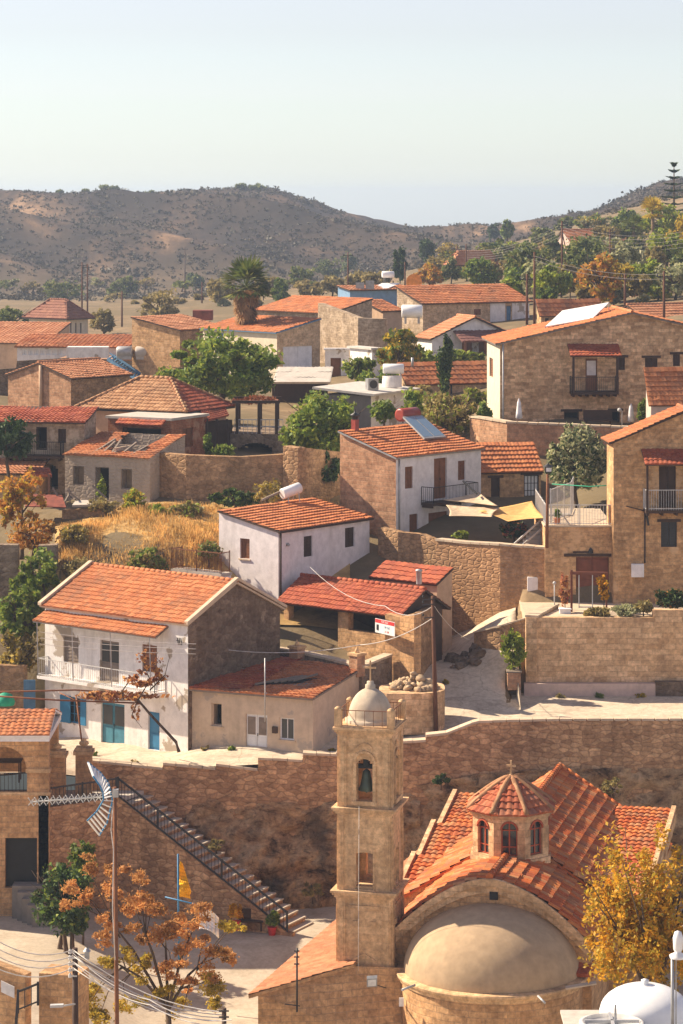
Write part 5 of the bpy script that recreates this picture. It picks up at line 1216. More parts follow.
# shade sails
def sail(label, pts, mat, sagv=.35):
    Q = [P(*p) for p in pts]; c = sum(Q, V((0,0,0)))/len(Q); t_ = MB(); n = 10; m = len(Q)
    for k in range(m):
        a, b = Q[k], Q[(k+1) % m]
        def pt(i, j):
            e = a.lerp(b, j/n); w = i/n; inset = .09*math.sin(math.pi*j/n)*w; p = c.lerp(e, w*(1-inset)); p = p.copy(); p.z -= sagv*(1-w*w)*.5; return p
        for i in range(n):
            for j in range(n): t_.poly([pt(i, j), pt(i+1, j), pt(i+1, j+1), pt(i, j+1)], 0, None, True)
    o = t_.weld(t_.build('shade_sail', mat, None, c), .01); md = o.modifiers.new('thickness', 'SOLIDIFY'); md.thickness = .01; return tag(o, label, 'shade sail')
sail('yellow triangular shade sail stretched to the corner of gate house', [(478, 511, 167.5), (532, 501, 172), (546, 518, 164.3), (508, 521.5, 164.8)], 'sail_yellow')
sail('upper beige shade sail hung from the balcony of the white house', [(443, 500, 169.8), (479, 492, 173), (498, 506, 167.5)], 'sail_beige')
sail('lower broad beige shade sail over the patio beside white house', [(446, 505, 169.3), (500, 508, 168), (492, 517, 165.6), (449, 516, 166.2)], 'sail_beige')
mb = MB(); mb.bar(P(463, 481, 171.8), P(477, 494, 170.5), .09); tag(mb.build('awning_arm', 'iron', None, P(463, 481, 171.8)), 'black diagonal arm holding the upper shade sail', 'arm')
tree('potted_bush', 'bright green bush on the patio under the shade sails', 452, 530, 471, 541, 168, 'leaf_bright', 500, .16, cat='bush', yg=541)
tree('patio_plant', 'dark leafy plants with red flowers by patio steps', 498, 517, 530, 540, 168.5, 'leaf_dark', 700, .2, cat='plant', yg=541, mats2=('leaf_pink', .25))
# patio steps with rails
sp = thing('patio_steps', 'stone steps with pale rails climbing from patio to terrace', 'steps', P(515, 548, 166)); mb = MB()
for i in range(9): mb.obox(P(517+i*3.2, 548-i*4.2, 165+i*.25)-V((0,0,1)), (1.7, 0, 0), (0, .6, 0), (0, 0, 1.0))
mb.build('tread', 'concrete', sp); mb = MB(); mb.bar(P(513, 545, 164.6), P(543, 518, 165.2), .09); mb.bar(P(519, 548, 164.6), P(546, 525, 165.2), .09); mb.build('rail', 'pale_metal', sp)

# ------------------------------------------------------------------ wall, gate block, terrace
wall_run('street_wall', 'long dark stained rubble wall left of the wooden gate', [(436, 541, 166.5), (462, 543.5, 165.3), (500, 546, 163.6), (545.5, 549.5, 162.6)], 18.5, 'gate_wall', .5, 'coping')
wall_run('street_wall', 'stone footing wall below the white house with solar collector', [(378, 527, 169.3), (398, 532, 167.8), (420, 534, 167.4), (437, 541, 166.6)], 20, 'rubble', .5)
DG = 162.4; gb = thing('gate_house', 'stone gate house block with wooden double gate under a railed terrace', 'gate house', P(580, 603, DG)); f = Face((P(545, 500, DG).x, DG), (P(614, 500, DG).x, DG), (0, -1), 20.5, ZY(527, DG))
r_ = f.rect(576, 557, 609, 597); f.op.append(r_); mb = MB(); f.walls(mb); zt = f.z1
a = V((f.pt(0, 0).x, DG, 0)); mb.poly([(a.x, DG, zt), (a.x, DG+9, zt), (a.x, DG+9, 20.5), (a.x, DG, 20.5)]); mb.poly([(a.x, DG, zt), (a.x+f.L, DG, zt), (a.x+f.L, DG+9, zt), (a.x, DG+9, zt)]); mb.build('wall', 'tan_plaster_stone', gb)
fill(f, r_, gb, 'door', 'wood_red', name='gate', dep=.25)
mb = MB(); mb.obox(f.pt(f.px(564, 0)[0], f.px(580, 556.5)[1], -.1), f.d*2.95, V((0,0,.16)), f.n*.16); mb.obox(f.pt(f.px(573, 0)[0], f.px(580, 553)[1], -.1), f.d*.9, V((0,0,.1)), f.n*.13); mb.build('lintel', 'wood_dark', gb)
mb = MB(); mb.obox((a.x-.06, DG-.1, zt+.003), (f.L+.06, 0, 0), (0, 9, 0), (0, 0, .1)); mb.build('terrace_floor', 'coping', gb)
mb = MB(); p = f.pt(f.px(590.5, 0)[0], f.px(590, 553)[1], .1); mb.lathe(p, [(.03,.3),(.12,.2),(.15,0),(.02,-.02)], 10); mb.bar(p+V((0,.1,.3)), p+V((0,0,.3)), .04); mb.build('gate_lamp', 'iron', gb)
zz = zt+.105
railing('terrace_railing', 'pale metal railing along the terrace edge above the wooden gate', [V((a.x+.05, DG+8.5, zz)), V((a.x+.05, DG, zz)), V((a.x+f.L-.1, DG, zz))], 1.15, 'pale_metal', .16, .02, .045)
railing('terrace_railing', 'tall pale fence at the back left of the terrace under olive tree', [V((a.x+.4, DG+1.2, zz)), V((a.x+1.9, DG+5.2, zz)), V((a.x+2.3, DG+8.4, zz))], 1.9, 'pale_metal', .16, .02, .045)
pp = P(557, 523.5, DG+.5); pp.z = zz; pt_ = thing('potted_plant', 'small green plant in a terracotta pot on the terrace corner', 'plant pot', pp); mb = MB(); mb.lathe(pp, [(.01,.0),(.15,0),(.2,.32),(.22,.36),(.17,.36),(.01,.3)], 12); mb.build('pot', 'terracotta', pt_); mb = MB(); mb.quads(leaves(pp+V((0,0,.62)), .3, .3, .32, 160, .12, 10, .4, 9)); mb.build('foliage', 'leaf_green', pt_)
mb = MB(); c = P(611, 515, DG+.3); mb.box(V((c.x, c.y, zz+.55)), .3, .12, 1.1); tag(mb.build('terrace_gate', 'wood', None, V((c.x, c.y, zz))), 'narrow brown wooden gate post at right end of terrace', 'gate')
mb = MB(); mb.tube([P(552, 484, DG+4), P(590, 486.5, DG+3), P(614, 485, DG+2)], .03, 5); tag(mb.build('green_rope', 'green_rope', None, P(590, 486, DG+3)), 'green rope strung in front of the olive tree', 'rope')
lp = thing('street_lamp', 'rusty orange lamp post with glass lantern at the gate house corner', 'street lamp', P(547, 545, 161.9)); mb = MB(); mb.tube([P(547, 548, 161.9), P(547.5, 474, 161.9)], [.09, .07], 8); mb.build('post', 'rust', lp); mb = MB(); c = P(548, 472, 161.8); mb.box(c+V((0,0,.15)), .34, .34, .34); mb.lathe(c+V((0,0,.3)), [(.3,0),(.06,.16),(.02,.22)], 8); mb.build('lantern', 'iron', lp); mb = MB(); mb.box(c+V((.03,-.02,.15)), .29, .36, .22); mb.build('glass', 'tarp_white', lp)
for (x0, y0, x1, y1, D, lb) in ((527.5, 577, 541.5, 592, 162.88, 'larger white meter box on the dark rubble wall left of gate'), (528, 597, 537, 604, 162.9, 'smaller white meter box low on the dark rubble wall'), (631.5, 564, 643.8, 577, 161.4, 'white meter box on the wall of the balconied stone house')):
    a_ = P(x0, y1, D); b_ = P(x1, y0, D); t_ = thing('meter_box', lb, 'box', a_); mb = MB(); mb.obox(a_+V((0,-.1,0)), (b_.x-a_.x, 0, 0), (0, .3, 0), (0, 0, b_.z-a_.z)); mb.build('cabinet', 'white_wall', t_); mb = MB(); mb.obox(a_+V((.05,-.112,.05)), (b_.x-a_.x-.1, 0, 0), (0, .01, 0), (0, 0, b_.z-a_.z-.1)); mb.build('cover', 'pink_white', t_)
# swing arch, pots, flowers
sw = thing('garden_arch', 'reddish wooden garden arch standing before the gate', 'arch', P(585, 616, 158.5)); mb = MB()
mb.bar(P(571.5, 617, 158.5), P(571.5, 570, 158.5), .12); mb.bar(P(570, 573, 158.5), P(608, 573.5, 158.5), .15); mb.bar(P(606.5, 617, 158.5), P(606.5, 573, 158.5), .10); mb.build('frame', 'wood_red', sw); mb = MB(); [mb.bar(P(x, 608, 158.5), P(x, 575, 158.5), .05) for x in (579, 592.5)]; mb.bar(P(579, 607, 158.5), P(592.5, 607, 158.5), .06); mb.build('swing', 'pale_metal', sw)
tree('climbing_plant', 'pinkish climbing plant on the left post of garden arch', 559, 570, 571, 611, 158.3, 'leaf_pink', 420, .14, cat='plant', yg=612, clumps=26, mats2=('leaf_rust', .4)); tree('climbing_plant', 'yellow leaved climbing plant on the right post of garden arch', 597, 566, 611, 606, 158.3, 'leaf_yellow', 380, .15, cat='plant', yg=614, clumps=26)
pp = P(565, 617, 158); mb = MB(); mb.box(pp+V((0,0,.2)), .6, .5, .5); mb.box(pp+V((0,0,.46)), .68, .58, .06); tag(mb.build('plant_trough', 'white_wall', None, pp), 'white square plant trough under the pink climbing plant', 'trough')
mb = MB(); mb.tube([P(554.5, 612, 159.5), P(554.5, 584, 159.5)], .035, 6); mb.ball(P(554.5, 583, 159.5), .1); tag(mb.build('garden_lamp', 'pale_metal', None, P(554.5, 612, 159.5)), 'thin pale garden lamp post left of the garden arch', 'lamp')
# planter terrace wall
ZP = ZY(617.5, 156); wall_run('terrace_wall', 'big pale ashlar terrace wall facing the road on the right', [(526, 617.5, 156), (653, 617.5, 156), (653, 610, 156), (1000, 610, 156)], 17.0, 'ashlar_pale', .5, None)
wall_run('terrace_wall', 'return side of the ashlar terrace wall with flat pale coping', [(548, 605, 160.4), (526, 617.5, 156.02)], 17.5, 'ashlar_pale', .6, 'coping')
mb = MB(); za, zb_ = 17.3, ZY(683, 155.8); x0, x1 = P(524, 0, 155.8).x, P(655, 0, 155.8).x; mb.obox((x0, 155.55, za), (x1-x0, 0, 0), (0, .44, 0), (0, 0, zb_-za)); tag(mb.build('wall_footing', 'pale_pink', None, V((x0, 155.6, za))), 'pinkish plastered footing strip at the foot of the ashlar terrace wall', 'footing')
mb = MB(); mb.obox((x1, 155.5, za), (18, 0, 0), (0, .48, 0), (0, 0, ZY(681, 155.8)-za)); tag(mb.build('wall_footing', 'rubble_dark', None, V((x1, 155.6, za))), 'broken dark rubble footing at the right end of terrace wall', 'footing')
mb = MB(); xs0, xs1 = P(527, 0, 156.2).x, P(1000, 0, 156.2).x; mb.obox((xs0, 156.5, ZP-1), (xs1-xs0, 0, 0), (0, 6.5, 0), (0, 0, .95)); struct('terrace_paving', mb, 'coping')
tree('clipped_hedge', 'clipped dark green hedge with rusty tips on terrace wall end', 650, 588, 700, 610, 157.2, 'leaf_dark', 2200, .15, cat='hedge', yg=613, clumps=70, mats2=('leaf_rust', .15), depth=.4)
for k, (a, b, c, d, m, lb) in enumerate(((583, 606, 612, 620, 'leaf_dusty', 'grey green trailing shrub on the terrace wall top before the gate'), (610, 604, 640, 617, 'leaf_olive', 'low silvery shrub on terrace wall top right of the gate'), (632, 600, 655, 614, 'leaf_dusty', 'dusty low shrub beside the clipped hedge'))): tree('low_shrub', lb, a, b, c, d, 156.8, m, 700, .15, cat='shrub', yg=619, clumps=30)
# bush in box on the road
pb = P(513, 688, 155); bx = thing('wooden_planter', 'tan wooden planter box under green bush at the road corner', 'planter', pb); mb = MB(); mb.box(pb+V((.05,0,.42)), .72, .7, .95); mb.build('box', 'red_stone', bx); mb = MB(); mb.box(pb+V((.05,0,.92)), .82, .8, .08); mb.build('rim', 'wood_grey', bx)
tree('green_bush', 'feathery bright green bush growing from planter at the road corner', 500, 628, 527, 676, 155.2, 'leaf_bright', 1600, .15, cat='bush', yg=676, clumps=45)
wall_run('kerb_wall', 'low broken wall with sunlit top edging the ramp', [(474, 633, 159.0), (500, 627, 157.8), (526, 619, 157.2)], 17.5, 'rubble', .35, 'coping', coph=.08)

# ------------------------------------------------------------------ stone house on the right
h = House('village_house', 'tall stone house with red balcony awning at the right edge', 'house', 613.5, 161.6, 3, 612.9, 760, 606, 441, 'gableR', 1.0, 'stone_ochre', 'tile_clay', .3, .3, 'stone_ochre', tk=NEAR, below=2)
h.wL = 2.6; h.Lp = h.C+h.l*2.6; h.Bk = h.Lp+h.r*h.wR; h.roof = 'gableL'
h.L = Face(h.Lp, h.C, -h.r, h.zb-2, h.ze); h.BR = Face(h.Rp, h.Bk, h.r, h.zb-2, h.ze); h.BL = Face(h.Bk, h.Lp, h.l, h.zb-2, h.ze); h.rise = 1.75
f = h.R; h.win('R', 659, 466, 676, 508, 'door', 'wood_dark'); h.win('R', 661, 522, 677, 547, 'shutter', 'iron', lintel='wood_dark'); h.finish()
ua, ub = f.px(643, 0)[0], f.px(720, 0)[0]; zf = f.px(650, 508.5)[1]; b = balcony(h.root, f, ua, ub, zf, 1.1, 1.15, 'pale_metal', 'wood_dark', brackets=6)
zt = f.px(660, 449)[1]; mb = MB(); tile_plane(mb, f.pt(ua-.1, zt-.75, 1.35), f.pt(ub, zt-.75, 1.35), f.pt(ua-.1, zt, .02), 0, smi=1, th=.08, **NEAR); aw = mb.build('awning', ['tile_red', 'wood_dark'], h.root)
mb = MB()
for u in (ua+.08, ua+2.6): mb.bar(f.pt(u, zf, 1.05), f.pt(u, zt-.6, 1.05), .12); mb.build('awning_post', 'wood_dark', aw); mb = MB()
mb.bar(f.pt(ua, zt-.72, 1.1), f.pt(ub, zt-.72, 1.1), .14); mb.build('awning_beam', 'wood_dark', aw)
mb = MB(); mb.tube([f.pt(ua+.1, zf-.2, .06), f.pt(ua+.1, f.px(645, 563)[1], .06)], .04, 6); mb.tube([f.pt(f.px(626, 0)[0], f.px(626, 506)[1], .1), f.pt(ua, zf-.1, .1)], .03, 6); mb.bar(f.pt(ua+.15, zf-.1, .1), f.pt(ua+.3, zf-.95, .1), .12); mb.build('drainpipe', 'iron', h.root)

# ------------------------------------------------------------------ big stone house with balcony, upper right
h = House('village_house', 'large warm stone house with hanging wooden balcony and low gable at upper right', 'house', 500, 189, 3, 487, 5017.6, 428, 343, 'gableL', 2.0, 'cream', 'tile_orange', .35, .3, 'house_stone', tk=dict(NEAR, seg=2), eave='wood_grey', below=2)
f = h.R; h.win('R', 585.5, 358.5, 597.4, 391, 'glassdoor', 'wood', glass='pink_white'); h.win('R', 616, 357.6, 625, 370, 'shutter', 'wood_dark', lintel='wood_dark'); h.win('R', 645, 358, 657.5, 377, 'shutter', 'wood_dark', lintel='wood_dark'); h.win('R', 673, 354.5, 680, 366, 'shutter', 'wood_dark', lintel='wood_dark')
h.win('R', 564, 411.6, 579, 427, 'void', 'wood_dark', lintel='wood_dark'); h.win('R', 611, 411, 620, 427, 'void', 'wood_dark', lintel='wood_dark'); h.win('L', 489.5, 358, 493, 377, 'shutter', 'wood'); h.finish()
u0, u1 = f.px(569.5, 0)[0], f.px(616, 0)[0]; zf = f.px(590, 391)[1]; balcony(h.root, f, u0, u1, zf, 1.3, 1.0, 'iron', 'wood_dark', brackets=7)
zt = f.px(590, 344)[1]; mb = MB(); tile_plane(mb, f.pt(u0-.15, zt-.7, 1.6), f.pt(u1+.15, zt-.7, 1.6), f.pt(u0-.15, zt, .02), 0, smi=1, th=.08, **dict(NEAR, seg=2)); aw = mb.build('awning', ['tile_red', 'wood_dark'], h.root)
mb = MB(); bars('awning_post', 'wood_dark', aw, [(f.pt(u, zf, 1.22), f.pt(u, zt-.55, 1.22)) for u in (u0+.1, u1-.1)], .15); mb.bar(f.pt(u0, zt-.66, 1.3), f.pt(u1, zt-.66, 1.3), .2); mb.build('awning_beam', 'wood_dark', aw)
mb = MB(); mb.tube([f.pt(.2, h.ze, .06), f.pt(.2, h.zb, .06)], .06, 6); mb.build('drainpipe', 'pale_metal', h.root)
s0 = h.C+f.d*3.3+h.l*2.2; sl = h.rise/(h.wR/2); z = h.ze+sl*3.3
sp = thing('roof_panel', 'white sheet of solar panels leaning on the large stone house roof', 'roof panel', V((s0.x, s0.y, z))); q = [V((s0.x, s0.y, z+.25)), V((s0.x+3.2, s0.y+.2, z+.8)), V((s0.x+4.6, s0.y+3.4, z+1.75)), V((s0.x+1.4, s0.y+3.2, z+1.2))]
mb = MB(); mb.slab(q, .08); mb.build('sheet', 'tarp_white', sp); bars('leg', 'galv', sp, [(p, V((p.x, p.y, z-.1))) for p in q], .06)
for x, y0, y1, lb in ((519, 399, 424, 'closed white parasol at the left corner of stone house terrace'), (631, 404, 426, 'closed white parasol right of the stone house terrace')):
    D = 186.5; p = P(x, y1+3, D); t_ = thing('parasol', lb, 'parasol', p); hh = ZY(y0, D)-p.z; mb = MB(); mb.tube([p, p+V((0,0,hh))], .03, 6); mb.lathe(p, [(.25,0),(.25,.06),(.02,.08)], 10); mb.build('pole', 'wood', t_); mb = MB(); mb.lathe(p+V((0,0,hh*.28)), [(.1,.0),(.23,.08),(.2,.4),(.12,hh*.6),(.03,hh*.74)], 9); mb.build('canopy', 'white_cloth', t_)
mb = MB(); c = P(598, 424, 186.8); mb.box(c+V((0,0,.25)), 1.9, .5, .12); mb.box(c+V((0,.25,.6)), 1.9, .08, .6); [mb.box(c+V((dx, 0, .05)), .1, .5, .4) for dx in (-.8, .8)]; tag(mb.build('bench', 'wood_dark', None, c), 'dark wooden bench on the terrace below the hanging balcony', 'bench')
mb = MB(); mb.tube([P(622, 426, 186), P(622, 411, 186), P(619.5, 409, 186)], .04, 6); mb.ball(P(619.5, 410, 186), .14); tag(mb.build('terrace_lamp', 'pale_metal', None, P(622, 426, 186)), 'slim bent lamp post between bench and right parasol', 'lamp')
tree('climbing_shrub', 'green climber on the corner by the pale pink house', 637, 396, 650, 428, 186, 'leaf_green', 600, .22, cat='shrub', yg=428)
wall_run('terrace_wall', 'curved stone wall below the terrace of large stone house', [(470, 418, 188), (480, 419, 186.5), (507, 423.5, 184), (580, 426.5, 183), (652, 429.5, 182)], 24.5, 'red_stone', .5, 'coping')
h = House('village_house', 'pale pink plastered house with tiled roof and chimney beside parasols', 'house', 651, 181, 8, 646, 740, 440, 399, 'monoR', 1.9, 'pale_pink', 'tile_clay', .3, .2, tk=dict(NEAR, seg=2)); h.finish()
c = P(676, 392, 182.5); mb = MB(); mb.box(c+V((0,0,-.3)), .5, .5, 1.0); mb.box(c+V((0,0,.25)), .62, .62, .1); mb.tube([c+V((0,0,.3)), c+V((0,0,.8))], .12, 8); tag(mb.build('chimney', 'pale_pink', None, c), 'small plastered chimney on the pale pink house roof', 'chimney')
# ------------------------------------------------------------------ left middle: ruin, arched house, barn, hip roof house
def holeclip(U, L):
    def c(u, v):
        a, b = u/U, v/L; w = mnoise.noise(V((u*.9, v*.9, 4)))*.10
        return not (.34+w+.12*(1-b) < a < .76+w and b > .30+w)
    return c
h = House('ruined_house', 'ruined plastered stone house with collapsed roof and empty windows', 'house', 150, 175, 65, 65, 185, 520, 458, 'monoL', 1.05, 'ruin_wall', 'tile_clay', .2, .1, tk=dict(NEAR, clip=holeclip(6.6, 3.6), sag=.05))
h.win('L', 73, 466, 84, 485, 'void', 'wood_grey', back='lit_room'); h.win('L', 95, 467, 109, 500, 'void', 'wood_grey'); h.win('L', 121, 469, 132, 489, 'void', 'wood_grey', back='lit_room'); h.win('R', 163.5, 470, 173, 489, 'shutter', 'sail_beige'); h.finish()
mb = MB(); f = h.L
for k in range(5): u = f.L*(.3+.11*k); mb.bar(f.pt(u, h.ze+.05, -.2), f.pt(u+random.uniform(-.3, .3), h.ze+.9-.35*random.random(), -random.uniform(1.5, 3.2)), .12)
mb.build('rafter', 'wood_grey', h.root)
mb = MB(); mb.obox(f.pt(.3, h.zb, -2.2), f.d*(f.L-.6), V((0,0,h.ze-h.zb+.55)), f.n*.1); mb.obox(f.pt(f.L*.55, h.zb, -2.2), f.d*.15, V((0,0,h.ze-h.zb+.5)), f.n*1.9); mb.build('inner_wall', 'ruin_wall', h.root)
h = House('arched_house', 'old stone house with red roof, long balcony and dark ground floor arch', 'house', 84, 180, 82, -60, 5003.4, 492, 421, 'monoL', .62, 'stone_grey', 'tile_red', .5, .2, tk=dict(NEAR, seg=2, sag=.05))
h.win('L', 36, 427, 47, 450, 'void', 'wood_dark'); h.win('L', 58, 429, 66, 443, 'shutter', 'wood_dark'); f = h.L
for k in range(8):
    x0 = 40+18*k/8; um = abs((k+.5)/4-1); r_ = f.rect(x0, 464+9*(1-math.sqrt(1-um*um)), x0+18/8, 489); f.op.append((*r_, 1.5))
h.finish(); mb = MB(); r_ = f.rect(39, 462, 59, 489); mb.poly([f.pt(r_[0], r_[2], -1.5), f.pt(r_[1], r_[2], -1.5), f.pt(r_[1], r_[3], -1.5), f.pt(r_[0], r_[3], -1.5)]); mb.build('arch_dark_sheet', 'dark_inside_tone', h.root)  # near-black sheet stands for the darkness deep in the arch
balcony(h.root, f, f.px(10, 0)[0], f.px(64, 0)[0], f.px(45, 455)[1], .9, .9, 'iron', 'wood_dark', brackets=5)
h = House('stone_barn', 'windowless reddish stone barn with faded tile roof', 'barn', 71, 203, 50, 8, 130, 412, 378, 'gableR', .95, 'red_stone', 'tile_far', .2, .15, 'rubble', tk=dict(NEAR, seg=2)); h.finish()
mb = MB(); u = h.L.u(42); mb.tube([h.L.pt(u, h.zb, .12), h.L.pt(u, h.ze+.8, .12)], .14, 8); mb.build('drainpipe', 'tan_wall', h.root)
h = House('hip_roof_house', 'house with brown and red hipped tile roof and brick annexes', 'house', 184, 186, 62, 84, 226, 460, 411, 'hip', 1.9, 'tan_wall', 'tile_old', .45, .2, 'tan_wall', tk=NEAR, eave='black'); h.tile2 = 'tile_red'; h.finish()
# red half of the hip roof (the side turned right)
rfm = h.roofobj
cp_ = h.C; 
h = House('brick_annex', 'red brick annex with long dark window under small tiled canopy', 'annex', 171, 181.5, 62, 108, 207, 462, 421, 'flat', 0, 'brick_red', 'concrete', .12, .05); h.win('L', 122, 428, 161, 435, 'void', 'wood_dark'); h.win('R', 183, 428, 193, 447, 'shutter', 'wood'); h.finish(); f = h.L
mb = MB(); za = f.px(140, 424)[1]; mb_u0, mb_u1 = f.px(120, 0)[0], f.px(167, 0)[0]; tile_plane(mb, f.pt(mb_u0, za, .7), f.pt(mb_u1, za, .7), f.pt(mb_u0, za+.35, .02), 0, th=.05, **NEAR); mb.build('canopy', 'tile_red', h.root)
pr = thing('porch', 'red roofed porch with dark posts right of the brick annex', 'porch', P(212, 455, 187)); mb = MB(); tile_plane(mb, P(205, 421, 185), P(229, 415, 188.5), P(200, 411, 187), 0, th=.08, **dict(NEAR, seg=2)); mb.build('roof', 'tile_red', pr); bars('post', 'wood_dark', pr, [(P(x, 455, D), P(x, 419, D)) for x, D in ((207, 185.3), (217, 186.6), (227, 188))], .16); mb = MB(); mb.obox(P(207, 455, 187.5), (1.6, 1.7, 0), (-.1, .1, 0), (0, 0, 2.2)); mb.build('dark_wall', 'wood_dark', pr)
# pergola terrace on a small arch
tr = thing('pergola_terrace', 'vine covered pergola on a stone terrace carried by a low arch', 'pergola', P(258, 455, 189)); f = Face((P(230, 0, 189).x, 189), (P(283, 0, 189).x, 189), (0, -1), 26.5, ZY(434, 189))
for k in range(10):
    x0 = 238+34*k/10; um = abs((k+.5)/5-1); r_ = f.rect(x0, 443+8*(1-math.sqrt(1-um*um)), x0+3.4, 456); f.op.append((*r_, 2.5))
mb = MB(); f.walls(mb); mb.poly([f.pt(0, f.z1), f.pt(f.L, f.z1), f.pt(f.L, f.z1, -6), f.pt(0, f.z1, -6)]); mb.build('arch_wall', 'rubble_grey', tr); mb = MB(); r_ = f.rect(236, 440, 274, 460); mb.poly([f.pt(r_[0], r_[2], -2.5), f.pt(r_[1], r_[2], -2.5), f.pt(r_[1], r_[3], -2.5), f.pt(r_[0], r_[3], -2.5)]); mb.build('arch_dark_sheet', 'dark_inside_tone', tr)  # blackish sheet behind the opening paints the shade under the terrace
mb = MB()
for x in (237, 259, 276.5):
    bars('post', 'wood_dark', tr, [(V((P(x, 0, 189.1).x, D, f.z1)), V((P(x, 0, 189.1).x, D, ZY(402, 189)))) for D in (189.1, 193)], .2)
for D in (189.1, 193): mb.bar(V((P(232, 0, 189).x, D, ZY(402, 189))), V((P(280, 0, 189).x, D, ZY(402, 189))), .18)
mb.build('beam', 'wood_dark', tr); mb = MB(); c = P(256, 400, 191); mb.quads(leaves(c, 1.7*1.0, 2.2, .28, 900, .2, 40, .25, 12)); mb.build('foliage', 'leaf_vine', tr)
mb = MB(); z = f.z1
for zz in (.5, .95): mb.bar(f.pt(.3, z+zz, -.05), f.pt(f.L, z+zz, -.05), .06)
for k in range(12): mb.bar(f.pt(.3+k*(f.L-.3)/11, z, -.05), f.pt(.3+k*(f.L-.3)/11, z+.95, -.05), .03)
mb.build('railing', 'pale_metal', tr)
wall_run('field_wall', 'tall weathered stone wall closing the field below the pergola', [(150, 452, 176.5), (186, 455, 175), (240, 457, 174.5), (287, 454, 174.5)], 24.5, 'rubble', .6, None)
wall_run('field_wall', 'stone wall stub with rounded top under the big bright tree', [(283, 446, 174.2), (298, 448, 173.4), (300, 447, 173.6), (342, 452, 178)], 24.5, 'rubble', .7, None)
# shed roofs, rusty sheets and pillars at far left
h = House('shed', 'low shed with pinkish tile roof at the left edge', 'shed', 39, 178, 84, -60, 5004, 492, 473, 'monoL', 1.0, 'tan_plaster_stone', 'tile_far', .3, .1, tk=dict(NEAR, seg=2)); h.finish()
sh = thing('tiled_canopy', 'small red tiled canopy on a timber post beside the dark arch', 'canopy', P(48, 495, 175)); mb = MB(); tile_plane(mb, P(28, 475, 175.5), P(52, 476, 175), P(26, 467, 177), 0, th=.07, **dict(NEAR, seg=2)); mb.build('roof', 'tile_red', sh); bars('post', 'wood', sh, [(P(49, 498, 175), P(49, 474, 175)), (P(30, 498, 175.5), P(30, 474, 175.5))], .14)
mb = MB(); mb.slab([P(25, 506, 171), P(66, 507, 170.5), P(62, 495, 172.5), P(30, 494, 173)], .06); tag(mb.build('rusty_sheet', 'rust_sheet', None, P(45, 502, 171.5)), 'dark red rusty metal sheet lying over rubble by the ruin', 'metal sheet')
mb = MB(); mb.slab([P(72, 505, 171.5), P(104, 504, 171), P(100, 500, 172.3), P(76, 500, 172.5)], .12); tag(mb.build('stone_slab', 'concrete', None, P(88, 503, 171.5)), 'pale broken slab on low rubble before the ruin', 'slab')
wall_run('rubble_wall', 'low broken rubble wall in front of the ruined house', [(62, 510, 172), (104, 508, 171.2)], 24.5, 'rubble', .5)
for k in range(9): p = P(random.uniform(55, 115), random.uniform(499, 507), 172.4); q = p+V((random.uniform(-1, 1), random.uniform(-.5, .5), random.uniform(.1, .9))); mb = MB(); mb.bar(p, q, .1); tag(mb.build('broken_beam', 'wood_grey', None, p), 'grey broken beam in the rubble before the ruin', 'beam', 'fallen beams in front of the ruin')
for x0, x1, lb in ((-2, 18, 'grey rough stone pillar at left edge among shrubs'), (38, 57, 'grey rough stone pillar right of the autumn tree trunk')):
    wall_run('stone_pillar', lb, [(x0, 545+x0*.02, 163), (x1, 545, 163)], 21, 'rubble_grey', .8, None, cat='pillar')
wall_run('yard_wall', 'stone yard wall with blue gate beside the white house', [(-40, 664, 157), (24, 666, 156)], 16.5, 'rubble', .5, None)
mb = MB(); a = P(24, 712, 155.6); b = P(35, 680, 155.6); mb.obox(a, (b.x-a.x, 0, 0), (0, .06, 0), (0, 0, b.z-a.z))
for k in range(6): mb.obox((a.x+(b.x-a.x)*k/5-.02, a.y-.03, a.z), (.04, 0, 0), (0, .03, 0), (0, 0, b.z-a.z))
tag(mb.build('yard_gate', 'blue_metal', None, a), 'dark blue metal gate left of the white house', 'gate')
mb = MB(); c = P(5, 705, 154); mb.lathe(c, [(.5,0),(.55,.2),(.4,.55),(.02,.7)], 14); tag(mb.build('green_tarp_heap', 'green_rope', None, c), 'dark green covered heap by the yard wall at left edge', 'heap')

# ------------------------------------------------------------------ middle distance buildings
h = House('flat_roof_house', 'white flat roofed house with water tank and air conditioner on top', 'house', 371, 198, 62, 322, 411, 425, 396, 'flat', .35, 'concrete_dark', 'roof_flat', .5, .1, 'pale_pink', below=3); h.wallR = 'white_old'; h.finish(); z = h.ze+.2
wt = P(392, 378, 203); wt.z = z+.1; mb = MB(); c = wt; mb.lathe(c, [(.7,0),(.7,.75),(.65,.8)], 20); tag(mb.build('parapet_tower', 'white_old', None, c), 'round pale masonry base on the flat roof', 'tank base'); c2 = c+V((.1,0,.85)); t_ = thing('water_tank', 'white water tank on the round base above flat roof', 'water tank', c2); mb = MB(); mb.tube([c2+V((-.75,0,.45)), c2+V((-.7,0,.45)), c2+V((.7,0,.45)), c2+V((.75,0,.45))], [.3,.36,.36,.3], 14); mb.build('tank', 'white_tank', t_); bars('leg', 'galv', t_, [(c2+V((dx,dy,-.1)), c2+V((dx,dy,.3))) for dx in (-.5,.5) for dy in (-.2,.2)], .06)
ac = P(372, 389, 200); ac.z = z+.1; t_ = thing('air_conditioner', 'grey air conditioning unit at the front of the flat roof', 'air conditioner', ac); mb = MB(); mb.box(ac+V((0,0,.4)), .8, .5, .8, rz=.4); mb.build('case', 'grey_metal', t_); mb = MB(); n_ = V((math.sin(.4), -math.cos(.4), 0)); mb.tube([ac+V((0,0,.4))+n_*.26, ac+V((0,0,.4))+n_*.29], .3, 14); mb.build('fan', 'iron', t_)
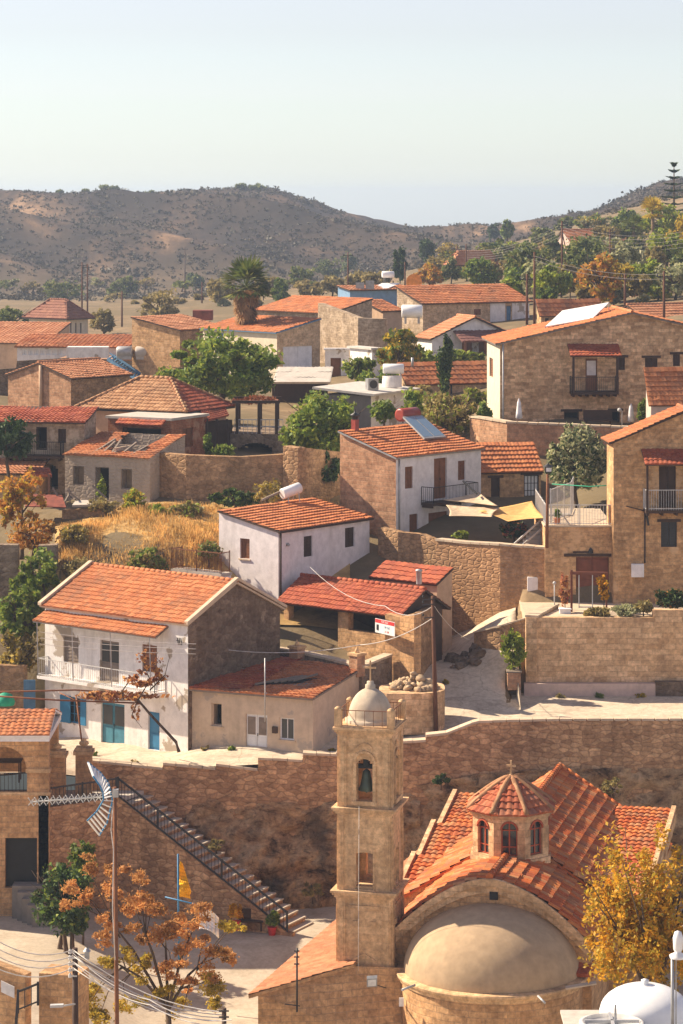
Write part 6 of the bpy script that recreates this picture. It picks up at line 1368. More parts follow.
h = House('tiled_cottage', 'low cottage with broad pinkish orange roof behind the cypress', 'house', 407, 215, 20, 399, 500, 408, 382, 'monoR', 1.35, 'stone_cream', 'tile_clay', .3, .2, tk=dict(FAR, amp=.06)); h.finish(); mb = MB(); mb.tube([h.R.pt(3.6, h.ze, .05), h.R.pt(3.6, h.zb, .05)], .06, 6); mb.build('drainpipe', 'iron', h.root); mb = MB(); mb.tube([V((h.Lp.x+1, h.Lp.y-.8, h.ze+1.1)), V((h.Lp.x+1, h.Lp.y-.8, h.ze+1.8))], .1, 8); mb.build('flue', 'galv', h.root)
aw = thing('tin_canopy', 'grey corrugated metal canopy on dark posts behind big tree', 'canopy', P(305, 395, 213)); mb = MB(); tile_plane(mb, P(272, 383, 212), P(330, 383, 212), P(278, 367, 222), 0, th=.06, col=.3, row=3, amp=.04, step=.02, seg=2); mb.build('roof', 'concrete', aw); bars('post', 'wood_dark', aw, [(P(x, 400, 212.4), P(x, 384, 212.4)) for x in (276, 307, 326)], .14); mb = MB(); mb.obox(P(272, 404, 219), (4.3, 0, 0), (0, .2, 0), (0, 0, 1.9)); mb.build('back_wall', 'wood_dark', aw); mb = MB(); mb.obox(P(272, 383.5, 211.9), (4.35, 0, 0), (0, .08, 0), (0, 0, .12)); mb.build('fascia', 'sail_beige', aw)
h = House('stone_house', 'stone house with orange roof, blue doors and pale garage door by palm', 'house', 277, 240, 40, 203, 320, 372, 332, 'monoL', 1.0, 'cream', 'tile_clay', .3, .2, 'stone_cream', tk=FAR, eave='blue_metal'); h.win('L', 212, 333, 217.5, 346, 'door', 'blue_paint'); h.win('L', 218.5, 333, 223, 346, 'shutter', 'blue_paint'); h.win('R', 283, 346, 313, 369, 'door', 'white_wall', name='garage_door', handle=False); h.finish()
h = House('stone_house', 'long orange roofed stone house behind the palm tree', 'house', 330, 262, 40, 255, 372, 345, 313, 'monoL', 1.2, 'stone_grey', 'tile_clay', .3, .2, 'stone_grey', tk=FAR); h.finish()
wall_run('stone_wall', 'tall rough stone wall behind the garden with arched brown door', [(318, 303, 254), (358, 318, 247), (385, 319, 246)], 29, 'stone_grey', .6, None)
eh = thing('entrance_house', 'white plastered entrance with arched brown door', 'entrance', P(337, 378, 236)); f = Face((P(325, 0, 236).x, 236), (P(349, 0, 236).x, 236), (0, -1), 29.5, ZY(350, 236)); r_ = f.rect(330.5, 358, 341, 378); f.op.append(r_); mb = MB(); f.walls(mb, 0, .4); mb.obox(f.pt(0, 29.5, -.6), f.d*f.L, V((0,0,f.z1-29.5)), f.n*.1); mb.obox(f.pt(-.1, f.z1, -.6), f.d*(f.L+.2), V((0,0,.15)), f.n*.75); mb.build('wall', 'white_old', eh); fill(f, r_, eh, 'door', 'wood', dep=.3)
h = House('white_shed', 'little white shed and fence frames among the garden shrubs', 'shed', 372, 232, 30, 350, 380, 385, 350, 'flat', 0, 'white_old', 'roof_flat', .2, .1); h.win('L', 352, 362, 360, 374, 'glass', 'white_paint'); h.finish()
h = House('white_gable_house', 'white gabled house with brown lean-to porch at upper centre', 'house', 432, 246, 22, 417, 516, 365, 338, 'gableL', 1.75, 'white_old', 'tile_far', .3, .3, 'white_old', tk=FAR); h.finish(); f = h.R
u0, u1 = f.px(453, 0)[0], f.L+.3; za = f.px(480, 340)[1]; mb = MB(); tile_plane(mb, f.pt(u0, za, 2.0), f.pt(u1, za, 2.0), f.pt(u0, za+.85, .02), 0, th=.08, **FAR); pr = mb.build('porch_roof', 'brown_sheet', h.root); bars('porch_post', 'wood', pr, [(f.pt(u, h.zb, 1.9), f.pt(u, za, 1.9)) for u in np.linspace(u0+.3, u1-.3, 4)], .2)
mb = MB(); a = f.px(462, 0)[0]; mb.obox(f.pt(a, h.zb, .01), f.d*.9, V((0,0,2.0)), f.n*.06); mb.build('door', 'wood', h.root); mb = MB(); mb.obox(f.pt(a+1.6, h.zb+.7, .01), f.d*.8, V((0,0,1.2)), f.n*.06); mb.build('window', 'wood', h.root)
h = House('long_house', 'long stone and white house with wide orange roof at upper centre', 'house', 423, 271, 30, 397, 529, 330, 303, 'monoR', 1.5, 'stone_grey', 'tile_clay', .3, .3, 'stone_cream', tk=FAR); f = h.R; h.win('R', 506.5, 306, 511, 321, 'shutter', 'blue_metal'); h.win('R', 474, 309, 481, 315, 'shutter', 'wood'); h.finish(); a = f.px(490, 0)[0]; mb = MB(); mb.obox(f.pt(a, h.zb-2, .003), f.d*(f.px(505, 0)[0]-a), V((0,0,h.ze-h.zb+1.9)), f.n*.05); b_ = f.px(512, 0)[0]; mb.obox(f.pt(b_, h.zb-2, .003), f.d*(f.L-b_), V((0,0,h.ze-h.zb+1.9)), f.n*.05); mb.build('white_render', 'white_old', h.root)
c = P(412, 318, 258); t_ = thing('water_tank', 'white horizontal water tank before the long stone house', 'water tank', c); mb = MB(); mb.tube([c+V((-.95,0,.6)), c+V((-.85,0,.6)), c+V((.85,0,.6)), c+V((.95,0,.6))], [.5,.6,.6,.5], 16); mb.build('tank', 'white_tank', t_); mb = MB(); [mb.box(c+V((dx,0,-.2)), .2, .9, .6) for dx in (-.6,.6)]; mb.build('stand', 'concrete', t_)
h = House('low_house', 'low house with reddish roof next to the long stone house', 'house', 383, 266, 30, 362, 402, 330, 311, 'monoR', .9, 'tan_wall', 'tile_clay', .2, .2, tk=FAR); h.finish()
h = House('blue_house', 'blue walled house with flat roof panels at upper centre', 'house', 350, 300, 28, 338, 412, 314, 290, 'monoR', .35, 'blue_wall', 'tile_far', .3, .2, tk=FAR); h.ze += 0; h.finish()
for x, y, lb in ((360, 288, 'left grey air conditioner behind the blue house'), (370, 286, 'right grey air conditioner behind the blue house')):
    c = P(x, y, 301); mb = MB(); mb.box(c+V((0,0,.1)), .9, .5, .9); mb.tube([c+V((0,-.26,.1)), c+V((0,-.29,.1))], .3, 10); tag(mb.build('air_conditioner', 'grey_metal', None, c), lb, 'air conditioner')
c = P(388, 281, 305); water_heater('white solar water heater on the blue house roof', c, (1, .2, 0), 1.3, .35); mb = MB(); mb.slab([P(370, 289, 302), P(388, 288, 302), P(400, 283, 305), P(382, 283, 305)], .08); tag(mb.build('roof_sheet', 'tarp_white', None, P(385, 286, 303)), 'pale sloping panel below the water heater on blue house', 'roof panel')
mb = MB(); c = P(414, 282, 300); mb.tube([c+V((0,0,-2.5)), c], .05, 6); n_ = V((-.2, -1, .1)).normalized(); mb.tube([c, c+n_*.06], .85, 20); tag(mb.build('round_sign', 'orange_round', None, c+V((0,0,-2.5))), 'round orange disc on a post at the upper centre', 'sign')
# right hand hillside buildings
h = House('gable_house', 'stone gable house with orange roof at the right edge, upper right', 'house', 646, 262, 30, 611, 5020, 345, 319, 'gableR', 1.2, 'house_stone', 'tile_far', .2, .2, 'white_old', tk=FAR); h.finish()
h = House('tiled_house', 'flat pitched orange roof house at the right edge below the trees', 'house', 636, 300, 24, 628, 5022, 318, 303, 'monoR', 1.7, 'tan_wall', 'tile_far', .3, .2, tk=FAR); h.finish()
h = House('low_ruin', 'low ruined stone house with patched red roof behind the solar panels', 'house', 541, 262, 16, 537, 602, 340, 314, 'monoR', 1.3, 'tan_plaster_stone', 'tile_clay', .2, .2, tk=FAR); h.win('R', 545, 318, 549, 326, 'shutter', 'wood_dark'); h.finish()
h = House('pink_house', 'small pink roofed house on the hillside below dark trees', 'house', 455, 420, 30, 447, 500, 282, 265, 'hip', 2.0, 'pale_pink', 'tile_far', .4, .2, tk=FAR); h.finish()
h = House('hill_house', 'far red roofed house among the trees on the right hillside', 'house', 575, 430, 25, 552, 640, 262, 246, 'gableR', 2.4, 'pale_pink', 'tile_clay', .4, .3, tk=FAR); h.finish()
wall_run('hillside_wall', 'pale rough terrace wall under the trees on the right hillside', [(560, 282, 330), (620, 276, 335), (700, 268, 340)], 32, 'ashlar_pale', .6, None)
# left hand far buildings
h = House('villa', 'cream villa with brown hipped roof on the far left', 'house', 67, 345, 52, 29, 88, 343, 318.5, 'hip', 2.2, 'cream', 'tile_old', .6, .2, 'cream', tk=FAR); h.tile = 'tile_brown'
for a, b, c, d in ((50, 324, 60, 333),): h.win('L', a, b, c, d, 'shutter', 'grey_metal')
for x in (70, 75, 80): h.win('R', x, 323, x+1.8, 333, 'shutter', 'wood_grey')
h.finish()
h = House('tiled_house', 'house with wide faded orange roof at left edge below villa', 'house', 44, 270, 78, -40, 5008, 360, 343, 'monoL', 1.6, 'tan_wall', 'tile_far', .3, .2, tk=FAR); h.finish()
h = House('long_shed', 'long low shed with orange roof and pale panelled wall', 'shed', 127, 262, 84, 17, 140, 375, 347, 'monoL', .8, 'white_old', 'tile_clay', .3, .2, tk=FAR, eave='wood')
for x in (22, 28, 34, 40, 46, 52, 58): h.win('L', x, 349, x+4.6, 355, 'shutter', 'white_paint')
h.finish()
for x0, x1, D, m, lb in ((67, 108, 250, 'white_old', 'long white box tank left of the blue stairs'), (115, 133, 252, 'galv', 'grey round topped tank right of the blue stairs, left of its pair'), (134, 152, 252, 'concrete', 'grey round topped tank right of the blue stairs, right of its pair')):
    a = P(x0, 358, D); b = P(x1, 347, D); mb = MB(); w = b.x-a.x; hh = b.z-a.z
    if w > 2: mb.obox(a, (w, 0, 0), (0, 1.5, 0), (0, 0, hh)); [mb.obox((a.x+w*k/5-.04, a.y-.05, a.z), (.08, 0, 0), (0, .05, 0), (0, 0, hh)) for k in range(6)]
    else: mb.tube([a+V((.1,.6,.5)), a+V((.2,.6,.5)), a+V((w-.2,.6,.5)), a+V((w-.1,.6,.5))], [.42,.52,.52,.42], 14); mb.box(a+V((w/2,.6,0)), w*.8, .7, .3)
    tag(mb.build('storage_tank', m, None, a), lb, 'tank')
h = House('concrete_house', 'grey terrace house below the row of tanks', 'house', 152, 256, 86, 60, 5006, 385, 361, 'flat', 0, 'concrete_dark', 'red_stone', .2, .1); h.win('L', 134, 369, 146, 380, 'void', 'wood_dark'); h.finish()
bs = thing('blue_stairs', 'blue painted metal stairs leading up to the tanks', 'stairs', P(137, 378, 253)); mb = MB(); mb.bar(P(108, 359, 253), P(135, 378, 251), .25); mb.bar(P(113, 356, 253.8), P(140, 374, 252), .25); [mb.bar(P(108+27*k/11, 359+19*k/11, 253-2*k/11), P(113+27*k/11, 356+18*k/11, 253.8-1.8*k/11), .1) for k in range(12)]; mb.build('tread', 'blue_metal', bs); mb = MB(); mb.bar(P(108, 352, 253), P(135, 370, 251), .08); [mb.bar(P(108+27*k/5, 359+19*k/5, 253-2*k/5), P(108+27*k/5, 352+18*k/5, 253-2*k/5), .07) for k in range(6)]; mb.build('railing', 'blue_metal', bs)
h = House('stone_house', 'long stone house with dark side and thin tile roof left of the palm', 'house', 180, 250, 56, 132, 226, 370, 330, 'monoR', 1.0, 'stone_ochre', 'tile_far', .2, .2, 'rubble_grey', tk=FAR); h.finish()
wall_run('yard_wall', 'dark rough stone wall behind the windowless barn', [(-40, 372, 222), (16, 368, 221), (17, 361, 221), (67, 358, 220)], 28, 'rubble_dark', .6, None)
mb = MB(); c = P(203, 315, 290); mb.box(c, 2.0, 2, 1.0); tag(mb.build('container', 'rust_sheet', None, c+V((0,0,-.8))), 'rusty red container on the slope left of the palm', 'container')

# ------------------------------------------------------------------ vegetation, near and middle
T = tree
T('round_tree', 'large dense green tree behind the hipped roof house', 152, 330, 282, 412, 200, 'leaf_green', 12000, .24, yg=420, mats2=('leaf_bright', .25), clumps=80, spread=.2)
T('round_tree', 'bright green tree above the stone wall stub in the centre', 280, 390, 376, 480, 182, 'leaf_green', 11000, .21, yg=485, mats2=('leaf_bright', .45), clumps=70, spread=.22)
T('dark_bush', 'dark leafy bush in the shade below the bright central tree', 305, 448, 346, 490, 176.8, 'leaf_dark', 1600, .22, cat='bush', yg=492)
T('olive_tree', 'silvery olive tree behind the railed terrace', 541, 424, 613, 506, 173.5, 'leaf_olive', 9000, .17, zg=26, clumps=90, spread=.2, mats2=('leaf_dark', .25))
T('cypress', 'slim dark cypress in front of the low cottage', 436.5, 330, 454.5, 398, 211, 'leaf_dark', 2600, .2, yg=402, clumps=60, spread=.3, mats2=('leaf_green', .2), up=1.5, flatb=1)
T('garden_tree', 'loose yellow green tree left of the cypress, taller one', 372, 325, 425, 378, 226, 'leaf_gold', 2600, .26, yg=385, mats2=('leaf_green', .4)); T('garden_bush', 'green bush beside the white shed and flat roof', 340, 352, 378, 388, 218, 'leaf_green', 1600, .26, cat='bush', yg=390, mats2=('leaf_bright', .4)); T('garden_bush', 'yellow green bush between garden tree and cypress', 405, 345, 440, 372, 228, 'leaf_bright', 1300, .26, cat='bush', yg=375)
T('hedge', 'bright green clipped hedge right of the cypress', 430, 349, 488, 368, 238, 'leaf_bright', 1600, .26, cat='hedge', yg=368, depth=.4)
T('dusty_bush', 'wide dusty brown green bush below the cypress', 418, 388, 484, 446, 190, 'leaf_dusty', 4200, .2, cat='bush', yg=448, stems=3, mats2=('leaf_bright', .2)); T('young_tree', 'young light green tree left of the dusty bush', 398, 386, 432, 430, 193, 'leaf_bright', 1500, .22, yg=436, mats2=('leaf_green', .4)); T('garden_bush', 'leafy green bush between white shed and flat roof', 355, 366, 402, 394, 215, 'leaf_green', 1500, .24, cat='bush', yg=396, mats2=('leaf_bright', .4)); T('garden_bush', 'bright bush at the right foot of the cypress', 455, 385, 492, 412, 208, 'leaf_bright', 1100, .24, cat='bush', yg=414, mats2=('leaf_dusty', .3)); T('garden_bush', 'olive brown bush before the low cottage wall', 408, 384, 440, 408, 206, 'leaf_dusty', 1100, .22, cat='bush', yg=410); T('garden_bush', 'small green bush behind the red boiler tank', 368, 398, 400, 424, 192, 'leaf_green', 900, .22, cat='bush', yg=428)
T('garden_bush', 'dark bush at the corner of the stone house terrace wall', 476, 400, 492, 424, 189, 'leaf_green', 500, .2, cat='bush', yg=426)
T('hillside_bush', 'large green bush on the bank left of the white house', -6, 575, 48, 655, 159, 'leaf_green', 3200, .22, cat='bush', yg=665, stems=3, mats2=('leaf_bright', .3)); T('hillside_bush', 'tall leafy bush climbing the bank behind stone pillars', 15, 545, 62, 605, 161, 'leaf_green', 2600, .2, cat='bush', yg=612, stems=2, mats2=('leaf_bright', .35)); T('hillside_bush', 'yellowish dry bush by the yard wall at left', -5, 628, 42, 680, 157.5, 'leaf_dusty', 2000, .18, cat='bush', yg=684, stems=3, mats2=('leaf_gold', .4))
T('autumn_tree', 'thin orange leaved autumn tree at the left edge', -8, 466, 52, 545, 168, 'leaf_autumn', 1700, .2, yg=556, clumps=40, spread=.2, mats2=('leaf_gold', .3)); T('autumn_shrub', 'low orange shrub under the autumn tree', 5, 515, 62, 556, 166, 'leaf_autumn', 1300, .17, cat='shrub', yg=558)
T('yellow_bush', 'yellow green bush in front of the ruin window', 118, 488, 149, 519, 172.5, 'leaf_bright', 1400, .17, cat='bush', yg=521, mats2=('leaf_gold', .5)); T('green_tuft', 'green reedy tuft at the corner of the ruin', 143, 503, 172, 524, 171, 'leaf_bright', 700, .17, cat='bush', yg=525, up=1.5); T('green_tuft', 'thin green plant growing in the ruin doorway', 96, 476, 108, 505, 173.5, 'leaf_bright', 350, .16, cat='plant', yg=508); T('green_tuft', 'green weeds by the pale slab', 84, 496, 120, 516, 171.5, 'leaf_dusty', 800, .15, cat='weeds', yg=518)
T('dark_bush', 'dark green round bush in the dry field behind the white house', 122, 545, 172, 578, 162.5, 'leaf_green', 2000, .17, cat='bush', yg=580, mats2=('leaf_dusty', .4)); T('dark_bush', 'dark bush in the shade at left edge by the arched house', -18, 416, 36, 466, 176.8, 'leaf_dark', 2200, .22, cat='bush', yg=480); T('dry_shrub', 'brown leafless shrub on the bank above the white house roof', 55, 555, 110, 582, 162.5, 'leaf_dusty', 1200, .13, cat='shrub', yg=585, stems=4)
T('dry_shrub', 'grey green weeds at the field edge by the field wall', 165, 500, 205, 522, 171.5, 'leaf_dusty', 1200, .14, cat='shrub', yg=524, mats2=('leaf_bright', .3)); T('dry_shrub', 'greenish shrub at the field edge above stone pillars', 58, 522, 92, 548, 165.5, 'leaf_dusty', 1200, .14, cat='shrub', yg=552, mats2=('leaf_gold', .4)); T('dry_shrub', 'small green shrub at the right corner of the dry field', 196, 540, 222, 562, 164.5, 'leaf_green', 800, .14, cat='shrub', yg=564, mats2=('leaf_dusty', .5)); T('weed_strip', 'dark green weeds along the foot of the field wall', 205, 488, 262, 510, 172.8, 'leaf_dark', 1500, .18, cat='weeds', yg=512, depth=.5, mats2=('leaf_green', .3)); T('weed_strip', 'tall yellow green weeds at the foot of the wall stub', 250, 478, 285, 508, 172.3, 'leaf_dusty', 900, .15, cat='weeds', yg=510, mats2=('leaf_gold', .4)); T('ivy', 'ivy on the wall right of the brick annex', 203, 432, 213, 462, 181, 'leaf_green', 500, .16, cat='ivy', yg=464); T('garden_bush', 'green bush under the porch by the field wall', 212, 444, 236, 458, 180, 'leaf_green', 600, .2, cat='bush', yg=458)
T('rock_weed', 'dark weeds at the foot of rock face left of bell tower', 262, 893, 290, 915, 143.6, 'leaf_dark', 420, .13, cat='weeds', zg=ZY(915, 143.6), clumps=14)
T('rock_weed', 'dry weeds on the rock face next to the bell tower', 300, 880, 326, 900, 143.6, 'leaf_dusty', 420, .13, cat='weeds', zg=ZY(900, 143.6), clumps=14)
T('rock_weed', 'dry tuft growing on the rock face above the stairs', 205, 838, 228, 852, 143.6, 'leaf_dusty', 420, .13, cat='weeds', zg=ZY(852, 143.6), clumps=14)
T('rock_weed', 'dark tuft on the rock under the right retaining wall', 430, 772, 452, 786, 143.6, 'leaf_dark', 420, .13, cat='weeds', zg=ZY(786, 143.6), clumps=14)
T('rock_weed', 'dusty weeds on the cliff behind the church nave', 600, 778, 626, 796, 143.6, 'leaf_dusty', 420, .13, cat='weeds', zg=ZY(796, 143.6), clumps=14)
T('court_shrub', 'large dark green shrub in the shaded court below the stairs', 28, 862, 100, 950, 134, 'leaf_dark', 4200, .17, cat='shrub', yg=952, stems=3, mats2=('leaf_green', .25)); T('court_shrub', 'lighter green shrub top against the staircase wall', 66, 838, 100, 880, 136, 'leaf_green', 900, .15, cat='shrub', yg=945)
T('yellow_tree', 'tall yellow leaved autumn tree in front of the church at right', 578, 812, 720, 1050, 113, 'leaf_yellow', 15000, .125, zg=7.5, clumps=150, spread=.17, mats2=('leaf_gold', .35), hollow=.25)
# rusty and yellow tree in front of the stairs
rt = thing('autumn_tree', 'rusty brown clumped tree with yellow lower leaves before the staircase', 'tree', P(172, 1180, 117)-V((0,0,0))); DR = 117; rt.location.z = 7.7
cl = [(72,887,9),(90,870,10),(68,907,8),(85,897,8),(115,873,11),(113,890,9),(140,880,11),(150,897,12),(133,910,10),(110,920,10),(100,937,9),(157,917,12),(172,922,11),(183,930,11),(167,937,12),(203,913,10),(200,940,12),(213,953,11),(187,953,12),(147,937,11),(230,958,10),(172,968,12),(205,975,12),(128,930,9),(190,985,10)]
yl = [(123,957,11),(110,962,8),(93,993,12),(87,1007,12),(140,980,11),(167,995,12),(213,985,10),(100,1015,13),(227,930,7),(150,962,10),(125,1000,12),(236,925,7),(185,1005,12),(215,1000,9)]
def puffs(lst, n, seed):
    out = []; g = np.random.default_rng(seed)
    for i, (x, y, r) in enumerate(lst):
        for k in range(4):
            rr = r/24.3*g.uniform(.55, 1.2); c = P(x+g.normal()*r*.5, y+g.normal()*r*.42, DR+g.normal()*1.0); out.append(leaves(c, rr*1.1, rr*1.1, rr*.75, int(n*1.7*g.uniform(.5, 1.2)), .082, 9, .6, seed+i*5+k, hollow=.1))
    return np.concatenate(out)
mb = MB(); mb.quads(puffs(cl, 130, 50), 0); mb.quads(puffs(yl, 110, 400), 1); mb.build('crown', ['leaf_rust', 'leaf_gold'], rt)
mb = MB(); b0 = V((rt.location.x, DR, 7.5)); fk = P(168, 1010, DR); mb.tube([b0, P(172, 1080, DR), fk], [.2, .15, .11], 8)
hubs = [P(x, y, DR+d) for x, y, d in ((105, 915, .5), (140, 920, -.5), (165, 935, .6), (190, 935, -.4), (205, 960, .3), (120, 965, -.6), (190, 985, .8))]
for hb in hubs: m = fk.lerp(hb, .55)+V((0,0,.3)); mb.tube([fk, m, hb], [.075, .055, .03], 6)
for (x, y, r) in cl+yl:
    e = P(x, y, DR+random.uniform(-.8, .8)); hb = min(hubs, key=lambda q: (q-e).length); mb.tube([hb.lerp(fk, random.uniform(0, .25)), hb.lerp(e, .6)+V((0,0,.12)), e], [.03, .02, .008], 4)
mb.build('trunk', 'bark', rt)
# dry grass of the field
xs = RNG.uniform(40, 222, 38000); ds = RNG.uniform(161.5, 173.5, 38000)**1.0; keep = np.array([mnoise.noise(V((a*.022, b*.30, 2)))+.55 > RNG.random()*.9 for a, b in zip(xs, ds)]) & (xs > 60) & ~((ds > 170.5) & (xs < 110)); xs, ds = xs[keep], ds[keep]; xs2 = RNG.uniform(262, 345, 1500); xs = np.append(xs, xs2); ds = np.append(ds, RNG.uniform(171.5, 176, 1500))
zz = upper_z(xs, ds); X = (xs-341.5)/F*ds; n = len(xs); hgt = RNG.uniform(.10, .45, n)*(1+.5*np.sin(X*.9)*np.cos(ds*.7)); a = RNG.uniform(0, 6.28, n); wv = np.stack([np.cos(a), np.sin(a), 0*a], -1)*RNG.uniform(.012, .035, n)[:, None]; ln_ = np.stack([RNG.normal(0, .25, n), RNG.normal(0, .25, n), np.ones(n)], -1)*hgt[:, None]; b0 = np.stack([X, ds, zz-.05], -1)
mb = MB(); mb.quads(np.stack([b0-wv, b0+wv, b0+ln_+wv*.4, b0+ln_-wv*.4], 1)); tag(mb.build('dry_grass', 'grass_dry'), kind='stuff')
# scrub on the far hill
Q = []; g = np.random.default_rng(3)
for k in range(22000):
    x = g.uniform(-60, 740); D = 600+420*g.random()**.8
    dens = mnoise.noise(V((x*.02, D*.012, 0)))
    if g.random() > .55+dens*.9: continue
    z = grid_z(x, D); s = g.uniform(.3, .95)*(1.8 if g.random() < .06 else 1); c = np.array(((x-341.5)/F*D, D, z+s*.35)); m = 11
    p = c+g.normal(size=(m, 3))*np.array([s*.5, s*.5, s*.26]); aa = g.normal(size=(m, 3)); aa /= np.linalg.norm(aa, axis=1)[:, None]; bb = np.cross(aa, g.normal(size=(m, 3))); bb /= np.linalg.norm(bb, axis=1)[:, None]; aa *= s*.4; bb *= s*.3; Q.append(np.stack([p-aa, p-bb, p+aa, p+bb], 1))
mb = MB(); mb.quads(np.concatenate(Q)); tag(mb.build('hill_scrub', 'scrub'), kind='stuff')
# distant trees, each with its own label
FT = [(38,275,84,304,470,'leaf_far','broad dark tree above the cream villa roof'),(115,275,140,298,470,'leaf_far','round tree right of the paired poles on the far plain'),(132,288,186,324,400,'leaf_dusty','wide grey green tree mass right of the villa'),(88,309,120,336,330,'leaf_dusty','dull reddish bush beside the villa'),(-10,304,33,338,300,'leaf_far','dark tree at left edge below the villa'),(184,272,207,291,540,'leaf_far','small round tree on the plain under the hill'),(203,278,236,306,420,'leaf_dusty','grey green tree left of the palm crown'),(268,278,292,306,400,'leaf_green','dark tree right behind the palm crown'),(284,266,316,290,520,'leaf_far','far tree on the plain right of the palm'),(310,258,346,282,560,'leaf_far','far tree mass in the middle of the plain'),(318,274,346,296,420,'leaf_dusty','dusty tree above the blue house'),(338,250,358,275,620,'leaf_far','small far tree at the foot of the hill'),(392,243,408,288,430,'leaf_dark','narrow dark conifer left of the orange disc'),(416,237,440,264,520,'leaf_dark','rounded dark tree on the skyline of the plain'),(360,268,395,290,430,'leaf_dusty','dry bush row behind the blue house roof'),
(455,254,502,292,345,'leaf_green','dense green tree left of the hillside poles'),(487,221,501,242,600,'leaf_dark','left one of two skyline trees in the saddle'),(499,219,515,242,610,'leaf_green','right one of two skyline trees in the saddle'),(468,236,526,268,460,'leaf_far','long green tree mass under the saddle'),(500,242,560,292,370,'leaf_far','broad green tree on hillside behind the low ruin'),(518,256,562,304,325,'leaf_olive','olive grey tree left of the gold autumn tree'),(552,234,612,282,390,'leaf_far','green tree mass below the far red roofed house'),(572,249,624,309,318,'leaf_autumn','gold and orange autumn tree on the right hillside'),(600,240,652,292,345,'leaf_olive','olive tree behind the autumn tree'),(640,226,692,268,370,'leaf_bright','light green tree near the tall pine'),(606,214,650,244,450,'leaf_far','dark green tree on the right skyline'),(650,262,700,300,300,'leaf_olive','grey olive tree at the right edge above orange roof'),(560,262,580,300,320,'leaf_dusty','dry tree between olive and autumn tree'),(625,270,655,302,305,'leaf_dusty','dusty bush left of the right edge orange roof'),(478,262,506,288,380,'leaf_dusty','dull bush behind the long house roof'),(410,262,450,290,400,'leaf_autumn','low orange shrubs right of the orange disc'),(498,275,530,308,310,'leaf_bright','green bush behind the long house right end'),(530,225,556,250,520,'leaf_far','small tree on slope right of the saddle')]+[(440,258,462,284,400,'leaf_far','low bush left of the small pink house'),(505,258,532,290,350,'leaf_dusty','olive brown bush filling hillside left of the grey olive'),(532,285,562,308,300,'leaf_green','green bush right behind the low ruin'),(545,270,578,298,320,'leaf_far','dark bush at the foot of the tall hillside pole'),(590,222,622,250,430,'leaf_dusty','dusty tree above the far red roof'),(618,236,648,262,380,'leaf_far','dark tree left of the yellow palms'),(655,232,690,262,360,'leaf_green','green tree below the tall pine'),(668,245,700,285,320,'leaf_far','dark tree at the right edge under the pine'),(575,278,600,306,300,'leaf_dusty','dry bush at the foot of the autumn tree'),(600,278,628,306,298,'leaf_olive','grey bush right of the autumn tree trunk'),(540,236,566,262,460,'leaf_far','far dark tree right of the saddle'),(516,240,536,258,480,'leaf_green','small green tree on the slope under the saddle'),(570,226,592,248,480,'leaf_far','dark tree left of the dusty skyline tree'),(470,272,492,292,350,'leaf_bright','bright shrub in front of dense green tree'),(425,256,445,276,450,'leaf_dusty','dusty shrub right of the conifer'),(255,276,272,300,400,'leaf_dusty','bush left behind the palm crown'),(345,270,372,290,480,'leaf_dusty','dusty hedge on plain above the blue house'),(290,280,330,298,420,'leaf_dusty','scrubby bank behind the long orange roof'),(236,296,262,312,300,'leaf_dusty','bush in front of the palm trunk'),(55,320,80,342,330,'leaf_dusty','hedge below the villa windows') ,(640,246,668,276,330,'leaf_dusty','dry shrub between the green trees at right'),(555,215,575,236,560,'leaf_far','skyline tree behind the hillside pole'),(585,236,606,256,420,'leaf_green','green tree left of the far red roof'),(636,198,690,246,390,'leaf_bright','bright yellow green tree mass below the tall pine on skyline'),(610,205,640,236,410,'leaf_green','green tree left of the yellow palms on the skyline'),(664,212,700,262,350,'leaf_gold','golden tree at the right edge below the pine'),(622,258,668,298,330,'leaf_bright','light green tree right of the gold autumn tree'),(530,262,575,304,330,'leaf_bright','pale green tree left of the gold autumn tree, behind pole'),(596,262,640,304,312,'leaf_gold','golden green tree right of the autumn tree trunk'),(498,262,540,300,340,'leaf_green','rounded green tree behind the tall insulator pole')]
for k, (x0, y0, x1, y1, D, m, lb) in enumerate(FT):
    D = far_D((x0+x1)/2, y1, D)
    T('hillside_tree', lb, x0, y0, x1, y1, D, m, 1100 if D > 400 else 1900, .42 if D > 400 else .34, yg=y1+3, clumps=34, spread=.27, group='trees on the far slopes', mats2=('leaf_dark', .2) if m in ('leaf_far', 'leaf_green') else ('leaf_gold', .35) if m == 'leaf_autumn' else None)
SK = [(60,192,5),(85,191,4),(108,188,12),(150,193,6),(20,196,6),(258,187,10),(240,186,7),(30,215,5),(50,205,6),(170,205,5),(210,215,6),(100,225,7),(140,235,6),(225,245,7)]
for x, y, w_ in SK: T('hill_bush', 'dark round bush dotted on the far dry hill', x-w_, y-w_*.35, x+w_, y+w_*.45, 985 if y < 200 else 900, 'leaf_far', 220, .9, yg=y+w_*.5, clumps=14, cat='bush', group='dark bushes dotted on the far hill')
g = np.random.default_rng(21)
for k in range(64):
    x = g.uniform(445, 690); y = g.uniform(226, 306) if x > 560 else g.uniform(250, 300) if x > 500 else g.uniform(258, 294); w_ = g.uniform(8, 17); D = far_D(x, y, 345); m = ('leaf_far', 'leaf_bright', 'leaf_dusty', 'leaf_olive', 'leaf_green', 'leaf_dusty')[k % 6]
    T('hillside_shrub', 'one of many low shrubs filling the gaps between trees on the right hillside', x-w_, y-w_*1.1, x+w_, y+2, D, m, 500, .32, yg=y+2, clumps=18, cat='shrub', group='low shrubs on the right hillside', mats2=('leaf_gold', .2))
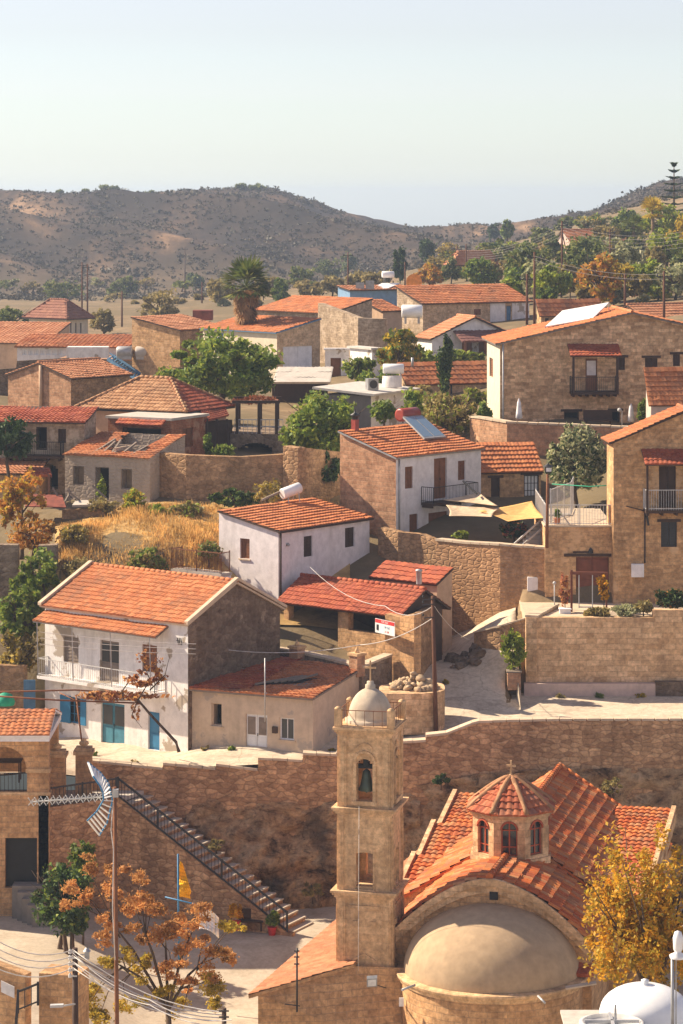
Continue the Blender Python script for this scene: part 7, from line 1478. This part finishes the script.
for k in range(34):
    x = g.uniform(0, 420); y = g.uniform(280, 306); w_ = g.uniform(5, 13); D = far_D(x, y, 430); m = ('leaf_dusty', 'leaf_far', 'leaf_dusty', 'leaf_olive')[k % 4]
    T('plain_shrub', 'one of many low shrubs dotting the plain under the far hill', x-w_, y-w_*.8, x+w_, y+2, D, m, 380, .36, yg=y+2, clumps=16, cat='shrub', group='low shrubs on the plain')
# palm with skirt of dead fronds
def palm(label, x, yc, yb, D, R, leafm, n=34, skirt=True, tr=.22):
    c = P(x, yc, D); b = P(x+1, yb, D); r_ = thing('palm_tree', label, 'palm', b); mb = MB(); mb.tube([b-V((0,0,.5)), b.lerp(c, .5)+V((.1,0,0)), c], [tr*1.25, tr, tr*.9], 9); mb.build('trunk', 'palm_bark', r_)
    fr = MB(); dd = MB(); g = np.random.default_rng(int(x))
    def fan(p, d, s, m):
        up = V((0,0,1)); d = d.normalized(); a = d.cross(up).normalized() if abs(d.z) < .95 else V((1,0,0)); nb = a.cross(d)
        for k in range(9):
            t = (k-4)/4*1.25; e = p+(d*math.cos(t)+a*math.sin(t))*s*(1-.12*abs(t))-up*.18*s*abs(t); w = (a*math.cos(t)-d*math.sin(t))*s*.07
            mid = p.lerp(e, .55); m.poly([p, mid+w, e, mid-w])
    for i in range(n):
        th = g.uniform(0, 6.28); ph = g.uniform(-.35, 1.35); d = V((math.cos(th)*math.cos(ph), math.sin(th)*math.cos(ph), math.sin(ph))); p = c+d*R*.42; fr.tube([c, p], .03, 3, cap=False); fan(p, d+V((0,0,-.12)), R*.6, fr)
    fr.build('fronds', leafm, r_)
    if skirt:
        for i in range(46):
            th = g.uniform(0, 6.28); hh = g.uniform(.1, 1.5)*R; rr = .52*R*(1.1-hh/(1.7*R)); p = c+V((math.cos(th)*rr*.5, math.sin(th)*rr*.5, .1-hh*.75)); fan(p, V((math.cos(th)*.4, math.sin(th)*.4, -1)), R*.4, dd)
        dd.build('dead_fronds', 'palm_dead', r_)
palm('palm tree with shaggy skirt of dead fronds behind the big tree', 246, 287, 356, 246, 3.0, 'palm_leaf', 46, True, .17)
palm('yellow green palm on the right skyline, taller of two', 652, 212, 250, 380, 2.4, 'leaf_gold', 30, False); palm('yellow green palm on the right skyline, lower of two', 633, 226, 252, 375, 2.2, 'palm_leaf', 28, False)
np_ = thing('norfolk_pine', 'tall tiered pine standing on the skyline at the right edge', 'pine', P(674, 262, 400)); mb = MB(); b = P(674, 262, 400); tp_ = P(674, 162, 400); mb.tube([b, tp_], [.3, .05], 7); mb.build('trunk', 'bark', np_); mb = MB(); g = np.random.default_rng(5)
for k in range(13):
    z = tp_.z-.5-k*.92; Lb = .35+.26*k
    for j in range(6):
        t = j*math.pi/3+k*.4; e = V((b.x+math.cos(t)*Lb, b.y+math.sin(t)*Lb, z+.25)); s = V((b.x, b.y, z)); q = leaves(s.lerp(e, .62), .1, .1, .1, 1, .1, 1, .1, k)
        for m in range(int(5+Lb*5)): c = s.lerp(e, random.uniform(.2, 1)); d = (e-s).normalized(); w = V((-d.y, d.x, .3)).normalized()*.34; mb.poly([c-d*.45, c-w, c+d*.5, c+w])
mb.build('crown', 'leaf_dark', np_)
# ------------------------------------------------------------------ poles and wires in the distance
for x, yt, yb, D, lb in ((82, 262, 316, 350, 'left one of the paired timber poles behind the villa'), (87.5, 264, 317, 352, 'right one of the paired timber poles behind the villa'), (122, 291, 328, 340, 'short pole right of the villa among dusty trees'), (185, 247, 296, 520, 'tall far pole on the plain under the hill'), (202, 282, 304, 420, 'short pole left of the palm crown'), (348, 252, 300, 330, 'thin pale pole behind the blue house'), (534.5, 252, 328, 264, 'tall timber pole with insulators by the long house'), (527, 274, 325, 262, 'leaning thin pole left of the tall timber pole'), (562, 221, 290, 345, 'tall pole on the right hillside beside leaning stay'), (610, 229, 262, 420, 'short pole near the far red roofed house'), (625, 274, 309, 300, 'dark pole left of right edge orange roof'), (664, 271, 332, 256, 'dark lamp pole at the right edge above the gable house'), (405, 262, 292, 380, 'slim pole near the orange disc'), (295, 255, 275, 700, 'tiny far pole at the hill foot'), (457, 246, 275, 430, 'left pole of the hillside pair'), (466, 244, 275, 432, 'right pole of the hillside pair')):
    D = far_D(x, yb, D)
    b = P(x, yb, D); t_ = P(x, yt, D); r_ = thing('utility_pole', lb, 'pole', b, 'distant utility poles'); mb = MB(); mb.tube([b-V((0,0,.6)), t_], [.14, .1], 7); mb.build('shaft', 'pole_wood' if D < 450 else 'wood_dark', r_); mb = MB(); mb.bar(t_+V((-.7,0,-.5)), t_+V((.7,0,-.5)), .1); [mb.lathe(t_+V((dx,0,-.5)), [(.07,0),(.08,.15),(.02,.25)], 6) for dx in (-.6,.6)]; mb.build('crossarm', 'iron', r_)
mb = MB(); mb.bar(P(562, 232, 345), P(570, 268, 345), .12); tag(mb.build('pole_stay', 'pole_wood', None, P(570, 268, 345)), 'leaning timber stay of the hillside pole', 'stay')
def wire(label, pts, r=.02, mat='wire', sagf=.4):
    Q = [P(*p) for p in pts]; path = []
    for a, b in zip(Q, Q[1:]):
        for k in range(9): t = k/8; p = a.lerp(b, t); p.z -= 4*sagf*t*(1-t); path.append(p)
    mb = MB(); mb.tube(path, r, 4, cap=False); tag(mb.build('power_line', mat, None, path[0]), label, 'cable', 'overhead cables')
for k in range(4): wire('overhead cable sweeping across the lower left corner', [(-20, 929+8*k+(k > 2)*6, 104+k*.2), (73, 950+6*k, 110), (222, 1012+3*k, 108)], .022, 'pale_wire', .5)
for k in range(2): wire('overhead cable sweeping across the lower left corner', [(73, 953+9*k, 110), (150, 1000+5*k, 108), (232, 1020+4*k, 106)], .02, 'pale_wire', .3)
for k in range(3): wire('thin cable crossing in front of the white house with blue doors', [(40, 632+6*k, 147), (196, 644+5*k, 147.2)], .012, 'pale_wire', .1)
wire('pale cable slung from the middle white house to the telephone pole', [(310, 567, 161), (385, 606, 154), (433, 606, 149.1)], .018, 'pale_wire', .5); wire('cable running from the telephone pole to chimney blocks', [(433, 618, 149.1), (360, 645, 151), (220, 649, 152)], .022, 'pale_wire', .3); wire('cable from the telephone pole towards the gate wall', [(433, 604, 149.1), (470, 640, 157)], .016, 'pale_wire', .3)
for k in range(5): wire('thin far cable over the right hillside', [(457, 250+2*k, 430), (562, 224+3*k, 345), (700, 228+4*k, 330)], .017, 'wire', 1.2)
for k in range(2): wire('thin far cable between the timber poles', [(534, 256+4*k, 264), (664, 274+5*k, 256)], .02, 'wire', .6)

# ------------------------------------------------------------------ foreground: antenna, flags, corner walls, tanks
DA = 108.0; an_ = thing('television_antenna', 'tall rusty mast carrying a white and blue grid television antenna', 'antenna', P(119, 1180, DA)); an_.location.z = 8
mb = MB(); mb.tube([V((P(119, 0, DA).x, DA, 8)), P(117, 1024, DA), P(114.5, 787, DA)], [.09, .085, .075], 9); mb.build('mast', 'rust', an_)
A = [(87.5,762),(100,772),(108.5,783),(112.5,800),(107,823),(99,836)]; B = [(93,776),(100,786),(103,793),(103.5,800),(97,811),(87,821)]
def interp(pl, t): k = min(int(t*(len(pl)-1)), len(pl)-2); s = t*(len(pl)-1)-k; return (pl[k][0]*(1-s)+pl[k+1][0]*s, pl[k][1]*(1-s)+pl[k+1][1]*s)
rail = MB(); sl_ = MB()
for pl, dD in ((A, 0), (B, -.9)): rail.tube([P(*interp(pl, t), DA-.1+dD) for t in np.linspace(0, 1, 16)], .032, 5)
for t in np.linspace(.01, .99, 19): sl_.bar(P(*interp(A, t), DA-.1), P(*interp(B, t), DA-1.0), .075, 0, .03)
rail.build('reflector_rail', 'blue_paint', an_); sl_.build('reflector_slat', 'white_paint', an_)
mb = MB(); a, b = P(114, 796, DA-.1), P(31, 802, DA-1.6); mb.tube([a, b], .03, 6); mb.build('boom', 'pale_metal', an_); mb = MB()
for k in range(13):
    p = b.lerp(a, k/13.5); mb.bar(p+V((-.10,-.05,.17)), p+V((.10,.05,-.17)), .03); mb.bar(p+V((-.10,.05,-.13)), p+V((.10,-.05,.13)), .03)
mb.build('director', 'pale_metal', an_); mb = MB(); mb.box(P(115.5, 793, DA-.1), .22, .2, .3); mb.build('clamp', 'galv', an_); mb = MB(); mb.tube([P(113, 803, DA-.1), P(111, 830, DA-.1), P(113.5, 850, DA-.1), P(112.5, 910, DA-.1), P(115, 960, DA-.1)], .02, 5); mb.build('cable', 'pale_wire', an_)
fg = thing('yellow_flag', 'yellow flag hanging on a blue pole near the stairs', 'flag', P(179, 935, 131)); mb = MB(); mb.tube([P(179, 960, 131), P(178, 854, 131)], .045, 6); mb.build('pole', 'blue_pole', fg)
mb = MB(); pts = [[P(179.5+w*(3+11*(k/10))*(1 if k < 9 else .8), 861+k*3.6+w*w*2, 131-.12*math.sin(k*.9+w*3)) for w in np.linspace(0, 1, 6)] for k in range(11)]
for k in range(10):
    for j in range(5): mb.poly([pts[k][j], pts[k+1][j], pts[k+1][j+1], pts[k][j+1]], 0, None, True)
fo = mb.build('cloth', 'yellow_cloth', fg); md = fo.modifiers.new('thickness', 'SOLIDIFY'); md.thickness = .008
f2_ = thing('folded_banner', 'whitish banner drooping from a slanted blue pole near the stairs', 'flag', P(200, 950, 129.5)); mb = MB(); mb.tube([P(165, 897, 131), P(179, 900.3, 130.9), P(199, 905, 129.5)], .035, 6); mb.build('pole', 'blue_pole', f2_)
mb = MB(); pts = [[P(199+w*20, 908+k*3+w*w*14-w*4, 129.5-.15*math.sin(k*.8+w*4)) for w in np.linspace(0, 1, 6)] for k in range(8)]
for k in range(7):
    for j in range(5): mb.poly([pts[k][j], pts[k+1][j], pts[k+1][j+1], pts[k][j+1]], 0, None, True)
fo = mb.build('cloth', 'white_cloth', f2_); md = fo.modifiers.new('thickness', 'SOLIDIFY'); md.thickness = .008
mb = MB(); c = P(251, 930, 140); mb.box(c+V((0,0,.45)), 1.2, .45, .08); [mb.box(c+V((dx,0,.2)), .08, .4, .45) for dx in (-.5,.5)]; mb.box(c+V((0,.22,.75)), 1.2, .06, .5); tag(mb.build('bench', 'wood_dark', None, c), 'dark bench at the foot of the stone stairs', 'bench')
for x, y, m, lb in ((272, 936, 'leaf_green', 'red flower pot with green plant at the stair foot'), (236, 930, 'leaf_yellow', 'pot with yellow plant left of the bench')):
    c = P(x, y, 139.5); t_ = thing('potted_plant', lb, 'plant pot', c); mb = MB(); mb.lathe(c, [(.01,0),(.16,0),(.22,.4),(.25,.44),(.19,.44),(.01,.36)], 12); mb.build('pot', 'red_sign', t_); mb = MB(); mb.quads(leaves(c+V((0,0,.85)), .42, .4, .5, 320, .16, 14, .35, int(x))); mb.build('foliage', m, t_)
# lower left corner
wall_run('corner_wall', 'stone wall with pale plaque at the lower left corner', [(-30, 955, 113.5), (25, 975, 112.5), (25, 1000, 112.5)], 8, 'ashlar', .5, None); wall_run('corner_wall', 'square stone wall block right of the lower left steps', [(39, 973, 112.8), (77, 976, 112.4)], 8, 'ashlar', 1.4, None)
mb = MB(); mb.obox(P(1, 992, 112.7), (.55, -.18, -.2), (0, .05, 0), (0, 0, .45)); tag(mb.build('plaque', 'white_old', None, P(1, 992, 112.7)), 'pale blank plaque on the lower left stone wall', 'plaque')
railing('corner_railing', 'dark handrail beside the steps at the lower left corner', [P(16, 1040, 111.5), P(18, 1012, 112), P(38, 1004, 112.6)], .8, 'iron', .3, .03, .07)
up = thing('utility_pole', 'dark timber utility pole with insulators at the lower left', 'pole', P(75, 1200, 110.3)); up.location.z = 8; mb = MB(); mb.tube([V((P(76, 0, 110.3).x, 110.3, 8)), P(75, 948, 110.3)], [.15, .11], 9); mb.build('shaft', 'wood_dark', up); mb = MB()
for k in range(5): mb.bar(P(70, 952+6*k, 110.2), P(77, 952+6*k, 110.2), .06); mb.lathe(P(70, 951.5+6*k, 110.2), [(.06,-.08),(.08,0),(.03,.1)], 7)
mb.build('insulator', 'pale_metal', up); mb = MB(); mb.tube([P(75, 1004, 110.1), P(62, 1006, 109.6)], .035, 6); mb.obox(P(50, 1008, 109.4), (.5, .08, 0), (0, .2, 0), (0, 0, .1)); mb.build('lamp_arm', 'pale_metal', up)
c = P(87, 955, 110.2); mb = MB(); mb.box(c, .18, .18, .3); mb.lathe(c+V((0,0,.15)), [(.16,0),(.05,.14)], 8); mb.bar(c+V((-.4,.1,0)), c, .04); tag(mb.build('pole_lantern', 'grey_metal', None, c), 'small lantern beside the lower left utility pole', 'lantern')
sp_ = thing('cable_post', 'short pole end with insulators where the cables meet at bottom', 'pole', P(225, 1060, 107.5)); sp_.location.z = 8; mb = MB(); mb.tube([V((P(225, 0, 107.5).x, 107.5, 8)), P(224, 1008, 107.5)], .09, 8); mb.build('shaft', 'wood_dark', sp_); mb = MB(); [mb.bar(P(219, y, 107.4), P(229, y, 107.4), .05) for y in (1011, 1017)]; mb.build('insulator', 'iron', sp_)
# roof with tanks, lower right
DB = 100.0; zr = ZY(1046, DB); rb = thing('tank_roof', 'flat concrete roof carrying the water tanks at the lower right', 'building', P(640, 1046, DB)); rb.location.z = 7; mb = MB(); xa = P(572, 0, DB).x; mb.obox((xa, DB-3, 6.5), (8, 0, 0), (0, 7, 0), (0, 0, zr-6.5)); mb.build('wall', 'white_old', rb); mb = MB(); mb.obox((xa-.1, DB-3.1, zr+.003), (8.2, 0, 0), (0, 7.2, 0), (0, 0, .1)); mb.build('slab', 'concrete', rb)
c = P(645, 1046, DB+1); c.z = zr+.1; t_ = thing('water_tank', 'large white domed water tank at the lower right corner', 'water tank', c); mb = MB(); mb.lathe(c, [(1.6,0),(1.62,.85)]+[(1.6*math.cos(a), .85+.95*math.sin(a)) for a in np.linspace(.05, 1.5, 9)]+[(.12, 1.82),(.14, 1.95),(.02, 2.0)], 32); mb.build('tank', 'white_tank', t_)
c = P(612, 1046, DB-1.2); c.z = zr+.1; t_ = thing('water_tank', 'low round pale tank with a cross rail lid in front of white dome', 'water tank', c); mb = MB(); mb.lathe(c, [(1.05,0),(1.08,.9),(1.15,.95),(1.15,1.08),(1.0,1.12),(.95,1.0),(.02,1.05)], 28); mb.build('tank', 'pale_metal', t_); mb = MB(); mb.bar(c+V((-.95,0,1.12)), c+V((.95,0,1.12)), .1); mb.bar(c+V((0,-.95,1.12)), c+V((0,.95,1.12)), .1); mb.bar(c+V((.1,-.2,1.1)), c+V((.1,-.2,1.75)), .08); mb.build('lid_rail', 'galv', t_)
pc = P(672.5, 1046, DB-1.5); pc.z = zr+.1; pl_ = thing('tank_post', 'grey steel post with white fitting at the lower right edge', 'post', pc); mb = MB(); mb.tube([pc, P(672.5, 958, DB-1.5)], .06, 8); mb.bar(P(676, 955, DB-1.5), P(676, 1030, DB-1.5), .04); mb.build('post', 'grey_metal', pl_); mb = MB(); mb.lathe(P(678, 958, DB-1.5), [(.28,0),(.3,.1),(.1,.2),(.16,.3),(.18,.7),(.12,.9),(.02,.95)], 14); mb.build('fitting', 'white_tank', pl_)

g = np.random.default_rng(77)
for k in range(26):
    x = g.uniform(449, 482); D = 158.2+g.normal()*.8; X = (x-341.5)/F*D; p = V((X, D, ground_z(X, D)+.12)); mb = MB(); mb.ball(p, g.uniform(.16, .42), 0, 5, (1.3, .9, .7), .5); o = mb.build('loose_rock', 'rubble_dark', None, p); o.rotation_euler = (0, 0, g.uniform(0, 6)); tag(o, 'dark rough rock lying in the rubble at the foot of the ramp wall', 'rock', 'rocks at the foot of the ramp wall')
for k, (x, D) in enumerate([(205,148.9),(232,148.2),(330,147.1),(420,147.2),(455,147.0),(500,147.0),(540,146.9),(585,147),(640,147),(560,155.2),(600,155.2),(640,155.3),(400,148.6),(425,154.5),(445,155.5),(135,148.2),(95,150.5)]):
    X = (x-341.5)/F*D; z = ground_z(X, D); c = V((X, D, z+.16)); r_ = thing('weed_tuft', 'small dry weed tuft growing along the street edge', 'weeds', (X, D, z), 'weed tufts along the street'); w_ = g.uniform(.18, .42); mb = MB(); mb.quads(leaves(c, w_, w_*.7, .22, 120, .11, 9, .4, 300+k, up=1)); mb.build('foliage', ('leaf_dusty', 'leaf_green', 'leaf_gold')[k % 3], r_)
# ------------------------------------------------------------------ camera, sun, sky, air
cam = bpy.data.cameras.new('Camera'); co = bpy.data.objects.new('Camera', cam); COL.objects.link(co); scene.camera = co
co.location = (0, 0, CZ); co.rotation_euler = (rad(90), 0, 0)
cam.sensor_fit = 'VERTICAL'; cam.sensor_height = 36; cam.sensor_width = 24; cam.lens = 36*F/1024; cam.shift_y = -(512-YH)/1024; cam.clip_end = 12000; cam.clip_start = .5
EL = 38; AZ = V((-.93, .36, 0)).normalized()
sd = V((AZ.x*math.cos(rad(EL)), AZ.y*math.cos(rad(EL)), math.sin(rad(EL))))
L = bpy.data.lights.new('Sun', 'SUN'); L.energy = 4.5; L.angle = rad(.6); L.color = (1, .84, .64)
lo = bpy.data.objects.new('Sun', L); COL.objects.link(lo); lo.rotation_euler = (-sd).to_track_quat('-Z', 'Y').to_euler(); lo.location = (0, 100, 120)
w = bpy.data.worlds.new('World'); scene.world = w; w.use_nodes = True; nt = w.node_tree
sky = nt.nodes.new('ShaderNodeTexSky'); sky.sky_type = 'NISHITA'; sky.sun_disc = False; sky.sun_elevation = rad(EL); sky.sun_rotation = math.atan2(AZ.x, AZ.y)
sky.air_density = 1.0; sky.dust_density = .3; sky.ozone_density = 3.0; sky.altitude = 200
hs = nt.nodes.new('ShaderNodeHueSaturation'); hs.inputs['Saturation'].default_value = .45; hs.inputs['Hue'].default_value = .545; nt.links.new(sky.outputs[0], hs.inputs['Color']); nt.links.new(hs.outputs[0], nt.nodes['Background'].inputs[0]); nt.nodes['Background'].inputs[1].default_value = .066
vs = scene.view_settings; vs.view_transform = 'Standard'; vs.look = 'None'; vs.gamma = 1; vs.exposure = 1.16; vs.use_curve_mapping = False
hz = bpy.data.materials.new('haze_air'); hz.use_nodes = True; hn = hz.node_tree; hn.nodes.clear()
ho = hn.nodes.new('ShaderNodeOutputMaterial'); pv = hn.nodes.new('ShaderNodeVolumePrincipled'); pv.inputs['Color'].default_value = (.62,.77,1,1); pv.inputs['Density'].default_value = .00023; pv.inputs['Anisotropy'].default_value = .3
hn.links.new(pv.outputs[0], ho.inputs['Volume']); M['haze_air'] = hz
if HAZE:
    mb = MB(); mb.obox((-1500, -60, -200), (3000, 0, 0), (0, 4200, 0), (0, 0, 262)); tag(mb.build('haze', 'haze_air'), kind='stuff')
scene.cycles.max_bounces = 6; scene.cycles.diffuse_bounces = 4; scene.cycles.glossy_bounces = 2; scene.cycles.transmission_bounces = 3; scene.cycles.volume_bounces = 0; scene.cycles.transparent_max_bounces = 4
scene.cycles.use_denoising = True; scene.cycles.sample_clamp_indirect = 5
